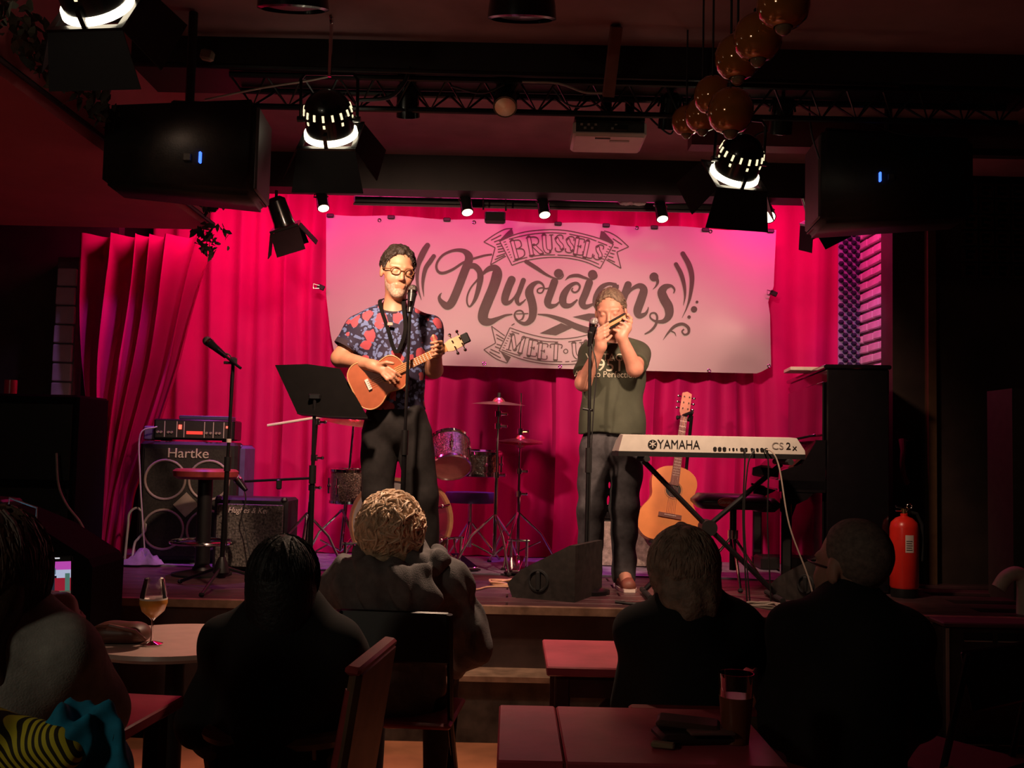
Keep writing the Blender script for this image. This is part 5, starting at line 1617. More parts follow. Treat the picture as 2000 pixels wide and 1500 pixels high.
# amber glass globes
m_amber = M('amber_glass', (.42, .14, .03), .10, metal=.2, var=.15, scale=5, coat=1.0)
m_bulb = M('bulb_glass', (.75, .5, .3), .05, var=0, trans=.7, coat=.5)
for i, (x, y, rp, Y) in enumerate(((1530, 6, 54, 2.8), (1480, 74, 49, 2.95), (1441, 112, 46, 3.1), (1392, 186, 38, 3.55), (1427, 217, 46, 3.2), (1372, 224, 35, 3.8), (1341, 236, 30, 4.1))):
    c = W(x, y, Y)
    r = rp * Y / 2000
    lab = ('topmost and largest amber glass globe of the pendant cluster', 'amber glass globe just under the topmost one', 'amber glass globe in the middle of the pendant chain', 'amber glass globe tucked behind the low round one',
           'low round amber glass globe right above the theatre can', 'amber glass globe between the two smallest of the cluster', 'smallest amber glass globe at the end of the cluster')[i]
    t = thing('pendant_lamp', lab, 'pendant lamp', c, group='amber glass pendant cluster')
    pf = [(r * .15, r * 1.02), (r * .5, r * .9), (r * .82, r * .62), (r * .98, r * .2), (r * .98, -r * .2), (r * .86, -r * .58), (r * .6, -r * .84), (r * .36, -r * .92)]
    MB().lathe(pf, (0, 0, 0), (0, 0, 1), 32, cap=False).build('shade', m_amber, t)
    MB().ball((0, 0, -r * .92), r * .32, 14).build('bulb', m_bulb, t)
    MB().cyl((0, 0, r * .9), (0, 0, r * 1.2), r * .18, n=12).build('cap', m_black, t)
    MB().cyl((0, 0, r * 1.2), (0, 0, 3.108 - c.z), .004, n=6).build('cord', m_cablek, t)
# dark round ceiling lamps at the top of the room
for (x, y, Y), lab in (((572, -12, 3.5), 'dark round ceiling lamp with a dull lens near the glowing can'), ((1020, 8, 3.6), 'dark hooded lamp hanging in the middle of the ceiling')):
    c = W(x, y, Y)
    t = thing('ceiling_lamp', lab, 'lamp', c)
    MB().lathe([(.03, .12), (.10, .10), (.12, .0), (.125, -.05), (.11, -.055)], (0, 0, 0), (0, -.3, 1), 28, cap=False).build('hood', m_canblk, t)
    MB().lathe([(.11, -.04), (.06, -.05), (.001, -.052)], (0, 0, 0), (0, -.3, 1), 28, cap=False).build('lens', M('lens_dull', (.06, .05, .035), .4) if x == 572 else m_canblk, t)
    MB().cyl((0, 0, .1), (0, 0, 3.105 - c.z), .012, n=8).build('stem', m_blackm, t)
# leafy garland along the edge of the lowered ceiling
gr = thing('leaf_garland', 'dark leafy garland along the edge of the lowered red ceiling', 'garland', Vector((-1.64, 4.2, 2.53)))
b = MB()
g = np.random.default_rng(4)
for k in range(900):
    y = 2.0 + 3.5 * (k / 900)
    c = Vector((-1.60 + abs(g.normal()) * .03, y, 2.56 + abs(g.normal()) * .035 + (.16 * g.random() if y < 3.9 else 0)))
    if y > 5.25:
        c += Vector((g.uniform(-.09, .0), 0, -g.uniform(.06, .2)))
    e = Euler((g.uniform(-1.5, 1.5), g.uniform(-1.5, 1.5), g.uniform(0, 6.28))).to_matrix()
    s = g.uniform(.018, .032)
    b.add([c + e @ Vector(p) for p in ((-s, 0, 0), (-s * .3, s * .5, .004), (s * .6, s * .35, 0), (s * 1.2, 0, -.004), (s * .6, -s * .35, 0), (-s * .3, -s * .5, .004))], [(0, 1, 2, 3, 4, 5)])
o = b.build('leaf_mass', M('leaf_dark', (.05, .045, .03), .6, var=.5), gr, world=True, smooth=False)
o['kind'] = 'stuff'
bw(MB().tube([(-1.64, 2.0, 2.56), (-1.64, 3.8, 2.57), (-1.64, 5.5, 2.56)], .01, 6), 'stem', m_cablek, gr)
# ================================================================ the two performers
m_skin = M('skin_warm', (.46, .215, .13), .5, var=.10, scale=25, bump=.04, bscale=180)
m_skin2 = M('skin_ruddy', (.48, .22, .155), .5, var=.12, scale=22, bump=.04, bscale=180)
m_skind = M('skin_dim', (.42, .22, .16), .55, var=.1)
m_hairA = M('hair_dark', (.022, .014, .010), .55, var=.5, scale=70, bump=.6, bscale=140)
m_beard = M('beard_grey', (.40, .27, .20), .8, var=.35, scale=120, bump=.3, bscale=200)
m_hairB = M('hair_greying', (.15, .10, .07), .6, var=.45, scale=70, bump=.6, bscale=140)
m_jeanA = M('jeans_black', (.013, .011, .011), .85, var=.3, scale=30, bump=.1)
m_jeanB = M('jeans_grey', (.055, .052, .058), .85, var=.25, scale=30, bump=.15)
m_tee = M('tee_green', (.050, .056, .036), .85, var=.12, scale=14, bump=.05)
m_lens_g = M('glasses_frame', (.12, .05, .02), .3, var=.1)

def floral():
    mt = M('shirt_floral', (.02, .016, .04), .8, var=0)
    nt = mt.node_tree
    b = nt.nodes['Principled BSDF']
    tc = nt.nodes.new('ShaderNodeTexCoord')
    nz = nt.nodes.new('ShaderNodeTexNoise')
    nz.inputs['Scale'].default_value = 14
    mx = nt.nodes.new('ShaderNodeMixRGB')
    mx.inputs['Fac'].default_value = .06
    nt.links.new(tc.outputs['Object'], nz.inputs['Vector'])
    nt.links.new(tc.outputs['Object'], mx.inputs['Color1'])
    nt.links.new(nz.outputs['Color'], mx.inputs['Color2'])
    def cells(scale, thr, soft=.03):
        v = nt.nodes.new('ShaderNodeTexVoronoi')
        v.inputs['Scale'].default_value = scale
        nt.links.new(mx.outputs['Color'], v.inputs['Vector'])
        r = nt.nodes.new('ShaderNodeValToRGB')
        r.color_ramp.elements[0].position = thr
        r.color_ramp.elements[0].color = (1, 1, 1, 1)
        r.color_ramp.elements[1].position = thr + soft
        r.color_ramp.elements[1].color = (0, 0, 0, 1)
        nt.links.new(v.outputs['Distance'], r.inputs['Fac'])
        return v, r
    def mix(fac, a, col):
        q = nt.nodes.new('ShaderNodeMixRGB')
        nt.links.new(fac, q.inputs['Fac'])
        if a is None:
            q.inputs['Color1'].default_value = (.018, .012, .035, 1)
        else:
            nt.links.new(a, q.inputs['Color1'])
        q.inputs['Color2'].default_value = (*col, 1)
        return q.outputs['Color']
    v1, r1 = cells(44, .42)
    c = mix(r1.outputs['Color'], None, (.11, .15, .32))
    v2, r2 = cells(15, .42)
    sp = nt.nodes.new('ShaderNodeSeparateColor')
    nt.links.new(v2.outputs['Color'], sp.inputs['Color'])
    gt_ = nt.nodes.new('ShaderNodeMath')
    gt_.operation = 'GREATER_THAN'
    gt_.inputs[1].default_value = .36
    nt.links.new(sp.outputs['Red'], gt_.inputs[0])
    ml = nt.nodes.new('ShaderNodeMath')
    ml.operation = 'MULTIPLY'
    nt.links.new(gt_.outputs[0], ml.inputs[0])
    nt.links.new(r2.outputs['Color'], ml.inputs[1])
    c = mix(ml.outputs[0], c, (.38, .06, .085))
    nt.links.new(c, b.inputs['Base Color'])
    return mt
m_floral = floral()

def basis(f, roll=0.0):
    """columns: lateral, forward (face), up"""
    f = Vector(f).normalized()
    u = Vector((0, 0, 1))
    l = f.cross(u).normalized()
    u = l.cross(f)
    q = Matrix.Rotation(roll, 3, f)
    return Matrix((q @ l, f, q @ u)).transposed()

def head_sdf(S, c, B, s=1.0, face=True, ear=True):
    c = Vector(c)
    P = lambda x, f, u: tuple(c + B @ (Vector((x, f, u)) * s))
    E = lambda p, r, k=.012, op='u': S.ell(P(*p), [a * s for a in r], B, k, op)
    E((0, -.015, .035), (.076, .096, .086), .02)
    E((0, .026, -.03), (.062, .070, .088), .03)
    E((0, .062, -.100), (.030, .028, .024), .03)
    if face:
        for x in (-1, 1):
            E((x * .036, .060, -.028), (.027, .026, .03), .02)
            S.caps(P(x * .012, .084, .030), P(x * .050, .068, .030), .012 * s, .010 * s, .012)
            E((x * .032, .100, .010), (.017, .014, .010), .012, 's')
            E((x * .032, .079, .008), (.0145, .0135, .0125), .004)
            E((x * .011, .097, -.031), (.0075, .009, .007), .008)
        S.caps(P(0, .086, .018), P(0, .109, -.026), .0075 * s, .0100 * s, .012)
        S.caps(P(-.02, .090, -.058), P(.02, .090, -.058), .006 * s, .006 * s, .008)
        S.caps(P(-.017, .086, -.070), P(.017, .086, -.070), .007 * s, .007 * s, .008)
        S.caps(P(-.024, .102, -.064), P(.024, .102, -.064), .003 * s, .003 * s, .004, 's')
    if ear:
        for x in (-1, 1):
            E((x * .079, -.010, -.004), (.010, .021, .033), .008)

def finger(S, pts, r=.0085):
    n = len(pts)
    S.chain(pts, [r * (1.08 - .28 * i / (n - 1)) for i in range(n)], .005)

# -------------------------------------------------------- ukulele player
YA = 5.26
def JA(px, py, dy=0.0):
    return W(px, py, YA + dy)
pa0 = Vector((JA(785, 1000).x, YA, SZ))
pA = thing('person', 'man in dark floral T-shirt and glasses playing a small ukulele', 'person', pa0)
shR, shL = JA(702, 640), JA(832, 642)
elR, wrR = JA(664, 700, -.03), JA(728, 714, -.20)
elL, wrL = JA(848, 722, .0), JA(852, 690, -.19)
nb, hc = JA(770, 606, .0), JA(777, 532, -.055)
chs, wst, pel = JA(768, 668, -.0), JA(771, 750, .0), JA(775, 825, .0)
hiR, hiL = JA(742, 848), JA(810, 848)
knR, knL = JA(736, 968, -.03), JA(826, 972, -.03)
anR, anL = JA(738, 1125, .03), JA(841, 1128, .03)
anR.z = anL.z = SZ + .085
BA = basis((.36, -1, -.22), R(-4))
def torso(S, g, w=1.0):
    S.ell(chs, (.165 * w + g, .105 + g, .19 + g), None, .05)
    S.ell(wst, (.148 * w + g, .112 + g, .18 + g), None, .07)
    S.ell(pel, (.155 * w + g, .112 + g, .13 + g), None, .06)
    for p in (shR, shL):
        S.caps(lerp(nb, chs, .16), p, .052 + g, .050 + g, .05)
S = SDF((shR.x - .22, YA - .36, SZ - .005), (shL.x + .2, YA + .22, SZ + 1.86), .0052)
torso(S, 0)
S.caps(lerp(nb, chs, .15), lerp(nb, hc, .75), .058, .054, .03)
head_sdf(S, hc, BA, 1.03)
for a, b_, c_ in ((shR, elR, wrR), (shL, elL, wrL)):
    S.caps(a, b_, .052, .043, .03)
    S.caps(b_, c_, .044, .028, .02)
for a, b_, c_ in ((hiR, knR, anR), (hiL, knL, anL)):
    S.caps(a, b_, .085, .058, .04)
    S.caps(b_, c_, .058, .042, .03)
    S.caps(c_, c_ + Vector((0, -.13, -.045)), .04, .034, .03)
# strumming hand
pm = JA(749, 722, -.235)
S.caps(wrR, pm, .026, .030, .02, flat=((.2, -1, .3), .6))
for kx_, ky_, mx_, my_, tx_, ty_ in ((758, 718, 772, 727, 783, 736), (757, 724, 769, 734, 779, 744), (753, 729, 764, 739, 772, 749), (748, 732, 756, 741, 762, 749)):
    finger(S, [lerp(pm, JA(kx_, ky_, -.245), .5), JA(kx_, ky_, -.25), JA(mx_, my_, -.262), JA(tx_, ty_, -.25)], .0092)
finger(S, [JA(742, 712, -.235), JA(755, 708, -.258), JA(768, 710, -.262)], .0105)
# fretting hand round the neck
pl = JA(857, 682, -.205)
S.caps(wrL, pl, .026, .03, .02)
for k in range(4):
    y0 = 667 + k * 8.2
    finger(S, [pl, JA(862 - k, y0 + 1, -.225), JA(853 - k * .6, y0 + 1, -.258), JA(842 + k * .5, y0 + 3, -.250)], .0088)
finger(S, [JA(856, 678, -.195), JA(850, 667, -.20), JA(846, 656, -.21)], .0105)
S.mesh('body', m_skin, pA)
# T-shirt
S = SDF((shR.x - .2, YA - .24, pel.z - .12), (shL.x + .2, YA + .22, nb.z + .12), .006)
for a, b_ in ((shR, elR), (shL, elL)):
    e = lerp(a, b_, .72)
    S.caps(a, e, .068, .066, .03)
    n_ = (b_ - a).normalized()
    S.cut(lerp(a, b_, .62), n_, np.array(lerp(a, b_, .62)) - .13, np.array(lerp(a, b_, .62)) + .13)
torso(S, .013, 1.04)
S.ell(lerp(nb, hc, .22) + Vector((0, -.04, 0)), (.072, .085, .065), None, .01, 's')
hem = JA(775, 802)
S.cut(hem, (0, 0, -1))
S.folds(.014, 30, 3)
shirtA = S.mesh('shirt', m_floral, pA)
for a, b_ in ((shR, elR), (shL, elL)):
    p, n_ = lerp(a, b_, .60), (b_ - a).normalized()
    bw(MB().lathe([(.060, -.012), (.0705, -.012), (.0705, .016), (.060, .016)], p, n_, 24, cap=False), 'sleeve_cuff', M('cuff_dark', (.025, .014, .025), .85), shirtA)
bw(MB().torus(lerp(nb, hc, .02) + Vector((.0, -.02, .0)), (.05, -.45, 1), .074, .009, 28, 8), 'collar', M('cuff_dark', ()), shirtA)
# trousers and shoes
S = SDF((pel.x - .26, YA - .22, SZ + .03), (pel.x + .3, YA + .2, hem.z + .06), .006)
S.ell(pel, (.168, .125, .15), None, .05)
for a, b_, c_ in ((hiR, knR, anR), (hiL, knL, anL)):
    S.caps(a, b_, .098, .075, .02)
    S.caps(b_, c_, .075, .062, .03)
S.cut(hem + Vector((0, 0, .03)), (0, 0, 1))
S.folds(.013, 26, 5)
S.mesh('trousers', m_jeanA, pA)
def shoe(par, an, mat, ang=0.0):
    d = Vector((math.sin(ang), -math.cos(ang), 0))
    S = SDF((an.x - .17, an.y - .28, SZ - .01), (an.x + .17, an.y + .14, SZ + .13), .006)
    b_ = Vector((an.x, an.y, SZ))
    S.caps(b_ - d * .05 + Vector((0, 0, .045)), b_ + d * .16 + Vector((0, 0, .03)), .05, .042, .03)
    S.caps(b_ + Vector((0, 0, .06)), b_ + Vector((0, 0, .1)), .05, .05, .03)
    S.cut((0, 0, SZ + .014), (0, 0, -1))
    o = S.mesh('shoe', mat, par)
    bw(MB().prism([(x * 1.02, y) for x, y in [(-.045, -.08), (.045, -.08), (.05, .05), (.048, .14), (.03, .2), (-.03, .2), (-.048, .14), (-.05, .05)]], b_ + Vector((0, 0, .001)), d.cross(Vector((0, 0, 1))), d, .018 if True else 0), 'sole', m_logo, o, smooth=False)
    return o
m_shoeA = M('shoe_black', (.012, .01, .01), .5)
shoe(pA, anR, m_shoeA, -.15)
shoe(pA, anL, m_shoeA, .2)
# hair, beard, glasses
def hair_cap(par, c, B, s, mat, name='hair', back=True, top=.012, fringe=.055, low=-.03, seed=1, fluff=.004, side=.010):
    c = Vector(c)
    S = SDF(np.array(c) - .21 * s, np.array(c) + .21 * s, .0045)
    P = lambda x, f, u: tuple(c + B @ (Vector((x, f, u)) * s))
    S.ell(P(0, -.017, .040), [a * s for a in (.076 + side, .099 + side, .088 + top)], B, .01)
    n = np.array(B @ Vector((0, 1, -.35)).normalized())
    S.cut(P(0, fringe, .075), n)
    S.cut(P(0, 0, low), np.array(B @ Vector((0, .0, -1))))
    S.caps(P(-.2, .085, .005), P(.2, .085, .005), .066 * s, .066 * s, .01, 's')
    S.ell(P(0, .10, .04), [q * s for q in (.058, .075, .062)], B, .012, 's')
    S.folds(fluff, 170, seed, 6, (1, 1, .5))
    return S.mesh(name, mat, par)
def strands(par, c, B, s, mat, radii, n, length, seed, thick=.006, curl=.3, lift=.06, cen=(0, -.02, .03), keep=None, drop=1.0):
    """locks of hair that start on the skull and follow it down"""
    g = np.random.default_rng(seed)
    c, cen = Vector(c), Vector(cen)
    rad = Vector(radii)
    mb = MB()
    down = (B.transposed() @ Vector((0, 0, -1)))
    k = 0
    while k < n:
        d = Vector(g.normal(size=3)).normalized()
        if not keep(d):
            continue
        k += 1
        L_ = length * g.uniform(.6, 1.3)
        p = Vector((d.x * rad.x, d.y * rad.y, d.z * rad.z))
        rnd = Vector(g.normal(size=3))
        ph = g.uniform(0, 6.28)
        pts, rs = [], []
        m_ = 7
        for i in range(m_):
            q = i / (m_ - 1)
            e = Vector((p.x / rad.x, p.y / rad.y, p.z / rad.z))
            nrm = Vector((p.x / rad.x ** 2, p.y / rad.y ** 2, p.z / rad.z ** 2)).normalized()
            off = lift * rad.x * math.sin(math.pi * min(1, q * 1.2)) + .002
            side = nrm.cross(down)
            pts.append(c + B @ ((cen + p + nrm * off + side * (.012 * curl * math.sin(ph + q * 7))) * s))
            rs.append(thick * (1.0 - .8 * q) * s)
            t = down * drop + rnd * curl + nrm * (.0)
            t = t - nrm * t.dot(nrm)
            if t.length > 1e-5:
                p = p + t.normalized() * (L_ / m_)
            e = Vector((p.x / rad.x, p.y / rad.y, p.z / rad.z))
            if p.z > -rad.z * .55:
                p = p / max(e.length, 1e-4)
        mb.tube(pts, rs, 5)
    o = bw(mb, 'hair_strands', mat, par)
    o['kind'] = 'stuff'
    return o
hair_cap(pA, hc, BA, 1.03, m_hairA, top=.012, low=-.02, fluff=.010, seed=5)
strands(pA, hc, BA, 1.03, m_hairA, (.080, .103, .098), 420, .045, 2, .0042, .8, .10, keep=lambda d: d.z > .1 and d.y < .62 and d.y < .35 + d.z * .5, drop=-.4)
S = SDF(np.array(hc) - .2, np.array(hc) + .2, .0045)
P = lambda x, f, u: tuple(hc + BA @ (Vector((x, f, u)) * 1.03))
S.ell(P(0, .026, -.032), [a * 1.03 for a in (.0645, .0735, .0905)], BA, .01)
S.ell(P(0, .062, -.100), [a * 1.03 for a in (.034, .033, .029)], BA, .02)
S.cut(P(0, .0, -.045), np.array(BA @ Vector((0, -.35, 1))))
S.ell(P(0, .10, -.045), [.03, .04, .012], BA, .008, 's')
S.mesh('beard', m_beard, pA)
gl = MB()
for x in (-1, 1):
    pts = [Vector(P(x * .034 + .024 * math.cos(a), .103 - .012 * abs(x * .034 + .024 * math.cos(a)) / .05, .008 + .018 * math.sin(a))) for a in np.linspace(0, 2 * math.pi, 17)]
    gl.tube(pts, .0028, 6)
    gl.tube([Vector(P(x * .058, .094, .014)), Vector(P(x * .078, .05, .012)), Vector(P(x * .083, -.01, .006))], .0026, 6)
gl.tube([Vector(P(-.010, .104, .012)), Vector(P(.010, .104, .012))], .0028, 6)
gl = bw(gl, 'glasses', m_lens_g, pA)
gl['kind'] = 'thing'

# ukulele
m_koa = M('koa_wood', (.36, .10, .045), .28, var=.25, scale=9, coat=.4)
u0, u1 = JA(690, 765, -.165), JA(905, 663, -.205)
uy = (u1 - u0).normalized()
uxv = Vector((0, -1, 0)).cross(uy)
uxv = uxv.normalized()
ux = uxv if uxv.z < 0 else uxv
nz_ = ux.cross(uy).normalized()
if nz_.y > 0:
    ux = -ux
    nz_ = ux.cross(uy).normalized()
UL = (u1 - u0).length
k_ = UL / 1.0
uk = thing('ukulele', 'small reddish-brown ukulele held by the man in the floral shirt', 'ukulele', u0)
up_ = lambda x, y, z_=0: u0 + ux * x + uy * y + nz_ * z_
ol = [(x * .60, y * .58) for x, y in guitar_outline()]
bw(MB().prism(ol, up_(0, 0, -.06), ux, uy, .058), 'body', m_koa, uk, ang=50)
bw(MB().prism(ol, up_(0, 0, -.002), ux, uy, .003), 'top', m_koa, uk, ang=50)
ed = [up_(x, y, .001) for x, y in ol]
bw(MB().tube(ed + [ed[0]], .0032, 6), 'binding', m_wood, uk)
bw(MB().lathe([(.032, .0016), (.001, .0016)], up_(0, .19), nz_, 26, cap=False), 'sound_hole', m_black, uk)
bw(MB().torus(up_(0, .19, .0015), nz_, .036, .003, 28, 6), 'rosette', m_wood, uk)
rt_ = Matrix((ux, uy, nz_)).transposed()
bw(MB().box(up_(0, .085, .005), (.055, .018, .01), rt_), 'bridge', m_logo, uk, smooth=False)
bw(MB().box(up_(0, .375, .006), (.038, .28, .012), rt_), 'fretboard', m_maho, uk, smooth=False)
bw(MB().tube([up_(0, .27, -.01), up_(0, .51, -.008)], .016, 10), 'neck', m_koa, uk)
for k in range(12):
    y = .51 - .40 * (1 - 2 ** (-(k + 1) / 12))
    bw(MB().box(up_(0, y, .0125), (.036, .003, .002), rt_), 'fret', m_logo, uk, smooth=False)
bw(MB().prism([(-.02, .51), (.02, .51), (.03, .54), (.028, UL - .005), (0, UL + .003), (-.028, UL - .005), (-.03, .54)], up_(0, 0, -.012), ux, uy, .016), 'headstock', M('uke_headstock', (.62, .38, .22), .4), uk, smooth=False)
for s in (-1, 1):
    for y in (.555, .595):
        bw(MB().cyl(up_(s * .016, y, .004), up_(s * .016, y, .014), .004, n=8).cyl(up_(s * .028, y, -.004), up_(s * .046, y, -.004), .003, n=6).ball(up_(s * .05, y, -.004), .009, 8), 'tuning_peg', m_chrome, uk)
for k in range(4):
    bw(MB().tube([up_(-.015 + k * .01, .085, .012), up_(-.012 + k * .008, .51, .015)], .0008, 4), 'string', m_wire, uk)
bw(MB().box(up_(.0, UL + .012, .006), (.05, .04, .02), rt_, bev=.004), 'clip_tuner', m_black, uk)
# strap round the neck
sc_ = [lerp(nb, hc, .28) + Vector((-.055, .03, .01)), lerp(nb, hc, .12) + Vector((-.065, -.09, -.0)), JA(757, 640, -.135), JA(766, 672, -.138), JA(775, 690, -.15)]
sd_ = [lerp(nb, hc, .28) + Vector((.06, .03, .01)), lerp(nb, hc, .12) + Vector((.055, -.09, -.0)), JA(792, 640, -.135), JA(784, 672, -.138), JA(775, 690, -.15)]
st_ = thing('instrument_strap', 'thin black strap round the neck of the man with glasses', 'strap', JA(775, 690, -.15))
for q in (sc_, sd_):
    sp = [Vector(p) for p in smoothpath([tuple(p) for p in q], 6)]
    vs = []
    for i, p in enumerate(sp):
        vs += [p + Vector((-.010, -.004, 0)), p + Vector((.010, -.004, 0)), p + Vector((.010, 0, 0)), p + Vector((-.010, 0, 0))]
    fs = [(4 * i + j, 4 * i + (j + 1) % 4, 4 * i + 4 + (j + 1) % 4, 4 * i + 4 + j) for i in range(len(sp) - 1) for j in range(4)]
    bw(MB().add(vs, fs), 'band', M('strap_black', (.006, .005, .005), .9, spec=.1), st_)
bw(MB().box(JA(762, 633, -.142), (.028, .008, .018), bev=.003), 'buckle', m_ring, st_)

# -------------------------------------------------------- harmonica player
YB = 5.85
def JB(px, py, dy=0.0):
    return W(px, py, YB + dy)
pB = thing('person', 'grey-haired man in green printed T-shirt playing a harmonica', 'person', Vector((JB(1190, 1000).x, YB, SZ)))
shR, shL = JB(1154, 694), JB(1246, 692)
elR, wrR = JB(1139, 748, -.14), JB(1174, 676, -.27)
elL, wrL = JB(1240, 720, -.20), JB(1213, 657, -.27)
nb, hc = JB(1202, 672, .0), JB(1193, 612, -.055)
chs, wst, pel = JB(1199, 728), JB(1196, 800), JB(1194, 870)
hiR, hiL = JB(1164, 890), JB(1224, 890)
knR, knL = JB(1155, 992, -.02), JB(1219, 992, -.03)
anR, anL = JB(1152, 1108, .03), JB(1219, 1108, .0)
anR.z = anL.z = SZ + .085
BB = basis((-.22, -1, -.30), R(3))
S = SDF((shR.x - .2, YB - .40, SZ - .005), (shL.x + .2, YB + .22, SZ + 1.76), .0052)
torso(S, 0, .95)
S.caps(lerp(nb, chs, .15), lerp(nb, hc, .75), .058, .055, .03)
head_sdf(S, hc, BB, 1.05)
for a, b_, c_ in ((shR, elR, wrR), (shL, elL, wrL)):
    S.caps(a, b_, .052, .044, .03)
    S.caps(b_, c_, .045, .029, .02)
for a, b_, c_ in ((hiR, knR, anR), (hiL, knL, anL)):
    S.caps(a, b_, .085, .058, .04)
    S.caps(b_, c_, .058, .042, .03)
    S.caps(c_, c_ + Vector((0, -.13, -.045)), .04, .034, .03)
hmA, hmB = JB(1170, 647, -.262), JB(1224, 617, -.262)
pm = JB(1172, 659, -.28)
S.caps(wrR, pm, .028, .031, .02)
for k, (x, y, tx_, ty_) in enumerate(((1169, 643, 1188, 631), (1168, 650, 1190, 638), (1169, 657, 1190, 645), (1172, 663, 1188, 652))):
    finger(S, [pm, JB(x, y, -.300), lerp(JB(x, y, -.31), JB(tx_, ty_, -.31), .55), JB(tx_, ty_, -.295)], .0092)
finger(S, [JB(1178, 668, -.275), JB(1186, 664, -.28), JB(1194, 656, -.278)], .0105)
pm2 = JB(1223, 641, -.265)
S.caps(wrL, pm2, .028, .031, .02)
for k, (x, y, tx_, ty_) in enumerate(((1233, 622, 1221, 610), (1233, 629, 1217, 622), (1231, 637, 1212, 630), (1227, 644, 1208, 638))):
    finger(S, [pm2, JB(x, y, -.27), lerp(JB(x, y, -.285), JB(tx_, ty_, -.285), .6), JB(tx_, ty_, -.285 if k else -.24)], .0092)
finger(S, [JB(1216, 648, -.27), JB(1206, 646, -.285), JB(1199, 644, -.285)], .0105)
S.mesh('body', m_skin2, pB)
S = SDF((shR.x - .2, YB - .26, pel.z - .1), (shL.x + .2, YB + .22, nb.z + .12), .006)
for a, b_ in ((shR, elR), (shL, elL)):
    e = lerp(a, b_, .95)
    S.caps(a, e, .07, .074, .03)
    n_ = (b_ - a).normalized()
    p = lerp(a, b_, .70)
    S.cut(p, n_, np.array(p) - .12, np.array(p) + .12)
torso(S, .018, 1.03)
S.ell(lerp(wst, pel, .4), (.178, .135, .2), None, .06)
S.ell(lerp(nb, hc, .25) + Vector((0, -.04, 0)), (.070, .08, .06), None, .01, 's')
hem = JB(1195, 847)
S.cut(hem, (0, 0, -1))
S.folds(.015, 24, 8)
shirtB = S.mesh('shirt', m_tee, pB)
bw(MB().torus(lerp(nb, hc, .06) + Vector((.0, -.012, .0)), (.0, -.35, 1), .070, .009, 28, 8), 'collar', m_tee, shirtB)
# printed words follow the cloth
from mathutils.bvhtree import BVHTree
bpy.context.view_layer.update()
mB = chain(pB)
tree = BVHTree.FromPolygons([mB @ v.co for v in shirtB.data.vertices], [tuple(p.vertices) for p in shirtB.data.polygons])
def printed(body, px, py, size, sx=1.0, tilt=0.0):
    me = text_mesh(body, size, 0)
    c = JB(px, py, -.4)
    out = bpy.data.meshes.new('print')
    bm = bmesh.new()
    bm.from_mesh(me)
    bmesh.ops.triangulate(bm, faces=bm.faces)
    bmesh.ops.subdivide_edges(bm, edges=[e for e in bm.edges if e.calc_length() > .012], cuts=2)
    inv = mB.inverted()
    for v in bm.verts:
        x, z_ = v.co.x * sx, v.co.y
        p = c + Vector((x, 0, z_ + x * tilt))
        h = tree.ray_cast(p, Vector((0, 1, 0)))
        v.co = inv @ ((h[0] if h[0] else p + Vector((0, .26, 0))) + Vector((0, -.003, 0)))
    bm.to_mesh(out)
    bm.free()
    out.materials.append(m_print)
    o = bpy.data.objects.new('printed_words', out)
    COL.objects.link(o)
    o.parent = shirtB
m_print = M('print_cream', (.62, .58, .46), .8, var=.05)
printed('VINTAGE', 1195, 689, .060, .95)
printed('1951', 1192, 706, .098, 1.05)
printed('Aged to Perfection', 1192, 724, .048, .95)
S = SDF((pel.x - .26, YB - .24, SZ + .025), (pel.x + .28, YB + .22, hem.z + .06), .006)
S.ell(pel, (.178, .13, .15), None, .05)
for a, b_, c_ in ((hiR, knR, anR), (hiL, knL, anL)):
    S.caps(a, b_, .100, .080, .02)
    S.caps(b_, c_ + Vector((0, 0, -.03)), .080, .066, .03)
S.cut(hem + Vector((0, 0, .025)), (0, 0, 1))
S.folds(.009, 34, 12, 6, (.5, .5, 1.2))
S.mesh('trousers', m_jeanB, pB)
m_shoeB = M('shoe_brown', (.19, .06, .04), .55)
shoe(pB, anR, m_shoeB, -.3)
shoe(pB, anL, m_shoeB, .05)
hair_cap(pB, hc, BB, 1.05, m_hairB, top=.013, low=-.01, fluff=.006, seed=3, side=.004)
strands(pB, hc, BB, 1.05, m_hairB, (.079, .102, .095), 420, .045, 5, .0040, .8, .06, keep=lambda d: d.z > .05 and d.y < .62 and d.y < .3 + d.z * .5, drop=.2)
hm = thing('harmonica', 'long dark harmonica with brown comb held at the mouth', 'harmonica', lerp(hmA, hmB, .5))
hx = (hmB - hmA).normalized()
hz = Vector((0, -1, 0)).cross(hx).normalized()
hz = hz if hz.z > 0 else -hz
hy = hz.cross(hx)
rt_ = Matrix((hx, hy, hz)).transposed()
ctr = lerp(hmA, hmB, .5)
hl = (hmB - hmA).length
bw(MB().box(ctr, (hl, .028, .018), rt_, bev=.002), 'comb', M('comb_brown', (.40, .19, .07), .4), hm)
bw(MB().box(ctr + hz * .015, (hl * .98, .03, .012), rt_, bev=.005), 'cover_plate', m_blackm, hm)
bw(MB().box(ctr - hz * .015, (hl * .98, .03, .012), rt_, bev=.005), 'cover_plate', m_blackm, hm)
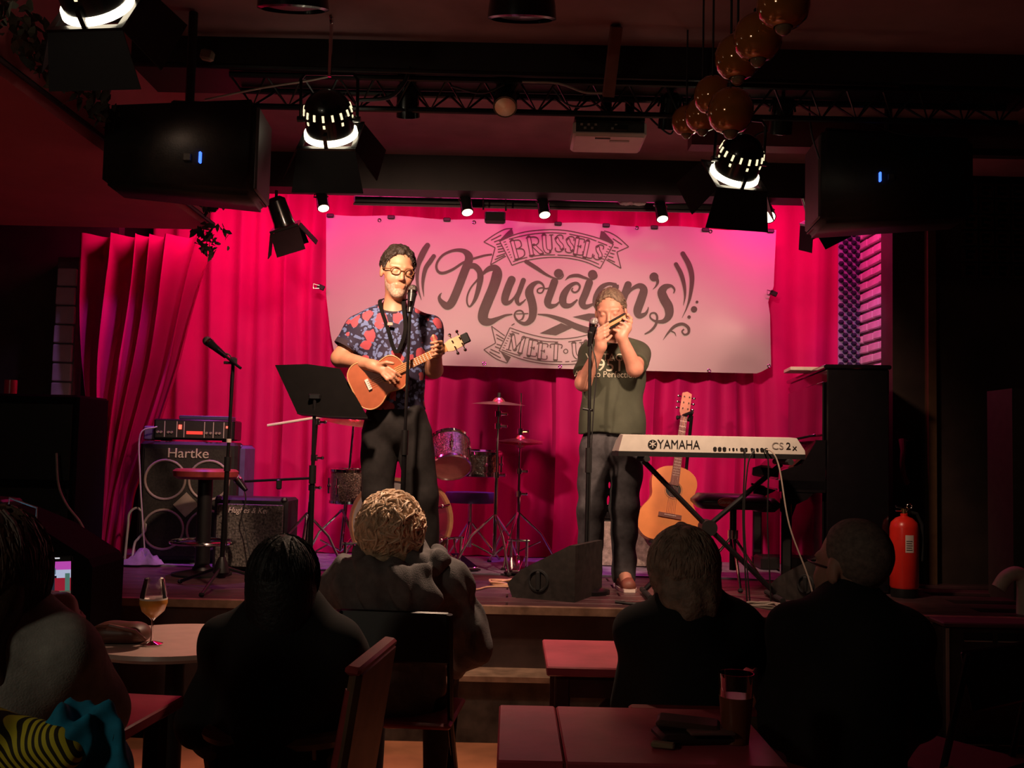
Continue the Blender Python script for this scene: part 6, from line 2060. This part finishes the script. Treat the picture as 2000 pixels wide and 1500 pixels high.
# ================================================================ the audience, tables and chairs
m_tred = M('table_red', (.42, .06, .085), .36, var=.22, scale=7, bump=.06, bscale=40)
m_tdark = M('table_edge', (.05, .012, .014), .4, var=.2)
m_blk = M('cloth_black', (.006, .005, .005), .9, var=.2, scale=20)
m_hood = M('hoodie_grey', (.13, .118, .118), .95, var=.2, scale=35, bump=.25, bscale=260)
m_grey = M('sweater_grey', (.30, .29, .26), .95, var=.25, scale=25, bump=.15, bscale=260)
m_hblond = M('hair_blond', (.62, .42, .27), .55, var=.45, scale=40, bump=.6, bscale=90)
m_hgrey = M('hair_greybrown', (.28, .19, .14), .6, var=.4, scale=35, bump=.5, bscale=90)
m_hbrown = M('hair_brown', (.06, .03, .018), .55, var=.4, scale=35, bump=.15, bscale=200)
m_hblack = M('hair_black', (.006, .005, .005), .6, var=.3, scale=35, bump=.4, bscale=90)
m_stub = M('hair_stubble', (.16, .12, .10), .75, var=.3, scale=90, bump=.2, bscale=300)

def seated(label, Y, head, shl, shr, ell, elr, wrl, wrr, facing, cloth, hairfn, skin=m_skind, hscale=1.05, h=.009, sw=.10, hipz=.50, face=False, tilt=0.0):
    """a person on a chair seen from behind; points are pixels (x, y, depth offset)"""
    J = lambda q: W(q[0], q[1], Y + (q[2] if len(q) > 2 else 0))
    hc, a, b = J(head), J(shl), J(shr)
    nb = lerp(a, b, .5) + Vector((0, 0, .05))
    hip = Vector((nb.x, Y - .02, hipz))
    t = thing('person', label, 'person', Vector((hip.x, Y, 0)))
    el, er, wl, wr_ = J(ell), J(elr), J(wrl), J(wrr)
    w_ = (b - a).length / 2
    hp = [hip + Vector((s * .10, 0, 0)) for s in (-1, 1)]
    kn = [hip + Vector((s * .14, .42, .02)) for s in (-1, 1)]
    an = [Vector((q.x, q.y + .02, .08)) for q in kn]
    allp = [hc, a, b, el, er, wl, wr_, hip] + hp + kn + an
    lo = np.min([np.array(p) for p in allp], 0) - .2
    hi = np.max([np.array(p) for p in allp], 0) + .2
    lo[2] = -.005
    B = basis(facing, tilt)
    def trunk(S, g):
        S.ell(lerp(nb, hip, .33), (w_ * .92 + g, .12 + g, .24 + g), None, .06)
        S.ell(lerp(nb, hip, .72), (w_ * .86 + g, .125 + g, .22 + g), None, .08)
        S.ell(hip, (w_ * .86 + g, .14 + g, .11 + g), None, .06)
        for p in (a, b):
            S.caps(lerp(nb, hip, .08), p, .065 + g, .06 + g, .05)
    def limbs(S, g):
        for p, e, q in ((a, el, wl), (b, er, wr_)):
            S.caps(p, e, .055 + g, .046 + g, .03)
            S.caps(e, q, .046 + g, .032 + g * .7, .03)
    S = SDF(lo, hi, h)
    trunk(S, 0)
    limbs(S, 0)
    S.caps(lerp(nb, hip, .06), lerp(nb, hc, .8), .058, .056, .03)
    head_sdf(S, hc, B, hscale, face)
    for i in (0, 1):
        S.caps(hp[i], kn[i], .085, .06, .04)
        S.caps(kn[i], an[i], .06, .04, .03)
        S.caps(an[i], an[i] + Vector((0, .14, -.04)), .038, .034, .02)
    for e, q in ((el, wl), (er, wr_)):
        d = (q - e).normalized()
        S.caps(q, q + d * .07, .03, .034, .02)
        sd = d.cross(Vector((.3, .2, 1))).normalized()
        up = sd.cross(d)
        for k in range(4):
            r0 = q + d * .085 + sd * (-.027 + .018 * k)
            finger(S, [q + d * .05 + sd * (-.02 + .013 * k), r0, r0 + d * .032 - up * .012, r0 + d * .048 - up * .034], .0095)
        finger(S, [q + d * .02 + sd * .02, q + d * .05 + sd * .05, q + d * .085 + sd * .052 - up * .01], .0105)
    S.mesh('body', skin, t)
    S = SDF(lo, hi, h)
    trunk(S, .03)
    limbs(S, .022)
    for e, q in ((el, wl), (er, wr_)):
        d = (q - e).normalized()
        S.cut(q + d * .005, d, np.array(q) - .09, np.array(q) + .09)
    S.cut(hip + Vector((0, 0, -.06)), (0, 0, -1))
    S.ell(lerp(nb, hc, .45), (.066, .075, .05), None, .01, 's')
    S.folds(.018, 24, int(abs(hc.x) * 100) + 3, 6, (1, 1, .6))
    if cloth is m_hood:
        S.folds(.022, 50, 21, 5, (1, 1, .8))
    top = S.mesh('jacket', cloth, t)
    S = SDF(lo, hi, h)
    S.ell(hip, (w_ * .84, .15, .11), None, .05)
    for i in (0, 1):
        S.caps(hp[i], kn[i], .098, .075, .04)
        S.caps(kn[i], an[i], .075, .06, .03)
    S.cut(hip + Vector((0, 0, .0)), (0, 0, 1), np.array(hip) - .3, np.array(hip) + .3)
    S.mesh('trousers', m_jeanA, t)
    for i in (0, 1):
        S = SDF(np.array(an[i]) - (.1, .12, .1), np.array(an[i]) + (.1, .28, .09), .009)
        S.caps(an[i] + Vector((0, -.03, -.03)), an[i] + Vector((0, .17, -.04)), .05, .042, .03)
        S.cut((0, 0, .004), (0, 0, -1))
        S.mesh('shoe', m_shoeA, t)
    hairfn(t, hc, B, hscale)
    return t, top, dict(nb=nb, hip=hip, a=a, b=b, B=B, hc=hc)

def long_hair(mat, drop, width, seed, amp=.01, back=.115, top=.03, freq=60):
    def fn(par, c, B, s):
        S = SDF(np.array(c) - (.22, .24, .16 + drop), np.array(c) + (.22, .22, .2), .006)
        P = lambda x, f, u: tuple(c + B @ (Vector((x, f, u)) * s))
        S.ell(P(0, -.025, .035), [q * s for q in (width, back, .09 + top)], B, .03)
        S.ell(P(0, -.055, -.05), [q * s for q in (width * .96, .075, .09 + drop * .6)], B, .05)
        if drop > .1:
            S.ell(P(0, -.075, -.05 - drop * .6), [q * s for q in (width * 1.12, .06, drop * .75)], B, .05)
        S.ell(P(0, .16, -.04), [q * s for q in (.085, .11, .12)], B, .02, 's')
        S.folds(amp, freq, seed, 7, (1.2, 1.2, .35))
        return S.mesh('hair', mat, par)
    return fn
def short_hair(mat):
    def fn(par, c, B, s):
        return hair_cap(par, c, B, s, mat, top=.004, low=-.05, fringe=.03, fluff=.0015, side=.002)
    return fn

# person in the grey hoodie
t, top, d = seated('person with tousled blond hair in grey hoodie before the stage', 3.72, (765, 1042), (684, 1132), (868, 1138), (636, 1172, .16), (925, 1262, .05), (668, 1205, .36), (860, 1310, .30), (.05, 1, -.1), m_hood, long_hair(m_hblond, .03, .103, 4, .012, .118, .022, 60), hscale=1.0)
S = SDF(np.array(d['nb']) - (.26, .30, .24), np.array(d['nb']) + (.26, .24, .18), .007)
nbp = d['nb']
strands(t, d['hc'], d['B'], 1.0, m_hblond, (.108, .122, .118), 520, .13, 7, .0085, 1.0, .10, cen=(0, -.03, .02), keep=lambda q: q.y < .45 and q.z > -.55)
strands(t, d['hc'], d['B'], 1.0, M('hair_blond_light', (.75, .55, .38), .5, var=.3), (.110, .124, .120), 160, .11, 9, .006, 1.0, .14, cen=(0, -.03, .02), keep=lambda q: q.y < .45 and q.z > -.4)
for k in range(16):
    q0, q1 = (math.pi * (.90 + 1.20 * (k + e_) / 16) for e_ in (0, 1))
    S.caps(*(nbp + Vector((.015 + .135 * math.cos(q), -.03 + .15 * math.sin(q), .035 + .045 * math.sin(q))) for q in (q0, q1)), .034, .034, .012)
S.ell(nbp + Vector((.03, -.17, -.085)), (.135, .055, .10), None, .03)
S.ell(nbp + Vector((-.02, -.155, -.05)), (.10, .05, .07), None, .02)
S.ell(nbp + Vector((.015, -.06, .05)), (.085, .075, .06), None, .015, 's')
S.folds(.030, 60, 9, 5, (1, 1, .6))
S.mesh('hood', m_hood, t)
# person in black with the smooth dark head
PZ = seated('person with sleek black hair in black jacket beside the round pale table', 2.85, (556, 1146), (448, 1268), (656, 1268), (400, 1410, .05), (700, 1410, .05), (430, 1480, .28), (660, 1480, .28), (.0, 1, -.05), m_blk, long_hair(m_hblack, .07, .088, 6, .0003, .10, .012))
t, top, d = PZ
strands(t, d['hc'], d['B'], 1.05, m_hblack, (.088, .101, .103), 360, .22, 15, .006, .12, .03, cen=(0, -.025, .03), keep=lambda q: q.y < .5 and q.z > -.4)
# woman with grey-brown bob
PX = seated('person with grey-brown bobbed hair in black top by the pint glass', 2.92, (1329, 1124), (1262, 1236), (1424, 1232), (1246, 1375, .05), (1520, 1262, .12), (1260, 1450, .28), (1440, 1330, .34), (-.25, 1, -.1), m_blk, long_hair(m_hgrey, .015, .086, 8, .018, .10, .008))
t, top, d = PX
strands(t, d['hc'], d['B'], 1.05, m_hgrey, (.087, .101, .098), 520, .16, 11, .0065, .25, .05, cen=(0, -.025, .03), keep=lambda q: q.y < .5 and q.z > -.35)
# man with cropped grey hair
t, top, d = seated('balding man with glasses in black shirt in front of the piano', 2.66, (1664, 1112), (1562, 1238), (1752, 1246), (1530, 1400, .06), (1778, 1400, .05), (1500, 1330, .34), (1720, 1480, .28), (-.55, 1, .0), m_blk, short_hair(m_stub), hscale=1.0, face=True, h=.007)
Pq = lambda x, f, u: Vector(d['hc']) + d['B'] @ (Vector((x, f, u)) * 1.0)
bw(MB().tube([Pq(-.058, .094, .014), Pq(-.08, .05, .012), Pq(-.084, -.01, .006)], .0026, 6).tube([Pq(.058, .094, .014), Pq(.08, .05, .012), Pq(.084, -.01, .006)], .0026, 6).tube([Pq(-.058, .1, .014), Pq(0, .112, .012), Pq(.058, .1, .014)], .0026, 6), 'glasses', m_black, t)
# woman filming with her phone
t, top, d = seated('person with long brown hair in grey sweater filming with a phone', 2.02, (0, 1150), (-110, 1288), (116, 1288), (-150, 1430, .05), (178, 1395, .08), (-60, 1480, .2), (134, 1236, .19), (.15, 1, .0), m_grey, long_hair(m_hbrown, .13, .084, 10, .012), hscale=1.05)
strands(t, d['hc'], d['B'], 1.05, m_hbrown, (.086, .118, .122), 420, .26, 13, .0065, .2, .05, cen=(0, -.025, .03), keep=lambda q: q.y < .5 and q.z > -.5)
ph = thing('smartphone', 'smartphone with a lit screen showing the stage', 'phone', W(112, 1132, 2.30))
pcx, pcz, pcy = Vector((1, .12, 0)).normalized(), Vector((-.04, 0, 1)).normalized(), None
pcx = (pcx - pcz * pcx.dot(pcz)).normalized()
pcy = pcz.cross(pcx)
rt_ = Matrix((pcx, pcy, pcz)).transposed()
pc = W(112, 1132, 2.30)
bw(MB().box(pc, (.064, .008, .104), rt_, bev=.003), 'body', m_black, ph)
def scr(name, x0, x1, z0, z1, col, st, lay=1):
    bw(MB().box(pc + pcx * (x0 + x1) / 2 + pcz * (z0 + z1) / 2 - pcy * (.0044 + .0003 * lay), (x1 - x0, .0006, z1 - z0), rt_), name, M('screen_' + '%d_%d_%d' % tuple(int(v * 99) for v in col), col, .4, emit=col, estr=st, var=0), ph, smooth=False)
scr('screen', -.030, .030, -.050, .040, (.30, .012, .03), .8)
scr('screen_patch', -.030, .030, .022, .040, (.45, .06, .40), .9, 2)
scr('screen_patch', -.014, .030, .004, .022, (.40, .45, .62), .9, 2)
scr('screen_patch', -.030, .030, -.050, -.024, (.10, .10, .07), .7, 2)
scr('screen_patch', -.012, -.004, -.024, .016, (.02, .03, .05), .5, 3)
scr('screen_patch', -.014, -.002, .012, .026, (.10, .16, .22), .6, 3)
scr('screen_patch', -.022, .0, .004, .009, (.01, .01, .02), .4, 4)
scr('screen_patch', .018, .028, -.024, .014, (.08, .20, .16), .7, 3)
scr('screen_patch', .002, .014, -.044, -.034, (.6, .62, .6), .8, 3)
scr('screen_patch', -.006, .006, .046, .049, (.7, .7, .75), .8, 2)

# ---------------------------------------------------------------- tables
def four_legs(t, hx, hy, z, r=.02, mat=m_tdark, ins=.05):
    for sx in (-1, 1):
        for sy in (-1, 1):
            MB().box((sx * (hx - ins), sy * (hy - ins), z / 2), (.045, .045, z), bev=.005).build('leg', mat, t)
def table(label, c, w, dp, rz, boards, z=.74):
    t = thing('bistro_table', label, 'table', (c[0], c[1], 0), rz)
    x = -w / 2
    for q in boards:
        MB().box((x + q * w / 2, 0, z - .014), (q * w - .0025, dp, .028), bev=.004).build('top_board', m_tred, t)
        x += q * w
    for sy in (-1, 1):
        MB().box((0, sy * (dp / 2 - .04), z - .062), (w - .1, .02, .065)).build('apron', m_tdark, t, smooth=False)
    four_legs(t, w / 2, dp / 2, z - .03)
    return t
table('pinkish red wooden table carrying the pint glass', (.285, 2.36), .60, .46, 0, (.235, .765))
table('smaller red wooden table beside the stage step', (.43, 3.27), .62, .44, 0, (.55, .45))
table('dark red wooden table next to the person filming', (-1.13, 2.43), .62, .42, R(-6), (1.0,))
rt0 = (W(345, 1242, 3.36).x, 3.36)
t = thing('round_table', 'round pale table holding the tulip beer glass', 'table', (rt0[0], rt0[1], 0))
MB().lathe([(.02, .715), (.285, .715), (.292, .725), (.288, .738), (.001, .74)], (0, 0, 0), (0, 0, 1), 48).build('top', M('table_pale', (.50, .34, .29), .35, var=.08), t)
MB().cyl((0, 0, .03), (0, 0, .715), .03, n=14).build('column', m_black, t)
MB().lathe([(.2, 0), (.2, .012), (.05, .035), (.03, .06)], (0, 0, 0), (0, 0, 1), 32).build('base', m_black, t)

# ---------------------------------------------------------------- chairs
def metal_chair(label, c, rz, seatmat, back=True):
    t = thing('metal_chair', label, 'chair', (c[0], c[1], 0), rz)
    MB().box((0, 0, .445), (.40, .38, .022), bev=.008).build('seat', seatmat, t)
    for s in (-1, 1):
        MB().tube([(s * .19, .20, .012), (s * .19, -.12, .44), (s * .19, -.21, .82)], .011, 8).build('leg', m_blackm, t)
        MB().tube([(s * .175, -.20, .012), (s * .175, .10, .43)], .011, 8).build('leg', m_blackm, t)
    MB().tube([(-.19, .20, .03), (.19, .20, .03)], .009, 8).build('stretcher', m_blackm, t)
    MB().box((0, -.205, .74), (.38, .016, .17), (R(-12), 0, 0), bev=.006).build('backrest', m_black, t)
    return t
metal_chair('black metal chair with red seat under the person in the hoodie', (W(786, 1370, 3.68).x, 3.68), R(-5), M('seat_red', (.24, .03, .04), .4))
metal_chair('black metal chair with dark red seat beside the subwoofer', (W(1850, 1460, 3.2).x, 3.25), R(35), M('seat_darkred', (.13, .025, .03), .5))
def wood_chair(label, c, rz, mat, edge, curved=False, top=.86):
    t = thing('wooden_chair', label, 'chair', (c[0], c[1], 0), rz)
    MB().box((0, 0, .445), (.38, .38, .03), bev=.008).build('seat', mat, t)
    for sx in (-1, 1):
        MB().box((sx * .16, .16, .215), (.035, .035, .43), bev=.004).build('leg', mat, t)
        MB().tube([(sx * .16, -.18, .0), (sx * .16, -.17, .44), (sx * .16, -.235, top - .04)], .018, 8).build('back_post', edge, t)
    if curved:
        pts = [Vector((.20 * math.sin(a), -.10 - .15 * math.cos(a), top)) for a in np.linspace(-1.2, 1.2, 15)]
        MB().tube(pts, .022, 8).build('top_rail', mat, t)
        for k in range(4):
            MB().tube([(-.105 + k * .07, -.17, .45), (-.105 + k * .07, -.235, top - .01)], .009, 6).build('spindle', mat, t)
    else:
        MB().box((0, -.215, top - .20), (.36, .03, .42), (R(8), 0, 0), bev=.012).build('backrest', mat, t)
        MB().box((0, -.238, top + .005), (.37, .036, .02), (R(8), 0, 0), bev=.006).build('top_edge', edge, t)
    return t
m_chw = M('chair_wood', (.10, .055, .03), .5, var=.3, scale=12)
m_che = M('chair_rededge', (.22, .03, .03), .4, var=.2)
wc = W(700, 1400, 2.62)
wood_chair('wooden chair with a solid red-edged back beside the person in black', (W(722, 1380, 2.5).x - .225, 2.46), R(84), m_chw, m_che, False, .88)
m_chy = M('chair_honey', (.32, .14, .05), .4, var=.25, scale=14)
wood_chair('wooden chair with curved honey-brown rail behind the balding man', (W(1660, 1400, 2.5).x, 2.52), 0, m_chy, m_chy, True, .66)
wood_chair('plain wooden chair under the person with the grey-brown bob', (W(1340, 1400, 2.92).x, 2.95), 0, m_chw, m_che, False, .70)
wood_chair('plain wooden chair under the person with black hair', (W(555, 1400, 2.85).x, 2.95), 0, m_chw, m_chw, True, .60)
wood_chair('wooden chair under the person filming, with jackets on its back', (W(20, 1400, 2.05).x, 2.06), 0, m_chw, m_chw, False, .70)
# round wooden stool by the stage
sp_ = W(1445, 1195, 4.1)
t = thing('wooden_stool', 'round wooden stool top glimpsed between the two people in black', 'stool', (sp_.x, 4.1, 0))
MB().lathe([(.02, sp_.z - .04), (.11, sp_.z - .04), (.135, sp_.z - .02), (.14, sp_.z), (.001, sp_.z + .005)], (0, 0, 0), (0, 0, 1), 32).build('seat', M('stool_orange', (.42, .15, .07), .4), t)
for k in range(4):
    a = .78 + k * 1.57
    MB().tube([(.08 * math.cos(a), .08 * math.sin(a), sp_.z - .04), (.16 * math.cos(a), .16 * math.sin(a), .0)], .014, 8).build('leg', m_chw, t)
MB().torus((0, 0, .3), (0, 0, 1), .125, .008, 24, 6).build('foot_ring', m_chw, t)

# ---------------------------------------------------------------- small things on the tables
def glass_mat(name, col=(1, 1, 1)):
    return M(name, col, .03, var=0, trans=1.0, ior=1.45)
tg = thing('beer_glass', 'stemmed tulip glass half full of amber beer', 'glass', (W(297, 1240, 3.24).x, 3.24, .741))
g1 = [(.001, .004), (.034, .002), (.034, .004), (.006, .012), (.004, .03), (.004, .075), (.012, .085), (.034, .105), (.0425, .13), (.040, .155), (.030, .205), (.0285, .205), (.0385, .155), (.041, .13), (.033, .107), (.012, .088), (.001, .087)]
MB().lathe(g1, (0, 0, 0), (0, 0, 1), 32, cap=False).build('bowl', glass_mat('clear_glass'), tg)
MB().lathe([(.001, .0865), (.0125, .0845), (.0345, .1045), (.0430, .13), (.0422, .140), (.001, .140)], (0, 0, 0), (0, 0, 1), 32, cap=False).build('beer', M('beer_amber', (.85, .36, .07), .15, var=.05, trans=.25), tg)
MB().lathe([(.0422, .140), (.0415, .145), (.001, .145)], (0, 0, 0), (0, 0, 1), 32, cap=False).build('foam', m_logo, tg)
pg = thing('pint_glass', 'tall pint glass of dark beer on the pinkish red table', 'glass', (W(1437, 1430, 2.30).x, 2.30, .741))
MB().lathe([(.001, .006), (.028, .0), (.029, .01), (.036, .09), (.039, .15), (.0375, .15), (.0345, .09), (.0275, .012), (.001, .012)], (0, 0, 0), (0, 0, 1), 32, cap=False).build('tumbler', glass_mat('clear_glass'), pg)
MB().lathe([(.001, .0005), (.0285, .0005), (.0365, .09), (.0372, .10), (.001, .10)], (0, 0, 0), (0, 0, 1), 32, cap=False).build('beer', M('beer_dark', (.16, .045, .018), .3, var=.05), pg)
hb = W(240, 1232, 3.28)
S = SDF((hb.x - .16, 3.1, .735), (hb.x + .14, 3.46, .86), .006)
S.ell((hb.x - .01, 3.28, .765), (.10, .06, .042), None, .03)
S.ell((hb.x + .05, 3.27, .770), (.035, .055, .03), None, .02)
S.folds(.008, 40, 3)
S.cut((0, 0, .742), (0, 0, -1))
bag = thing('handbag', 'dark brown leather bag lying on the round pale table', 'bag', (hb.x, 3.28, .742))
S.mesh('body', M('bag_leather', (.10, .035, .025), .45, var=.3, scale=20), bag)
bw(MB().tube([(hb.x - .07, 3.25, .79), (hb.x - .02, 3.22, .80), (hb.x + .06, 3.22, .785), (hb.x + .09, 3.23, .755)], .006, 6), 'strap', m_fret, bag)
pu = thing('leather_pouch', 'dark pouch and folded papers beside the pint glass', 'pouch', (W(1360, 1440, 2.28).x, 2.28, .741))
MB().box((.0, .03, .012), (.17, .10, .022), (0, 0, .15), bev=.008).build('lower_case', M('pouch_dark', (.03, .012, .012), .5), pu)
MB().box((-.01, .045, .032), (.14, .08, .018), (0, .04, -.2), bev=.007).build('upper_case', M('pouch_brown', (.07, .03, .02), .5), pu)
MB().box((.03, -.01, .028), (.10, .04, .006), (0, 0, .1), bev=.002).build('folded_paper', M('paper_dim', (.14, .07, .06), .6), pu)
o = MB().box((W(1295, 1445, 2.24).x, 2.24, .748), (.05, .022, .012), (0, 0, -.3), bev=.003).build('matchbox', M('matchbox', (.24, .17, .10), .6))
tag(o, 'small pale matchbox lying beside the dark pouch', 'box')
# jackets over the chair back of the person filming
def stripes():
    mt = M('stripe_yellow', (.55, .50, .03), .8, var=0)
    nt = mt.node_tree
    b = nt.nodes['Principled BSDF']
    tc = nt.nodes.new('ShaderNodeTexCoord')
    mp = nt.nodes.new('ShaderNodeMapping')
    mp.inputs['Rotation'].default_value = (0, R(35), R(10))
    wv = nt.nodes.new('ShaderNodeTexWave')
    wv.inputs['Scale'].default_value = 28
    wv.inputs['Distortion'].default_value = 0.9
    wv.inputs['Detail'].default_value = 0
    rp = nt.nodes.new('ShaderNodeValToRGB')
    rp.color_ramp.elements[0].position = .40
    rp.color_ramp.elements[0].color = (.02, .018, .008, 1)
    rp.color_ramp.elements[1].position = .48
    rp.color_ramp.elements[1].color = (.58, .52, .03, 1)
    nt.links.new(tc.outputs['Object'], mp.inputs['Vector'])
    nt.links.new(mp.outputs['Vector'], wv.inputs['Vector'])
    nt.links.new(wv.outputs['Fac'], rp.inputs['Fac'])
    nt.links.new(rp.outputs['Color'], b.inputs['Base Color'])
    return mt
YJ = 1.76
c1, c2 = W(55, 1455, YJ), W(165, 1440, YJ)
S = SDF(np.array(c1) - (.16, .1, .16), np.array(c1) + (.16, .12, .12), .005)
S.ell(c1 + Vector((-.03, 0, -.02)), (.085, .05, .075), None, .04)
S.ell(c1 + Vector((.035, -.02, .0)), (.055, .045, .04), None, .03)
S.ell(c1 + Vector((-.06, -.01, .03)), (.045, .045, .04), None, .03)
S.folds(.022, 45, 6, 4, (1, 1, 1))
tag(S.mesh('striped_jacket', stripes(), None), 'yellow and black striped jacket over a chair back', 'jacket')
S = SDF(np.array(c2) - (.14, .1, .16), np.array(c2) + (.12, .12, .1), .005)
S.ell(c2 + Vector((.0, .02, -.0)), (.05, .045, .04), None, .03)
S.ell(c2 + Vector((-.045, .03, .005)), (.04, .04, .035), None, .03)
S.ell(c2 + Vector((.02, .03, -.07)), (.06, .05, .06), None, .03)
S.folds(.022, 120, 7, 3, (1.4, 1, .3))
tag(S.mesh('teal_jacket', M('cloth_teal', (.0, .19, .32), .8, var=.3, scale=30), None), 'bright teal ribbed jacket bundled beside the striped one', 'jacket')
# pale bag behind the person in black
S = SDF(np.array(W(655, 1218, 3.56)) - .14, np.array(W(655, 1218, 3.56)) + .14, .006)
cc = W(655, 1218, 3.56)
S.ell(cc, (.075, .05, .05), None, .02)
S.ell(cc + Vector((-.03, 0, .0)), (.05, .045, .035), None, .02)
S.folds(.006, 30, 2)
pb = thing('paper_bag', 'pale paper bag on a small stool beside the hooded person', 'bag', cc - Vector((0, 0, .05)))
S.mesh('body', M('paper_pale', (.62, .50, .38), .7), pb)
t = thing('side_stool', 'small dark stool under the pale paper bag', 'stool', (cc.x, cc.y, 0))
zt = cc.z - .052
MB().lathe([(.02, zt - .03), (.13, zt - .03), (.135, zt - .01), (.001, zt)], (0, 0, 0), (0, 0, 1), 28).build('seat', m_chw, t)
for k in range(3):
    a = .5 + k * 2.09
    MB().tube([(.07 * math.cos(a), .07 * math.sin(a), zt - .03), (.14 * math.cos(a), .14 * math.sin(a), 0)], .013, 8).build('leg', m_chw, t)
# right side odds and ends
hp_ = thing('wall_telephone', 'pink-lit curved handset hanging on the dark wall by the piano', 'telephone', W(1769, 940, 6.38))
bw(MB().tube([W(1762, 858, 6.36), W(1764, 880, 6.34), W(1762, 905, 6.335), W(1765, 930, 6.34), W(1771, 944, 6.36)], [.022, .016, .015, .017, .022], 10), 'handset', M('handset_pinklit', (.34, .14, .15), .4), hp_)  # pink of the stage light is put into the handset colour
bw(MB().box(W(1772, 900, 6.39), (.05, .03, .26), bev=.008), 'cradle', m_black, hp_)
pe = MB().tube([Vector(p) for p in smoothpath([tuple(W(1950, 1150, 5.2)), tuple(W(1965, 1128, 5.2)), tuple(W(1985, 1120, 5.2)), tuple(W(2000, 1135, 5.2)), tuple(W(2000, 1200, 5.2)), (W(2000, 1200, 5.2).x, 5.2, .4), (W(2000, 1200, 5.2).x, 5.2, .0)], 6)], .036, 12).build('drain_pipe', M('pipe_white', (.5, .45, .36), .5))
tag(pe, 'pale bent pipe rising from the floor by the pillar', 'pipe')
o = MB().box(G(1745, 1418, 0) + Vector((0, .02, .04)), (.10, .05, .08), bev=.012).build('socket_box', M('socket_pale', (.45, .38, .30), .5))
tag(o, 'pale floor socket box at the foot of the subwoofer', 'socket')
